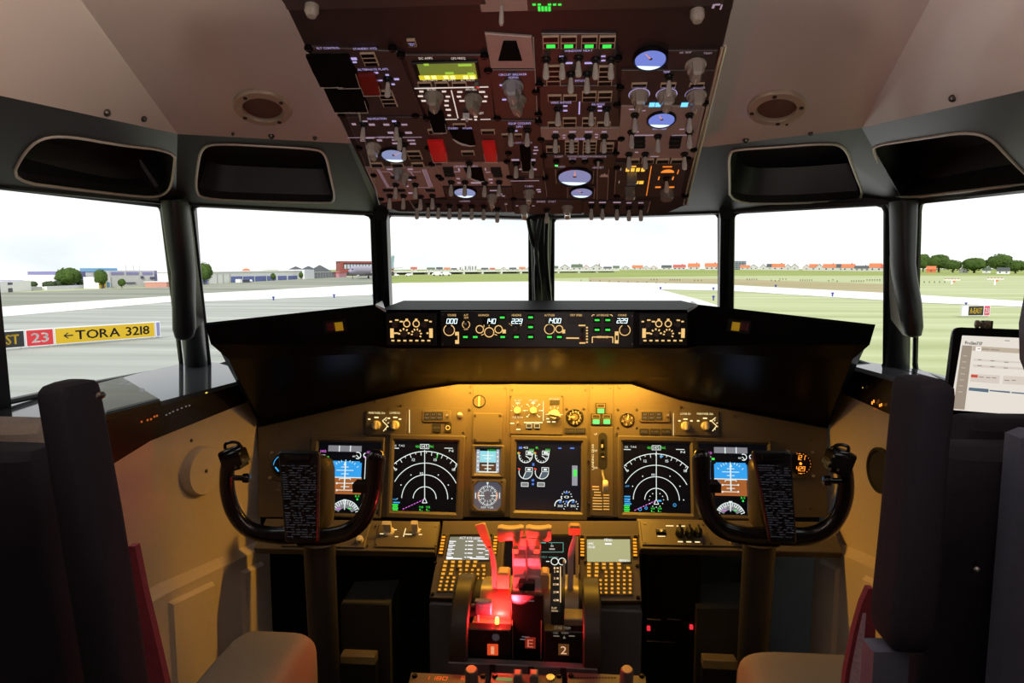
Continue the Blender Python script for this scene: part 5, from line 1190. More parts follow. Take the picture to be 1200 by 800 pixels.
# ------------------------------------------------------------------ control stand
T41 = math.radians(41)
CP = Frame(U(632, 609, 1.585), (1, 0, 0), (0, math.cos(T41), math.sin(T41)))
M_STAND = mat('stand grey', (0.085, 0.088, 0.098), 0.5, var=0.1, scale=120)
M_BRASS = mat('brown drum', (0.20, 0.165, 0.105), 0.35, 0.2, var=0.1, scale=60)
M_TAN = mat('tan handle', (0.55, 0.36, 0.18), 0.45, var=0.08)
M_LEVER = mat('pale lever arm', (0.45, 0.38, 0.38), 0.4, var=0.08)
cs = thing('control_stand', 'central control stand with thrust levers, lit red from below', 'control stand', loc=(0, 0, 0))
b = MB(M_STAND)
def xw(px, py, Y): return U(px, py, Y).x
bl, br = CP.world(*CP.uv(503, 704)), CP.world(*CP.uv(752, 706))
zb = bl.z
b.box(bl.x, -.0 + xw(545, 704, bl.y), bl.y, 1.62, .0, zb - .004, .004); b.box(xw(697, 704, bl.y), br.x, bl.y, 1.62, .0, zb - .004, .004); b.box(bl.x + .01, br.x - .01, 1.50, 1.62, .0, zb + .01)
b.build('side_housing', cs, label='grey side housings below the keypads')
# sloping top plate
b = MB(M_PANEL); pts = [tuple(CP.uv(x, y)) for x, y in ((519, 610), (748, 610), (749, 627), (517, 627))]; b.prism(pts, -.02, .0, .001); b.build('top_plate', cs, mtx=CP.M)
# --- quadrant body
qc = xw(617, 700, 1.38)
prof = [(677, 1.46), (679, 1.44), (684, 1.415), (693, 1.39), (705, 1.375), (717, 1.365), (724, 1.36)]
def drum(x0, x1, m_, name, lift=0.0, label=None, prof=prof, hide=.03):
    L = []
    for x in (x0, x1):
        pts = []
        for y, Y in prof:
            p = U((x - 617) * 1.0 + 617, y, Y); pts.append(p)
        L.append(pts)
    # straighten in X
    xa, xb_ = xw(x0, 700, 1.39), xw(x1, 700, 1.39)
    A = [V((xa, p.y - lift, p.z + lift)) for p in L[0]]; B = [V((xb_, p.y - lift, p.z + lift)) for p in L[1]]
    z0 = .40
    q = MB(m_); A2 = [V((xa, 1.50, A[0].z))] + A + [V((xa, A[-1].y, z0)), V((xa, 1.50, z0))]; B2 = [V((xb_, p.y, a.z)) for p, a in zip(A2, A2)]
    q.loft([A2, B2]); return q.build(name, cs, label=label, angle=40)
drum(549, 598.5, M_BLACKM, 'quadrant_body', -.004); drum(636.5, 686, M_BLACKM, 'quadrant_body', -.004)
drum(598.5, 636.5, M_BLACKM, 'lever_channel', -.014)
drum(563, 599, M_BRASS, 'quadrant_drum', .001, 'brown rounded drum beside the levers')
drum(635, 646, M_BRASS, 'quadrant_drum', .001, 'brown rounded drum beside the levers'); drum(662, 678, M_BRASS, 'quadrant_drum', -.001, 'brown rounded drum beside the flap lever')
def slab(x0, x1, y0, y1, Y, d, m_, name, par=cs, ch=.002, label=None, tilt=0):
    a, c = U(x0, y1, Y), U(x1, y0, Y); q = MB(m_); q.M = Matrix(((1, 0, 0, 0), (0, 0, -1, 0), (0, 1, 0, 0), (0, 0, 0, 1)))
    # prism in (x, z) extruded towards the viewer
    q.prism(rrect(a.x, c.x, a.z, c.z), -Y, -Y + d, ch); return q.build(name, par, label=label)
Yf = 1.335
lb = slab(548.5, 599, 731, 786, Yf, .025, M_BLACK, 'end_block'); rbk = slab(638, 684, 733, 786, Yf, .025, M_BLACK, 'end_block')
slab(599, 637, 694, 786, Yf + .012, .012, M_BLACK, 'centre_plate', label='glossy black plate below the thrust levers')
for x in (600, 635):
    b = MB(M_STEEL); b.tube([U(x, 697, 1.345), U(x + (1 if x < 610 else -1), 772, 1.322)], .0012, 6); b.build('edge_strip', cs)
for x, w in ((548.5, 0), (684, 0)):
    b = MB(M_STEEL); b.tube([U(x, 733, 1.309), U(x, 784, 1.309)], .0006, 5); b.build('edge_strip', cs)
def decal(m_, Y, name, par, fn, label=None):
    fr = Frame(V((0, Y, 0)), (1, 0, 0), (0, 0, 1)); b = MB(m_); b.on(fr, .0); fn(b); 
    return b.build(name, par, mtx=fr.M, label=label, recalc=False)
G_DIM = glow('dim grey text', (0.30, 0.29, 0.35), .5)
decal(glow('stab legend', (0.35, 0.30, 0.22), .5), 1.3095, 'legend', rbk, lambda b: (b.text('STAB TRIM', 659, 735.5, 3.4, w=19), b.text('OVRD', 651, 741.5, 2.2, w=6), b.text('NORM', 662, 741.5, 2.2, w=8), b.rect(652, 745, 7, 1.2), b.rect(670, 745, 7, 1.2), b.poly([(659.5, 748), (663, 748), (661.2, 744.5)])))
decal(glow('faint mark', (.30, .22, .25), .12), 1.3095, 'legend', lb, lambda b: (b.disc(581, 746.5, 4.5, n=20),), 'dim round mark')
decal(G_DIM, 1.3345, 'legend', cs, lambda b: (b.rect(616, 746, 9, .7), b.rect(616, 749, 13, 1), b.line([(612, 704), (617, 704)], .8), b.line([(620, 704), (626, 704)], .8)), 'dim engraved lines')
for x, y, t, m1, m2 in ((577, 763, '1', glow('lit red plate', (0.75, 0.07, 0.015), .9), glow('lit pale numeral', (1.0, .42, .22), .8)), (620.5, 763, 'E', glow('dim red plate', (0.35, 0.03, 0.01), .5), glow('dim red numeral', (.8, .2, .12), .7)), (660.5, 763, '2', glow('dim brown plate', (0.16, .06, .015), .6), glow('tan numeral', (.9, .52, .30), .9))):
    fr = Frame(V((0, 1.30, 0)), (1, 0, 0), (0, 0, 1)); b = MB(m1); b.on(fr, 0); b.rect(x, y, 12.5, 12, 0, .004); Y0 = 1.309 if t != 'E' else 1.334
    o = b.build('number_light', cs, mtx=Matrix.Translation((0, Y0 - 1.30 - .0005, 0)) @ fr.M, label='lit square with the number %s' % t if t != 'E' else 'dim red lit square with a letter')
    q = MB(m2); q.on(fr, .0043); q.text(t, x, y, 9, w=7 if t != '1' else 4); q.build('numeral', o, recalc=False)
# --- thrust levers
def thrust(ax, hx, name='thrust_lever'):
    Yh = 1.40
    r = MB(M_LEVER); P = [(691, 1.378), (676, 1.385), (660, 1.39), (645, 1.395), (634, 1.40)]; W = [8, 8.2, 8.2, 8.2, 7.8]; D = [.02, .022, .02, .02, .02]
    L = []
    for (y, Y), w_, d in zip(P, W, D):
        a, c = U(ax - w_, y, Y), U(ax + w_, y, Y)
        L.append([V((a.x, Y, a.z)), V((c.x, Y, a.z)), V((c.x, Y + d, a.z)), V((a.x, Y + d, a.z))])
    r.loft(L)
    for y0, y1, dY in ((683, 674, .006), (662, 652, .005)):
        a, c = U(ax - 7, y0, 1.384), U(ax + 7, y1, 1.386); r.box(a.x, c.x, 1.381, 1.40, a.z, c.z, .003)
    o = r.build(name, cs, label='thrust lever arm')
    h = MB(M_TAN); L = []
    n = 9
    for i in range(n):
        t = i / (n - 1) * 2 - 1; x = hx + t * 15.2; dip = (1 - t * t) * 2.6; k = 1.0 if abs(t) < .9 else .8
        top, bot = U(x, 617.5 + dip, 1.395), U(x, 634.5 - (1 - t * t) * 1.0 + abs(t) * 1.5, 1.40)
        cz, hz = (top.z + bot.z) / 2, (top.z - bot.z) / 2 * k; cy = 1.41
        L.append([V((top.x, cy + .017 * k * math.copysign(abs(math.cos(a)) ** .6, math.cos(a)), cz + hz * math.copysign(abs(math.sin(a)) ** .6, math.sin(a)))) for a in [2 * PI * j / 16 for j in range(16)]])
    h.loft(L); h.build('handle', o, label='tan concave thrust lever handle')
    h = MB(M_TAN); a, c = U(ax - 7.5, 640, 1.39), U(ax + 7.5, 630, 1.39); h.box(a.x, c.x, 1.392, 1.42, a.z, c.z, .003); h.build('handle_neck', o)
    return o
thrust(609, 598); thrust(625.5, 631)
for ax, s in ((604, 1), (629, 1)):
    b = MB(mat('reverser yellow', (0.62, 0.42, 0.16), .4)); a, c = U(ax - 3.5, 648, 1.372), U(ax + 3.5, 642, 1.372); b.box(a.x, c.x, 1.370, 1.385, a.z, c.z, .002); b.build('reverse_lever_pad', cs)
b = MB(M_STEEL); b.tube([U(617, 640, 1.388), U(617.5, 672, 1.377), U(617.5, 680, 1.37)], .0022, 8); b.build('lever_pin', cs)
b = MB(M_BLACKM); a, c = U(608, 689, 1.372), U(627, 679, 1.375); b.box(a.x, c.x, 1.362, 1.38, a.z, c.z, .003); b.build('lever_stop', cs)
for x0, x1 in ((601, 616), (618.5, 634)):
    b = MB(M_LEVER); L = []
    for y, Y, w_ in ((692, 1.366, 0), (697, 1.352, 0), (703, 1.345, 2.5)):
        a, c = U(x0 + w_ * (x0 > 610), y, Y), U(x1 - w_ * (x0 < 610), y, Y); L.append([a, c, c + V((0, .01, -.004)), a + V((0, .01, -.004))])
    b.loft(L); b.build('reverse_lever', cs)
# --- speed brake lever (left) and flap lever (right)
b = MB(M_LEVER); L = []
for x0, x1, y, Y in ((572, 575, 640, 1.40), (574, 579, 650, 1.40), (576, 582, 665, 1.40), (577, 583, 690, 1.40)):
    a, c = U(x0, y, Y), U(x1, y, Y); L.append([a, c, c + V((0, .012, 0)), a + V((0, .012, 0))])
b.loft(L); sb = b.build('speed_brake_lever', cs)
b = MB(mat('yellow tan knob', (0.62, 0.44, 0.20), .4, var=.06)); L = []
for x0, x1, y, Y, d in ((556.5, 565.5, 614.5, 1.40, .008), (558, 568, 616, 1.40, .015), (563, 572, 628, 1.40, .015), (568.5, 575, 637, 1.40, .012), (571.5, 576, 642, 1.40, .008)):
    a, c = U(x0, y + 1.5, Y), U(x1, y - 1, Y); L.append([a, c, c + V((0, d, 0)), a + V((0, d, 0))])
b.loft(L); b.build('knob', sb, label='yellow tan wedge shaped knob')
b = MB(M_LEVER); L = []
for x0, x1, y, Y in ((671.5, 674, 624, 1.42), (671, 674.5, 632, 1.41), (667, 674, 644, 1.40), (665.5, 672.5, 652, 1.40), (665, 671.5, 690, 1.40)):
    a, c = U(x0, y, Y), U(x1, y, Y); L.append([a, c, c + V((0, .012, 0)), a + V((0, .012, 0))])
b.loft(L); fl = b.build('flap_lever', cs)
b = MB(mat('orange tan pad', (0.55, 0.30, 0.10), .4)); a, c = U(666.5, 625.5, 1.42), U(680.5, 616, 1.42); b.box(a.x, c.x, 1.415, 1.44, a.z, c.z, .004); b.build('handle', fl, label='orange tan flap lever handle')
# flap scale
def scale(b):
    for i, t in enumerate(('UP', '1', '2', '5', '10', '15', '25', '30', '40')):
        pass
fr = Frame(U(650, 695, 1.378), (1, 0, 0), (0, .55, .83)); b = MB(M_BLACK); b.on(fr, 0); b.rect(651, 694, 12, 44, 0, .006); o = b.build('flap_scale', cs, mtx=fr.M)
b = MB(glow('scale legend', (1.0, 0.68, 0.35), .9)); b.on(fr, .0064)
for i, (y, t) in enumerate(((666, '1'), (670, '2'), (678, '5'), (685, '10'), (694, '25'), (703.5, '40'))): b.text(t, 650, y, 2.6, w=3.5 if len(t) > 1 else 2); b.rect(653.5, y, 2.4, 2)
b.text('FLAP', 649.5, 712.5, 2.2, w=6); b.text('DOWN', 650, 716, 2.2, w=7); b.line([(656.8, 664), (656.8, 706)], 1.2); b.build('legend', o, label='lit flap position numbers', recalc=False)
b = MB(M_KNOBW); p = U(661, 671, 1.37); b.box(p.x - .0025, p.x + .0025, p.y - .004, p.y + .01, p.z - .03, p.z + .025, .001); b.build('trim_indicator', cs)
# trim gauges on drum tops
b = MB(M_KNOBW); a, c = U(583, 675, 1.43), U(594, 668, 1.45); b.box(a.x, c.x, 1.40, 1.44, a.z - .012, a.z + .006, .003); b.build('indicator_block', cs)
for x in (589.5, 640.5):
    b = MB(M_TAN); a, c = U(x - 7, 689, 1.385), U(x + 8 - 5 * (x > 600), 668, 1.40); b.box(a.x, c.x, 1.383, 1.42, a.z, c.z, .004); b.build('drum_cap', cs)
# parking brake handle and lamp
pk = slab(557.5, 577, 701.5, 716.5, 1.352, .016, mat('brake handle', (0.085, 0.075, 0.12), .45), 'parking_brake_lever', ch=.003, label='dark violet parking brake handle block')
decal(G_DIM, 1.3352, 'legend', pk, lambda b: (b.text('PARKING', 567, 705.5, 2.6, w=14), b.text('BRAKE', 567, 709.5, 2.6, w=11), b.text('PULL', 567, 713.5, 2.6, w=9)))
b = MB(M_LEVER); b.tube([U(560, 716, 1.35), U(560, 728, 1.345), U(563, 736, 1.34)], .003, 8); b.tube([U(552, 709, 1.36), U(560, 709, 1.352)], .004, 8); b.build('lever_arm', pk)
pl = U(582.5, 727.5, 1.325)
b = MB(glow('red lamp', (1.0, 0.32, 0.04), 7.0)); b.lathe([(.0042, -.005), (.0042, .004), (.003, .008), (.0003, .009)], 14, tuple(pl)); b.build('brake_lamp', cs, label='small glowing red brake lamp')
b = MB(M_BRASS); a, c = U(552, 735, 1.33), U(600, 724, 1.36); b.box(a.x, c.x, 1.325, 1.37, a.z - .004, a.z + .006, .002); b.build('lamp_ledge', cs)
b = MB(M_BRASS); a, c = U(661, 731, 1.33), U(684, 722, 1.35); b.box(a.x, c.x, 1.325, 1.37, a.z, a.z + .014, .002); b.build('lamp_ledge', cs)

# --- trim wheels
def wheel(px0, px1, label):
    xc = (xw(px0, 690, 1.40) + xw(px1, 690, 1.40)) / 2; w_ = (xw(px1, 690, 1.40) - xw(px0, 690, 1.40)) / 2
    top = U(545, 676.5, 1.41); R = .118
    rt = thing('trim_wheel', label, 'trim wheel', loc=(xc, 1.405, top.z - R), group='black trim wheels on both sides of the control stand')
    b = MB(mat('trim wheel black', (0.028, 0.024, 0.018), .42, var=.15, spec=.3)); b.M = Matrix.Rotation(PI / 2, 4, 'Y')
    b.lathe([(R * .80, -w_ * .9), (R * .97, -w_), (R, -w_ * .8), (R, w_ * .8), (R * .97, w_), (R * .80, w_ * .9), (R * .80, -w_ * .9)], 48); b.build('rim', rt)
    b = MB(M_BLACKM); b.M = Matrix.Rotation(PI / 2, 4, 'Y'); b.lathe([(R * .81, -w_ * .3), (R * .81, w_ * .3), (.02, w_ * .5), (.0003, w_ * .5)], 32); b.build('wheel_disc', rt)
    for a in (70, 250):
        b = MB(M_BLACK); b.M = Matrix.Rotation(math.radians(a), 4, 'X'); b.box(-w_ * 1.02, w_ * 1.02, -.006, .006, R * .82, R * .93, .002); b.build('crank_grip', rt)
wheel(535, 556, 'black trim wheel at the left side of the control stand')
wheel(682, 703, 'black trim wheel at the right side of the control stand')

# --- keypads with small screens
def cdu(name_l, corners, scr, keysL, keysR, fx, ax, nx, lit, title, left):
    cx, cy = sum(c[0] for c in corners) / 4, sum(c[1] for c in corners) / 4
    fr = CP.at(cx, cy, .0005); rt = thing('keypad_display', name_l, 'keypad', mtx=fr.M, group='keypads with small screens on the control stand')
    q = MB(M_PANEL); q.prism([tuple(fr.uv(x, y)) for x, y in corners], -.012, .008, .0015); case = q.build('case', rt)
    q = MB(M_BLACK); q.prism([tuple(fr.uv(x, y)) for x, y in scr[0]], .008, .0095, .0008); q.build('screen_frame', rt)
    q = MB(lit); q.prism([tuple(fr.uv(x, y)) for x, y in scr[1]], .0095, .0098); sc = q.build('screen', rt, label='lit olive grey screen')
    b = MB(glow('page text', (0.95, 0.95, 1.0), 1.15)); b.on(fr, .0102)
    title(b); b.build('page_text', sc, label='white page text', recalc=False)
    k = fr.sx(cx, cy)
    kk = MB(M_PANELD); kk.box(-3.1 * k, 3.1 * k, -2.7 * k, 2.7 * k, 0, .003, .0006); kk.use(glow('key amber', (1.0, 0.43, 0.035), 0.95)); kk.prism([(1.65 * k * math.cos(2 * PI * i / 10), 1.25 * k * math.sin(2 * PI * i / 10)) for i in range(10)], .003, .0034); KM = kk.mesh('key')
    k2 = MB(M_PANELD); k2.box(-3.8 * k, 3.8 * k, -2.8 * k, 2.8 * k, 0, .003, .0006); k2.use(glow('key amber', 0, 0)); k2.box(-2.0 * k, 2.0 * k, -1.3 * k, 1.3 * k, .003, .0034); KF = k2.mesh('key')
    k3 = MB(M_BLACK); k3.box(-3 * k, 3 * k, -2 * k, 2 * k, 0, .003, .0006); k3.use(glow('key orange', (1.0, 0.36, 0.02), 1.1)); k3.box(-2.2 * k, 2.2 * k, -1.2 * k, 1.2 * k, .003, .0034); KL_ = k3.mesh('line_key')
    for x, y in keysL + keysR: put(rt, None, fr, KL_, 'line_key', x, y, .008)
    for x, y in fx: put(rt, None, fr, KF, 'key', x, y, .008)
    for x, y in ax + nx: put(rt, None, fr, KM, 'key', x, y, .008)
    for x, y in ((corners[0][0] + 3, corners[0][1] + 3), (corners[1][0] - 3, corners[1][1] + 3), (corners[2][0] - 4, corners[2][1] - 4), (corners[3][0] + 4, corners[3][1] - 4), (corners[3][0] + 7, 661), (corners[2][0] - 5, 665)):
        put(rt, None, fr, FS, 'fastener', x, y, .0075, sc=.8)
    return rt, fr
def legs(b):
    b.text('ACT RTE LEGS', 551, 632.6, 2.8, w=24)
    for i in range(5):
        y = 636.5 + i * 4.6; x0 = 527.5 - i * .9
        b.rect(x0 + 3.5, y, 8, 1.1); b.rect(x0 + 2, y + 2, 5, .9); b.rect(547 - i * .3, y, 2, 1.1); b.rect(552 - i * .3, y, 6, 1.1); b.rect(565 - i * .4, y - .4, 10 if i != 3 else 5, 1.0); b.rect(571, y + 1.6, 4, .9)
    b.rect(533, 656.5, 18, 1.3); b.rect(561, 656.5, 20, 1.2)
def idx(b):
    b.text('MENU', 712.5, 634.8, 3, w=9); b.rect(712.5, 639.5, 8, 1.6); b.text('<FMC', 692, 639.2, 2.6, w=7); b.text('<DLNK', 693, 643.2, 2.6, w=9); b.text('MEMORY>', 731, 659, 2.6, w=12)
ysL = (631.5, 635.2, 638.8, 642.4, 646, 650)
rtL, _ = cdu('left keypad with a small screen full of white text lines, amber keys', [(517.5, 627), (590, 627), (586, 704), (503.5, 702)],
    ([(527.5, 627.5), (577.5, 627.5), (574.5, 658.5), (522, 658.5)], [(528, 631), (576, 631), (573.5, 658), (523, 658)]),
    [(520.5 - (y - 631.5) * .17, y) for y in ysL], [(581.5 - (y - 631.5) * .1, y) for y in ysL],
    [(523, 660.6), (531.5, 660.6), (540, 660.6), (549, 660.6), (557.5, 660.6), (522, 665.2), (531, 665.2), (539.5, 665.2), (548, 665.2), (556.5, 665.2), (567, 665.2), (521, 669.8), (530, 669.8), (520, 674.4), (529, 674.4)],
    [(x - (y - 670) * .12, y) for y in (670, 674.8, 679.6, 684.4, 689.2, 694) for x in (540.5, 547.3, 554.1, 561, 568)],
    [(518.7 - (y - 679) * .22 + i * 7, y) for y in (679, 683.6, 688.2, 692.8) for i in range(3)],
    mat('screen lit left', (0.02, 0.02, 0.02), .3, emit=(0.21, 0.21, 0.15), es=1.0), legs, True)
ysR = (634.5, 638.2, 641.8, 645.4, 649, 652.8)
rtR, _ = cdu('right keypad with a nearly empty olive screen, amber keys', [(679, 628), (747.5, 628), (751.5, 706), (679.5, 706)],
    ([(686.8, 630), (738.5, 630), (739.5, 661), (687, 661)], [(687.6, 634), (737.8, 634), (738.6, 660.3), (687.8, 660.3)]),
    [(682.3, y) for y in ysR], [(743.3 + (y - 634) * .04, y) for y in ysR],
    [(x, 663.2) for x in (690, 699, 707.5, 716, 725)] + [(x, 667.6) for x in (690, 699, 707.5, 716.2, 725.5, 735.8)] + [(690, 672), (699, 672), (690, 676.6), (698.6, 676.6)],
    [(x, y) for y in (672.4, 677.2, 682, 686.8, 691.6, 696.4) for x in (710, 717, 724.2, 731.2, 738)],
    [(703.5 - i * 7, y) for y in (682, 686.8, 691.6, 696.4) for i in range(3)],
    mat('screen lit right', (0.02, 0.02, 0.02), .3, emit=(0.42, 0.42, 0.22), es=1.0), idx, False)
# --- dark lower display between them
fr = CP.at(640, 645, .0005); ld = thing('lower_display', 'black lower display with thin teal lines behind the thrust levers', 'display', mtx=fr.M)
q = MB(M_BLACK); q.prism([tuple(fr.uv(x, y)) for x, y in ((591, 626), (677, 626), (677, 676), (590, 676))], -.02, .003, .001); q.build('case', ld)
q = MB(mat('screen black 0.012', 0)); q.prism([tuple(fr.uv(x, y)) for x, y in ((593, 629), (675, 629), (675, 674), (592, 674))], .003, .0035); sc = q.build('screen', ld)
b = MB(glow('teal', (0.10, 0.50, 0.45), .6)); b.on(fr, .0038); b.line([(643, 636.5), (660, 636.5), (660, 647.5), (634, 647.5)], .8); b.rect(637, 636.5, 6, 1.6); b.text('HYD P', 638, 653.5, 2.4, w=6); b.line([(643, 653.5), (654, 653.5)], .8); b.line([(646.5, 637), (646.5, 640)], .8)
b.use(glow('grey mark', (.6, .55, .55), .6)); b.rect(647, 640.5, 3.5, 1.6); b.rect(647, 644, 6.5, 1.8); b.use(G_WHITE); b.arc(650, 658.5, 4.2, 0, 360, .9); b.arc(658.7, 658.5, 4.2, 0, 360, .9); b.rect(642, 658.5, 4, 1)
b.build('symbols', sc, label='teal frame lines and two white circles', recalc=False)
b = MB(M_BRASS); a, c = U(584, 676, 1.47), U(590, 627, 1.54); b.loft([[U(585, 676, 1.47), U(588, 676, 1.47), U(592, 628, 1.54), U(589, 628, 1.54)], [p + V((0, .01, -.01)) for p in (U(585, 676, 1.47), U(588, 676, 1.47), U(592, 628, 1.54), U(589, 628, 1.54))]]); b.build('quadrant_edge', cs)
b = MB(M_BRASS); b.loft([[U(674.5, 680, 1.46), U(678, 680, 1.46), U(678, 628, 1.53), U(674.5, 628, 1.53)], [p + V((0, .01, -.01)) for p in (U(674.5, 680, 1.46), U(678, 680, 1.46), U(678, 628, 1.53), U(674.5, 628, 1.53))]]); b.build('quadrant_edge', cs)

# ------------------------------------------------------------------ aft pedestal radio panels at the bottom edge
T12 = math.radians(14)
AP = Frame(U(618, 790, 1.262), (1, 0, 0), (0, math.cos(T12), math.sin(T12)))
pd = thing('aft_pedestal', 'grey pedestal base between the seats carrying the radio panels', 'pedestal', loc=(0, 0, 0))
a, c = AP.world(*AP.uv(484, 788)), AP.world(*AP.uv(757, 788))
b = MB(M_STAND); b.box(a.x, c.x, .75, a.y + .012, 0, a.z - .045, .004); b.build('body', pd)
b = MB(M_STAND); p = U(617, 783, 1.295); b.box(xw(526, 784, 1.29), xw(700, 784, 1.29), 1.285, 1.305, p.z - .06, p.z + .012, .002); b.build('bracket', pd)
b = MB(M_BLACKM)
for x in (577, 622, 660): b.box(xw(x - 3.5, 784, 1.28), xw(x + 3.5, 784, 1.28), 1.282, 1.284, p.z - .05, p.z + .0125)
b.build('bracket_gaps', pd)
def radio(x0, x1, label):
    fr = AP.at((x0 + x1) / 2, 800, 0); rt = thing('radio_unit', label, 'radio panel', mtx=fr.M, group='radio panels on the aft pedestal')
    e = fr.uv(x0 + 2, 787); f = fr.uv(x1 - 2, 787); q = MB(M_PANEL); q.box(e.x, f.x, e.y - .15, e.y, -.025, 0, .0015); q.build('face_plate', rt)
    for x in (x0 + 6, x1 - 6): put(rt, None, fr, FS, 'fastener', x, 792, -.001)
    return fr, rt
def tallknob(rt, fr, x):
    b = MB(mat('knob slate', (0.10, 0.085, 0.085), .4)); b.lathe([(.013, 0), (.0125, .03), (.0105, .033)], 18); b.use(M_TAN); b.lathe([(.0103, .033), (.0095, .0345), (.0003, .0345)], 18); c = fr.uv(x, 799.5); b.build('knob', rt, loc=(c.x, c.y, 0), label='dark tall knob with a tan top')
fr, rt = radio(480, 572, 'left radio panel at the bottom edge with glowing orange digits')
b = MB(glow('orange digits', (1.0, 0.16, 0.02), 1.4)); b.on(fr, .0006); seg_text(b, '1180', 511, 794.5, 4.5, 28, .0006); seg_text(b, '121', 545, 794.5, 4.5, 18, .0006); b.build('digits', rt, label='glowing orange digits', recalc=False)
tallknob(rt, fr, 553)
fr, rt = radio(574, 661, 'middle radio panel with red and green lit strips and two grey keys')
b = MB(glow('red strip', (.55, .07, .03), .8)); b.on(fr, .0006); b.rect(591, 790.5, 17, 2.4); b.use(glow('green strip', (.12, .30, .08), .8)); b.rect(591, 796, 19, 4); b.build('legend', rt, label='red and green lit strips', recalc=False)
for x in (607, 626):
    b = MB(mat('slate key', (0.13, 0.14, 0.16), .4)); b.box(-.008, .008, -.010, .010, 0, .022, .002); b.use(M_TAN); b.box(-.006, .006, -.007, .007, .022, .024, .0015); c = fr.uv(x, 798); b.build('key_switch', rt, loc=(c.x, c.y, 0), label='slate grey square key with a tan top')
b = MB(M_STEEL); c = fr.uv(645, 794); b.lathe([(.009, 0), (.008, .003), (.0003, .003)], 16, (c.x, c.y, 0)); b.build('push_button', rt)
fr, rt = radio(663, 758, 'right radio panel at the bottom edge with dark lettering and one tall knob')
b = MB(M_BLACKM); b.on(fr, .0004)
for i in range(14): b.rect(674 + i * 3.6, 794, 2.8, 1.8)
b.build('legend', rt, label='dark lettering', recalc=False); tallknob(rt, fr, 734)
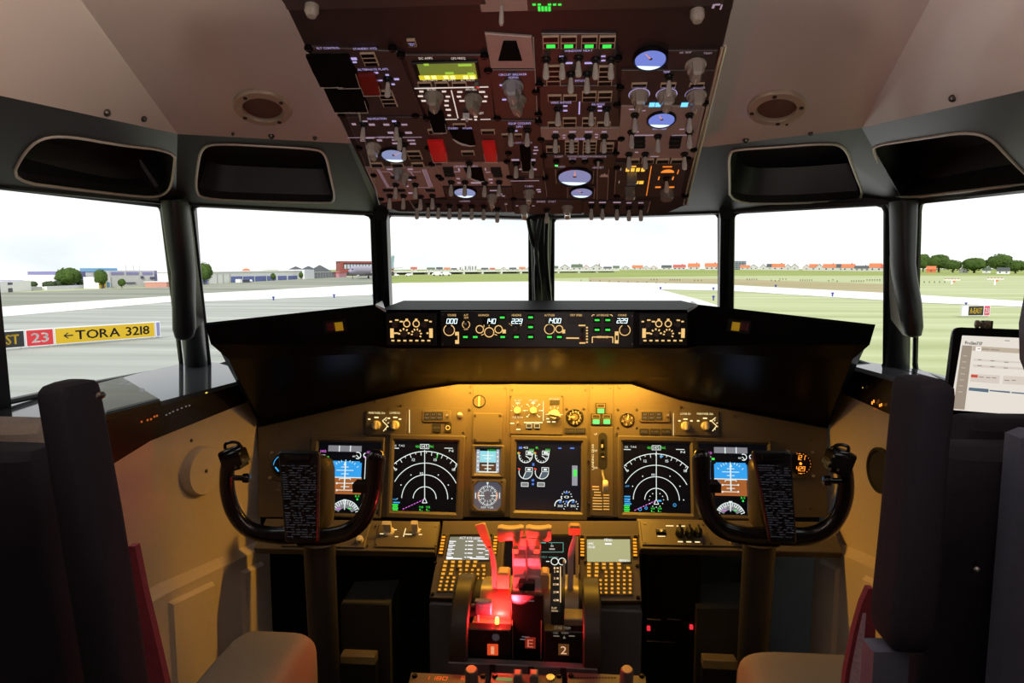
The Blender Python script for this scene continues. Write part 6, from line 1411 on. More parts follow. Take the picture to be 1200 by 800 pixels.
# ------------------------------------------------------------------ control columns with wheels
M_YOKE = mat('yoke black', (0.012, 0.011, 0.011), 0.20, var=0.2, coat=.35)
M_COL = mat('column grey', (0.034, 0.032, 0.033), 0.45, var=0.15)
M_BOARD = mat('board black', (0.010, 0.010, 0.012), 0.45)
def yoke(label, P, sgn):
    Yw = 1.40; W = lambda x, y, Y=Yw: U(x, y, Y)
    hub = W(P['hub'][0], P['hub'][1]); rt = thing('control_column', label, 'control wheel', loc=(hub.x, 1.5, 0), group='control columns in front of the seats')
    inv = Matrix.Translation(-V((hub.x, 1.5, 0)))
    def mb(m_): b = MB(m_); b.M = inv; return b
    b = mb(M_COL); t0, t1 = P['col']; L = []
    for (x0, x1, y, Y) in (t0, t1):
        a, c = W(x0, y, Y), W(x1, y, Y); r = (c.x - a.x) / 2; ce = (a + c) / 2
        L.append([ce + V((r * math.cos(2 * PI * i / 24), r * .9 * math.sin(2 * PI * i / 24), 0)) for i in range(24)])
    d = (sum(L[1], V()) - sum(L[0], V())) / 24; k = -(sum(L[1], V()) / 24).z / d.z
    L.append([p + d * k * .995 for p in L[1]]); b.loft(L); b.build('column', rt, label='dark grey round column')
    # wheel: left horn, hub, right horn in one bent tube
    for key in ('hornA', 'hornB'):
        b = mb(M_YOKE); pts = spline([W(x, y, Yw + dy) for x, y, r, dy in P[key]], 5); n = len(pts); rr = [q[2] for q in P[key]]
        rs = []
        for i in range(n):
            t = i / (n - 1) * (len(rr) - 1); j = min(int(t), len(rr) - 2); rs.append((rr[j] * (1 - t + j) + rr[j + 1] * (t - j)) * Yw / FPX)
        b.tube(pts, rs, 14, True, .85); b.build('wheel_horn', rt)
    b = mb(mat('boss bronze', (0.11, 0.085, 0.05), .3, .4)); x0, x1, y0, y1 = P['boss']; L = []
    for y, s in ((y0, .55), (y0 + 6, .9), (y0 + 14, 1), (y1 - 14, 1), (y1 - 5, .9), (y1, .6)):
        a, c = W(x0, y, 1.45), W(x1, y, 1.45); ce = (a + c) / 2; r = (c.x - a.x) / 2
        L.append([ce + V((r * s * math.cos(2 * PI * i / 20), .045 * s * math.sin(2 * PI * i / 20), 0)) for i in range(20)])
    b.loft(L); b.build('hub_boss', rt, label='bronze lit hub behind the board')
    # checklist board
    TL, TR, BR, BL = [W(x, y, Yw - .045 + dy) for (x, y), dy in zip(P['board'], (.012, .012, -.006, -.006))]
    u = (TR - TL); v = (TL - BL); nn = u.cross(v).normalized(); w0 = u.length; fr = Frame((TL + TR + BR + BL) / 4, u, v)
    q2 = [fr.uv(*p) for p in P['board']]; o = []
    b = MB(M_BOARD); oc_ = []
    n = len(q2)
    for i in range(n):
        p, pr, nx = V(q2[i]), V(q2[i - 1]), V(q2[(i + 1) % n]); r = .008
        a0, a1 = p + (pr - p).normalized() * r, p + (nx - p).normalized() * r
        for t in (0, .25, .5, .75, 1): oc_.append(tuple(a0 * (1 - t) ** 2 + p * 2 * t * (1 - t) + a1 * t * t))
    b.prism(oc_, -.012, .0, .003); M2 = inv @ fr.M; bd = b.build('checklist_board', rt, mtx=M2, label='black checklist board covered in faint text lines')
    b = MB(glow('faint board text', (0.34, 0.34, 0.42), .11)); random.seed(11 + sgn)
    (xa, ya), (xb, yb), (xc, yc), (xd, yd) = P['board']
    def bu(s, t):
        return V(q2[0]) * (1 - s) * (1 - t) + V(q2[1]) * s * (1 - t) + V(q2[2]) * s * t + V(q2[3]) * (1 - s) * t
    for i in range(31):
        t = .15 + i * .0258; s = .07
        while s < .9:
            l = random.uniform(.03, .16); e = min(s + l, .93); h = .0062
            if random.random() < .8: b.face([(*bu(s, t), .0004), (*bu(e, t), .0004), (*bu(e, t + h), .0004), (*bu(s, t + h), .0004)])
            s = e + random.choice((.012, .02, .05, .12))
    b.build('board_text', bd, label='faint pale rows of small text', recalc=False)
    b = MB(M_YOKE); c0, c1 = bu(.18, .035), bu(.82, .085); b.box(min(c0.x, c1.x), max(c0.x, c1.x), min(c0.y, c1.y), max(c0.y, c1.y), 0, .008, .002); b.build('board_clip', bd)
    # switch head on the outer grip
    gx, gy, s = P['grip']
    b = mb(M_YOKE); c = W(gx, gy); k = Yw / FPX
    b.M = inv @ Matrix.Translation(c) @ Matrix.Rotation(math.radians(-18 * s), 4, 'Y')
    b.box(-11 * k, 11 * k, -.020, .020, -15 * k, 13 * k, .006, steps=2); b.box(-3 * k if s > 0 else -17 * k, 17 * k if s > 0 else 3 * k, -.026, .012, -10 * k, 9 * k, .006, steps=2)
    hd = b.build('grip_head', rt, angle=50)
    b = mb(M_YOKE); rp = [(gx - 9 * s, gy - 10), (gx - 9 * s, gy - 15.5), (gx - 2 * s, gy - 18), (gx + 6 * s, gy - 17), (gx + 9 * s, gy - 12)]; b.tube(spline([W(x, y, Yw - .01) for x, y in rp], 4), .0035, 8); b.build('trigger_guard', hd)
    b = mb(M_YOKE); p = W(gx + 14 * s, gy + 24, Yw - .012); b.M = inv @ Matrix.Translation(p) @ Matrix.Rotation(PI / 2 * s, 4, 'Y'); b.lathe([(.006, -.024), (.006, -.004), (.010, -.003), (.0105, .006), (.008, .010), (.0003, .011)], 14); b.build('trim_switch', hd)
    b = mb(M_STEEL)
    for dx, dy in ((8, -4), (12, 3), (3, 12)): p = W(gx + dx * s, gy + dy, Yw - .028); b.lathe([(.002, -.001), (.002, .003), (.0003, .003)], 8, tuple(p))
    b.build('switch_caps', hd)
    tx, ty, tw = P['tab']
    b = mb(M_YOKE); a, c = W(tx - tw, ty + 6, Yw), W(tx + tw, ty - 6, Yw); b.box(a.x, c.x, Yw - .012, Yw + .012, a.z, c.z, .005); b.build('thumb_tab', rt)
    return rt
yoke('black control wheel with a checklist board, left of the control stand', dict(
    hub=(355, 620), col=((356, 392, 636, 1.44), (365, 398, 798, 1.50)),
    hornA=[(352, 626, 12, .0), (320, 627, 11, .0), (292, 620, 10.5, 0), (275, 602, 10, 0), (267, 578, 9.5, 0), (266, 555, 9, 0), (268, 542, 9, 0)],
    hornB=[(350, 628, 12, .0), (385, 628, 11.5, 0), (412, 620, 11, 0), (429, 602, 10.5, 0), (437, 578, 10.5, 0), (440, 555, 11, 0), (441, 537, 11.5, 0), (441, 529, 8, 0), (441, 527, 3, 0)],
    boss=(352, 391, 536, 618), board=[(326.5, 529), (374.5, 529), (371, 636.5), (333, 636.5)], grip=(273, 536, 1), tab=(424, 569, 9)), 1)
yoke('black control wheel with a checklist board, right of the control stand', dict(
    hub=(912, 620), col=((871, 909, 636, 1.44), (863, 898, 798, 1.50)),
    hornA=[(912, 627, 12, .0), (945, 628, 11, .0), (968, 620, 10.5, 0), (983, 602, 10, 0), (990, 580, 10, 0), (991, 560, 9, 0), (989, 548, 9, 0)],
    hornB=[(912, 629, 12, .0), (875, 627, 11.5, 0), (848, 620, 11, 0), (831, 602, 10.5, 0), (824, 578, 10.5, 0), (822, 555, 10.5, 0), (822, 537, 11, 0), (822, 529, 8, 0), (822, 527, 3, 0)],
    boss=(877, 915, 536, 618), board=[(884.5, 529), (931, 528), (931.5, 637), (899.5, 637)], grip=(985, 539, -1), tab=(836, 569, 8)), 2)

# ------------------------------------------------------------------ seats
M_NAVY = mat('navy fabric', (0.010, 0.010, 0.017), 0.85, var=0.3, scale=300, bump=0.25, spec=.25)
M_PAD = mat('grey beige fabric', (0.20, 0.18, 0.155), 0.85, var=0.18, scale=350, bump=0.3)
M_RED = mat('dark red fabric', (0.20, 0.020, 0.035), 0.8, var=0.25, scale=250, bump=0.2)
M_SLATE = mat('slate blue vinyl', (0.07, 0.085, 0.13), 0.6, var=0.15, scale=120)
def block(b, secs, e=.6, n=24):
    """soft box: a stack of superellipse sections (cx, cy, z, hx, hy)"""
    L = []
    for cx, cy, z, hx, hy in secs:
        L.append([V((cx + hx * math.copysign(abs(math.cos(a)) ** e, math.cos(a)), cy + hy * math.copysign(abs(math.sin(a)) ** e, math.sin(a)), z)) for a in [2 * PI * i / n for i in range(n)]])
    b.loft(L)
def seat(label, side, cx, w, top, P):
    rt = thing('pilot_seat', label, 'seat', loc=(cx, .75, 0), group='dark pilot seats'); inv = Matrix.Translation((-cx, -.75, 0))
    def mb(m_): b = MB(m_); b.M = inv; return b
    b = mb(M_BLACKM); b.box(cx - .20, cx + .20, .62, 1.12, .03, .30, .02); b.box(cx - .23, cx + .23, .58, 1.14, .30, .40, .02); b.box(cx - .25, cx + .25, .60, 1.1, 0, .03, .01); b.build('seat_base', rt)
    # backrest: dark shell towards the camera, paler cover in front
    b = mb(M_NAVY); hw = w / 2
    block(b, [(cx, .66, .42, hw * .9, .03), (cx, .66, .45, hw, .045), (cx, .645, .80, hw, .045), (cx, .62, top - .09, hw, .042), (cx, .617, top - .03, hw * .99, .04), (cx, .615, top - .010, hw * .975, .034), (cx, .614, top - .003, hw * .95, .02)], .28, 40); b.build('backrest_shell', rt)
    b = mb(P.get('cover', M_PAD))
    k = P.get('inset', 0.0); cc_, hc = cx + k / 2, hw - abs(k) / 2
    block(b, [(cc_, .735, .42, hc * .92, .04), (cc_, .735, .46, hc * 1.01, .055), (cc_, .715, .80, hc * 1.02, .05), (cc_ - k * .3, .685, top - .08, hc * 1.02, .045), (cc_ - k * .4, .68, top - .025, hc * 1.01, .042), (cc_ - k * .4, .678, top + .001, hc * .98, .036), (cc_ - k * .4, .677, top + .008, hc * .95, .02)], .28, 40); b.build('backrest_cover', rt, label='paler cover on the front of the backrest')
    # seat pad
    b = mb(M_PAD); x0, x1, y1, zt = P['pad']; xm = (x0 + x1) / 2; hx = (x1 - x0) / 2; L = []
    for y, dz, k in ((.72, -.03, .9), (.76, -.006, .97), (.95, 0, 1), (1.08, .004, 1), (y1 - .06, .004, 1), (y1 - .025, -.004, .985), (y1 - .006, -.02, .96), (y1, -.04, .93)):
        L.append([V((xm + hx * k * math.copysign(abs(math.cos(a)) ** .4, math.cos(a)), y, zt - .07 + dz + (.07 if math.sin(a) > 0 else .16) * math.copysign(abs(math.sin(a)) ** .4, math.sin(a)))) for a in [2 * PI * i / 32 for i in range(32)]])
    b.loft(L); b.build('seat_cushion', rt, label='grey beige padded seat cushion')
    b = mb(M_BLACKM); b.box(cx - w / 2, cx + w / 2, .66, 1.10, .38, .44, .02); b.build('seat_pan', rt)
    # folded up armrest
    b = mb(M_NAVY); L = []
    for (xa, xb_, y, Y, k) in P['arm']:
        hy = .024; yl, yr = (Y, Y + 2 * hy) if side < 0 else (Y + 2 * hy, Y)
        a, c = U(xa, y, yl), U(xb_, y, yr); zc_ = U((xa + xb_) / 2, y, Y).z; xm_ = (a.x + c.x) / 2; hx = (c.x - a.x) / 2
        L.append([V((xm_ + hx * math.copysign(abs(math.cos(t)) ** .45, math.cos(t)), Y + hy + hy * k * math.copysign(abs(math.sin(t)) ** .45, math.sin(t)), zc_)) for t in [2 * PI * i / 28 for i in range(28)]])
    b.loft(L); ar = b.build('armrest', rt, label='dark navy armrest folded up beside the backrest')
    for i, (x, y, Y, m_) in enumerate(P.get('caps', ())):
        b = mb(m_); b.ball(tuple(U(x, y, Y)), .0028, .005, .003); b.build('armrest_pin', ar)
    return rt, mb
rt, mb = seat('dark left pilot seat with its armrest folded up and a beige cushion', -1, -.66, .50, U(30, 486, .62).z - .028, dict(
    pad=(-.545, -.392, 1.235, .605), inset=-.075,
    arm=((44, 116, 452.5, .50, .45), (39, 121, 455.5, .50, .8), (37, 123, 461, .50, .95), (37.5, 124.5, 470, .50, 1), (49, 137, 540, .50, 1), (62, 151, 620, .50, 1), (76, 164, 705, .505, 1), (92, 178, 800, .51, 1), (106, 192, 900, .52, 1)),
    caps=((118, 463, .497, M_SCREW),)))
b = mb(M_RED); L = []
for xa, xb_, y in ((150, 158, 640), (152, 168, 690), (158, 180, 740), (170, 195, 805), (185, 215, 900)):
    a, c = U(xa, y, .60), U(xb_, y, .60); L.append([a, c, c + V((0, .008, 0)), a + V((0, .008, 0))])
b.loft(L); b.build('side_cover', rt, label='dark red side edge of the seat cover')
rt, mb = seat('dark right pilot seat with its armrest folded up, headrest and red patterned belt', 1, .70, .60, U(1150, 486, .62).z - .022, dict(
    pad=(.405, .68, 1.24, .605), cover=M_NAVY, inset=.09,
    arm=((1050, 1112, 447.5, .50, .45), (1043, 1119, 450, .50, .8), (1040, 1126, 456, .50, .95), (1039, 1126, 466, .50, 1), (1032, 1118, 540, .50, 1), (1023, 1112, 640, .50, 1), (1013, 1104, 740, .50, 1), (1012, 1100, 758, .50, .95), (1016, 1094, 768, .50, .8))))
b = mb(M_SLATE); L = []
for xa, xb_, y in ((1024, 1066, 764), (1022, 1064, 800), (1016, 1060, 900)):
    a, c = U(xa, y, .51), U(xb_, y, .51); L.append([a, c, c + V((0, .02, 0)), a + V((0, .02, 0))])
b.loft(L); b.build('armrest_bracket', rt, label='slate blue bracket under the armrest')
b = mb(M_SLATE); cz = U(1378, 382, .60); hz = .062
block(b, [(cz.x, .60, cz.z - hz, .085, .02), (cz.x, .60, cz.z - hz * .86, .100, .035), (cz.x, .60, cz.z - hz * .5, .108, .042), (cz.x, .60, cz.z, .110, .045), (cz.x, .60, cz.z + hz * .5, .107, .044), (cz.x, .60, cz.z + hz * .85, .098, .038), (cz.x, .60, cz.z + hz * 1.0, .088, .026), (cz.x, .60, cz.z + hz * 1.08, .07, .012)], .5)
hr = b.build('headrest', rt, label='slate blue headrest at the picture edge')
for dx in (-.05, .05):
    b = mb(M_BLACKM); b.tube([(cz.x + dx, .605, cz.z - .06), (cz.x + dx, .615, U(1150, 484, .62).z - .02)], .006, 8); b.build('headrest_post', hr)
a = U(1192, 600, .571); b = mb(M_SLATE); b.box(a.x - .012, a.x + .10, .555, .575, .5, U(1192, 500, .57).z, .006); b.build('blue_lit_patch', rt, label='bluish light on the seat back, painted as a slate blue slab')  # slab coloured slate blue to paint the bluish light on the seat back
b = mb(M_STEEL); b.ball(tuple(U(1145, 667, .572)), .0025); b.build('rivet', rt)
b = mb(M_RED); L = []
for xa, xb_, y in ((1018, 1024, 690), (1010, 1026, 708), (1001, 1026, 740), (991, 1026, 790), (984, 1028, 860)):
    a, c = U(xa, y, .60), U(xb_, y, .60); L.append([a, c, c + V((0, .008, 0)), a + V((0, .008, 0))])
b.loft(L); bl_ = b.build('side_cover', rt, label='dark red belt edge with a pale lilac pattern')
b = mb(mat('lilac pattern', (0.50, 0.36, 0.44), .8, var=.5, scale=400)); L = [[U(xa, y, .597), U(xb_, y, .597)] for xa, xb_, y in ((1011, 1015, 718), (1005, 1013, 745), (997, 1009, 785), (991, 1005, 830))]
b.loft(L, False, False); b.build('belt_pattern', bl_, recalc=False)

# ------------------------------------------------------------------ footwell: pedal boxes and equipment rack
def pedal_box(label, top, plate):
    q = [U(*a) for a in top]; c = sum(q, V()) / 4; rt = thing('pedal_box', label, 'footwell box', loc=(c.x, c.y, 0), group='dark boxes in the footwell'); inv = Matrix.Translation((-c.x, -c.y, 0))
    b = MB(mat('box dark', (0.035, 0.034, 0.028), .6)); b.M = inv; b.loft([q, [V((p.x, p.y, 0)) for p in q]]); b.build('body', rt)
    x0, x1, y0, y1, Y = plate; a, d = U(x0, y1, Y), U(x1, y0, Y); b = MB(mat('kick plate', (0.30, 0.22, 0.08), .4)); b.M = inv; b.box(a.x, d.x, Y, Y + .03, a.z, d.z, .003); b.build('kick_plate', rt, label='narrow yellow metal plate'); 
    b = MB(M_BLACKM); b.M = inv; b.box(a.x, d.x, Y + .005, Y + .03, 0, a.z); b.build('stand', rt)
pedal_box('dark box in the left footwell with a pale top and yellow kick plate', ((399, 708, 1.62), (456, 709, 1.62), (468, 679, 1.80), (416, 681, 1.80)), (399, 439, 769, 777, 1.55))
pedal_box('dark box in the right footwell with a pale top and yellow kick plate', ((817, 713, 1.62), (872, 713, 1.62), (868, 683, 1.80), (807, 684, 1.80)), (824, 864, 774, 783, 1.55))
a, c = U(757, 790, 1.66), U(822, 650, 1.66)
rt = thing('equipment_rack', 'black equipment rack right of the control stand with two red lights', 'equipment rack', loc=((a.x + c.x) / 2, 1.70, 0)); inv = Matrix.Translation((-(a.x + c.x) / 2, -1.70, 0))
b = MB(M_BLACK); b.M = inv; b.box(a.x, c.x, 1.66, 1.90, 0, c.z, .006); b.build('body', rt)
b = MB(mat('rack slot', (0.10, 0.08, 0.11), .4)); b.M = inv
for x0, x1, y in ((758, 774, 725), (782, 797, 725), (758, 790, 751)):
    p, q = U(x0, y, 1.658), U(x1, y + 1.2, 1.658); b.box(p.x, q.x, 1.655, 1.662, q.z, p.z)
b.build('slot_trim', rt)
for x, y in ((760, 735.5), (810, 734)):
    b = MB(glow('rack red', (1.0, 0.03, 0.05), .9)); b.M = inv; p = U(x, y, 1.658); b.box(p.x - .004, p.x + .004, 1.653, 1.661, p.z - .005, p.z + .005, .001); b.build('indicator_light', rt, label='small red light')

# ------------------------------------------------------------------ things on the ledges
q = [UZ(x, y, ZL + .016) for x, y in ((108, 450), (143, 441), (188, 467), (124, 483))]
c = sum(q, V()) / 4; rt = thing('flat_case', 'flat dark case with a greenish scuffed top on the left ledge', 'case', loc=(c.x, c.y, ZL)); inv = Matrix.Translation((-c.x, -c.y, -ZL))
m2 = mat('scuffed green grey', (0.17, 0.175, 0.13), .5, var=.35, scale=14, spec=.1)
b = MB(M_BLACK); b.M = inv; lo = [V((p.x, p.y, ZL + .001)) for p in q]; mid = [V((p.x, p.y, ZL + .011)) for p in q]; hi = [p + (c - p) * .03 for p in q]
b.loft([lo, mid, [V((p.x, p.y, ZL + .0155)) for p in hi]]); b.build('body', rt)
b = MB(m2); b.M = inv; b.loft([[p + (c - p) * .06 + V((0, 0, -.002)) for p in q], [p + (c - p) * .07 + V((0, 0, .0005)) for p in q]]); lid = b.build('lid', rt, label='greenish grey scuffed lid')
b = MB(M_BLACK); b.M = inv
for x, y, w, h in ((146, 446.5, 5, 2), (141, 449.5, 6, 1.6), (150, 450, 4, 2), (131, 449, 5, 1.2), (166, 457, 4, 3), (118, 453.5, 7, 1.4)):
    p = [UZ(x + dx, y + dy, ZL + .0168) for dx, dy in ((-w, h * .4), (w * .2, -h), (w, -h * .3), (w * .3, h))]; b.face(p)
b.build('scuffs', lid, label='black scuff patches', recalc=False)

# tablet on a stand at the right window
cor = [U(1117, 383, 1.02), U(1262, 390, .98), U(1252, 508, .97), U(1107, 488, 1.01)]
fr = Frame(cor[0], cor[1] - cor[0], cor[0] - cor[3])
P4 = [(1117, 383), (1258, 389), (1248, 500), (1105, 490)]
rt = thing('tablet_computer', 'tablet with a white page on its screen, standing by the right side window', 'tablet', mtx=fr.M)
b = MB(mat('tablet black', (0.008, 0.008, 0.008), .25)); o = [tuple(fr.uv(x, y)) for x, y in P4]; oc_ = []
for i in range(4):
    p, pr, nx = V(o[i]), V(o[i - 1]), V(o[(i + 1) % 4]); r = .010; a0, a1 = p + (pr - p).normalized() * r, p + (nx - p).normalized() * r
    for t in (0, .25, .5, .75, 1): oc_.append(tuple(a0 * (1 - t) ** 2 + p * 2 * t * (1 - t) + a1 * t * t))
b.prism(oc_, -.009, 0, .002); b.build('case', rt)
b = MB(glow('tablet page', (0.80, 0.74, 0.66), 1.0)); b.on(fr, .0005); b.poly([(1127.5, 393), (1247, 399), (1237, 490), (1114, 480)]); sc = b.build('screen', rt, label='bright warm white page')
b = MB(glow('page grey', (0.34, 0.28, 0.22), 1.0)); b.on(fr, .0009)
b.poly([(1127.6, 404.5), (1139.5, 405.2), (1131, 480), (1117.5, 479)]); b.use(glow('tab strip', (0.52, 0.43, 0.33), 1.0)); b.poly([(1140, 405.3), (1246, 412.5), (1245.5, 418), (1139.3, 410.8)])
b.use(glow('tablet bright', (0.95, 0.92, 0.86), 1.0)); b.poly([(1143.5, 406.2), (1150, 406.7), (1149.6, 411.5), (1143, 411)], .0012)
b.use(glow('card', (0.68, 0.60, 0.52), 1.0))
b.poly([(1141, 420.5), (1236, 427), (1235.6, 429), (1140.6, 422.5)]); b.poly([(1140.5, 427), (1236, 434), (1235.6, 436), (1140.2, 430)]); b.poly([(1138.5, 438), (1172, 440.2), (1171, 450), (1137, 447)]); b.poly([(1176, 440.5), (1236, 444), (1235, 454), (1175, 450)])
b.use(glow('page ink', (0.05, 0.045, 0.05), .8)); c_ = fr.uv(1141, 402.2); b.text_m('ProSim737', c_.x, c_.y, 3.6 * fr.sy(1141, 402), .0009, 20 * fr.sx(1141, 402), bold=.04)
for x, y, w in ((1148, 421.5, 4), (1163, 423, 5), (1179, 424.8, 5), (1148, 428.5, 5), (1163, 430, 5), (1178.5, 431.5, 5), (1150, 442, 6), (1158, 442.5, 5), (1165, 443, 5), (1180, 446, 6), (1188, 446, 5), (1147, 408.8, 3), (1155, 409.3, 8), (1166, 410.2, 10), (1180, 399.5, 6)): b.use(glow('page mid ink', (0.30, 0.26, 0.24), .8)); b.rect(x, y, w, .9, .0013)
b.use(glow('page red', (0.62, 0.08, 0.05), 1.0)); b.rect(1142, 440.7, 8, 3.4, .0013)
b.use(glow('page slate', (0.10, 0.16, 0.22), 1.0)); b.poly([(1136, 454), (1159, 456), (1158.6, 460), (1135.5, 457.5)]); b.poly([(1160, 457), (1184, 459), (1184, 461), (1160, 458.5)]); b.poly([(1185.5, 459.5), (1210, 461.5), (1210, 463.2), (1185.5, 461)])
b.use(glow('side caption', (0.55, 0.48, 0.40), 1.0))
for i in range(7): b.rect(1131 - i * .9, 417 + i * 7, 5, .9, .0013)
b.build('page_marks', sc, label='grey menu, red button and dark lettering on the page', recalc=False)
b = MB(mat('tan clamp', (0.32, 0.27, 0.20), .4)); c0 = fr.uv(1151, 380); b.M = Matrix.Translation((c0.x, c0.y, -.004)) @ Matrix.Rotation(PI / 2, 4, 'Y'); b.lathe([(.004, -.008), (.0055, -.007), (.0055, -.003), (.0035, -.002), (.0035, .003), (.006, .004), (.006, .010), (.0003, .0105)], 16); b.build('clamp_screw', rt, label='tan clamp screw on top of the tablet')
b = MB(M_BLACKM); c1 = fr.uv(1156, 384); b.box(c1.x - .004, c1.x + .009, c1.y - .006, c1.y + .010, -.016, -.004, .002); b.build('clamp', rt)
c2 = fr.world(*fr.uv(1185, 470)); b = MB(M_BLACKM); b.M = fr.M.inverted(); b.tube([c2 + V((0, .03, 0)), V((c2.x + .02, c2.y + .05, ZR + .012)), V((c2.x + .02, c2.y + .06, ZR + .001))], .012, 10); b.box(c2.x - .05, c2.x + .09, c2.y + .01, c2.y + .10, ZR + .0005, ZR + .008, .002); b.build('stand', rt)

# cables tied down the centre post
for i, pts in enumerate((((619, 256, 1.745), (624, 283, 1.83), (629, 297, 1.88), (628, 320, 1.95), (629, 354, 2.06)), ((633, 256, 1.74), (630, 275, 1.80), (628, 296, 1.87), (632, 330, 1.99), (633, 354, 2.06)), ((641, 254, 1.74), (640, 286, 1.83), (641, 315, 1.93), (645, 354, 2.06)))):
    b = MB(mat('cable black %d' % i, (0.02, 0.02, 0.022) if i != 1 else (.06, .06, .065), .3)); p0 = U(*pts[0]); b.M = Matrix.Translation(-p0); b.tube(spline([U(x, y, Y - .028) for x, y, Y in pts], 6), .006, 8)
    tag(b.build('cable', loc=p0), ['thin black cable crossing to the left edge of the centre window post', 'dark grey cable down the middle of the centre window post', 'thin black cable down the right edge of the centre window post'][i], 'cable', 'cables tied along the centre window post')
# ------------------------------------------------------------------ the airfield outside
ZG = -3.0
def G(x, y, dz=0.0):
    p = UZ(x, y, ZG); p.z = ZG + dz; return p
def ground_mat(name, c1, c2, sc=(0.02, 0.25, 1), rough=.9):
    m = bpy.data.materials.new(name); m.use_nodes = True; nt = m.node_tree; b = nt.nodes['Principled BSDF']
    tc = nt.nodes.new('ShaderNodeTexCoord'); mp = nt.nodes.new('ShaderNodeMapping'); mp.inputs['Scale'].default_value = sc
    nz = nt.nodes.new('ShaderNodeTexNoise'); nz.inputs['Scale'].default_value = 1.0; nz.inputs['Detail'].default_value = 5
    rp = nt.nodes.new('ShaderNodeValToRGB'); rp.color_ramp.elements[0].position = .35; rp.color_ramp.elements[1].position = .65
    rp.color_ramp.elements[0].color = (*c1, 1); rp.color_ramp.elements[1].color = (*c2, 1)
    nt.links.new(tc.outputs['Object'], mp.inputs[0]); nt.links.new(mp.outputs[0], nz.inputs['Vector']); nt.links.new(nz.outputs['Fac'], rp.inputs[0]); nt.links.new(rp.outputs[0], b.inputs['Base Color'])
    b.inputs['Roughness'].default_value = rough; b.inputs['Specular IOR Level'].default_value = .1; return m
M_GR1 = ground_mat('pale grass', (0.36, 0.40, 0.20), (0.50, 0.54, 0.32))
M_GR2 = ground_mat('far grass', (0.22, 0.29, 0.065), (0.33, 0.37, 0.13), (.004, .05, 1))
M_APR = ground_mat('grey apron', (0.30, 0.32, 0.29), (0.46, 0.48, 0.44), (.03, .35, 1))
M_APD = ground_mat('dark apron', (0.21, 0.23, 0.18), (0.34, 0.35, 0.30), (.01, .12, 1))
M_TAX = ground_mat('white concrete', (0.74, 0.74, 0.72), (0.82, 0.82, 0.80), (.03, .3, 1))
M_DRY = ground_mat('dry verge', (0.34, 0.30, 0.16), (0.42, 0.36, 0.22), (.01, .2, 1))
q = MB(M_GR1); q.face([(-900, -60, ZG), (3500, -60, ZG), G(1500, 315.2), G(640, 315.2), G(462, 318.5), G(440, 320.5), G(200, 326), G(0, 331), G(-500, 340)]); struct(q.build('ground'))
def patch(name, m_, pts, dz):
    q = MB(m_); q.face([G(x, y, dz) for x, y in pts]); struct(q.build(name))
patch('lawn', M_GR2, ((300, 316.2), (640, 315.3), (1400, 315.3), (1500, 318.2), (1200, 323), (1040, 323), (850, 323), (648, 326), (648, 331), (420, 335), (420, 322)), .010)
patch('verge_ground', M_DRY, ((690, 325.6), (850, 326.5), (1045, 333), (1045, 343.5), (850, 334), (690, 331)), .015)
patch('apron_ground', M_APR, ((-400, 372), (0, 346), (200, 337.5), (443, 323), (456, 324), (455, 352), (440, 480), (300, 760), (-700, 760)), .020)
patch('apron_edge_ground', M_APD, ((-400, 355), (0, 343.5), (200, 336), (443, 322.5), (449, 323), (447, 334), (235, 344.5), (200, 347.5), (20, 359), (-400, 388)), .030)
patch('taxiway_ground', M_TAX, ((-400, 388), (20, 358.5), (200, 347), (235, 344), (443, 333), (470, 331.5), (648, 329.5), (845, 333), (857, 334), (1040, 343.5), (1200, 353), (1500, 372), (1500, 384), (1200, 360), (1073, 354.5), (1040, 352.3), (857, 341), (774, 339.4),
       (822, 352), (850, 361), (980, 480), (1000, 900), (430, 900), (452, 480), (455, 353), (443, 345.5), (250, 353), (200, 354), (20, 370), (-400, 403)), .040)
M_WHITE = mat('white render', (0.78, 0.78, 0.80), .7, var=.05, scale=2); M_GREYB = mat('grey cladding', (0.44, 0.44, 0.45), .7, var=.06, scale=2); M_BLUED = mat('blue door', (0.10, 0.13, 0.42), .5, var=.1, scale=3)
M_BLUEB = mat('blue block', (0.12, 0.30, 0.52), .5, var=.1, scale=2); M_VIO = mat('violet roof', (0.20, 0.19, 0.38), .6, var=.1, scale=2); M_DKW = mat('dark window', (0.05, 0.055, 0.11), .2, var=.2, scale=4); M_BRICK = mat('red brick', (0.26, 0.055, 0.045), .7, var=.15, scale=3)
M_TILE = mat('orange tile', (0.62, 0.17, 0.07), .8, var=.15, scale=1); M_TILER = mat('red tile', (0.48, 0.10, 0.07), .8, var=.15, scale=1); M_SLT = mat('dark roof', (0.075, 0.085, 0.09), .8, var=.2, scale=1); M_GRN = mat('green roof', (0.10, 0.14, 0.09), .8, var=.2, scale=1)
M_LEAF = mat('leaf green', (0.062, 0.105, 0.024), .9, var=.9, scale=2.6, spec=.1); M_TRUNK = mat('bark', (0.09, 0.07, 0.05), .9); M_LEAFD = mat('leaf dark', (0.04, 0.065, 0.02), .8, var=.6, scale=1.6)
M_YSIGN = mat('sign yellow', (0.62, 0.40, 0.008), .5, var=.03); M_RSIGN = mat('sign red', (0.58, 0.025, 0.035), .5, var=.03); M_BSIGN = mat('sign black', (0.012, 0.012, 0.014), .5); M_WSIGN = mat('sign white', (0.75, 0.75, 0.75), .5, var=.03); M_VSIGN = mat('sign violet', (0.22, 0.22, 0.45), .5)

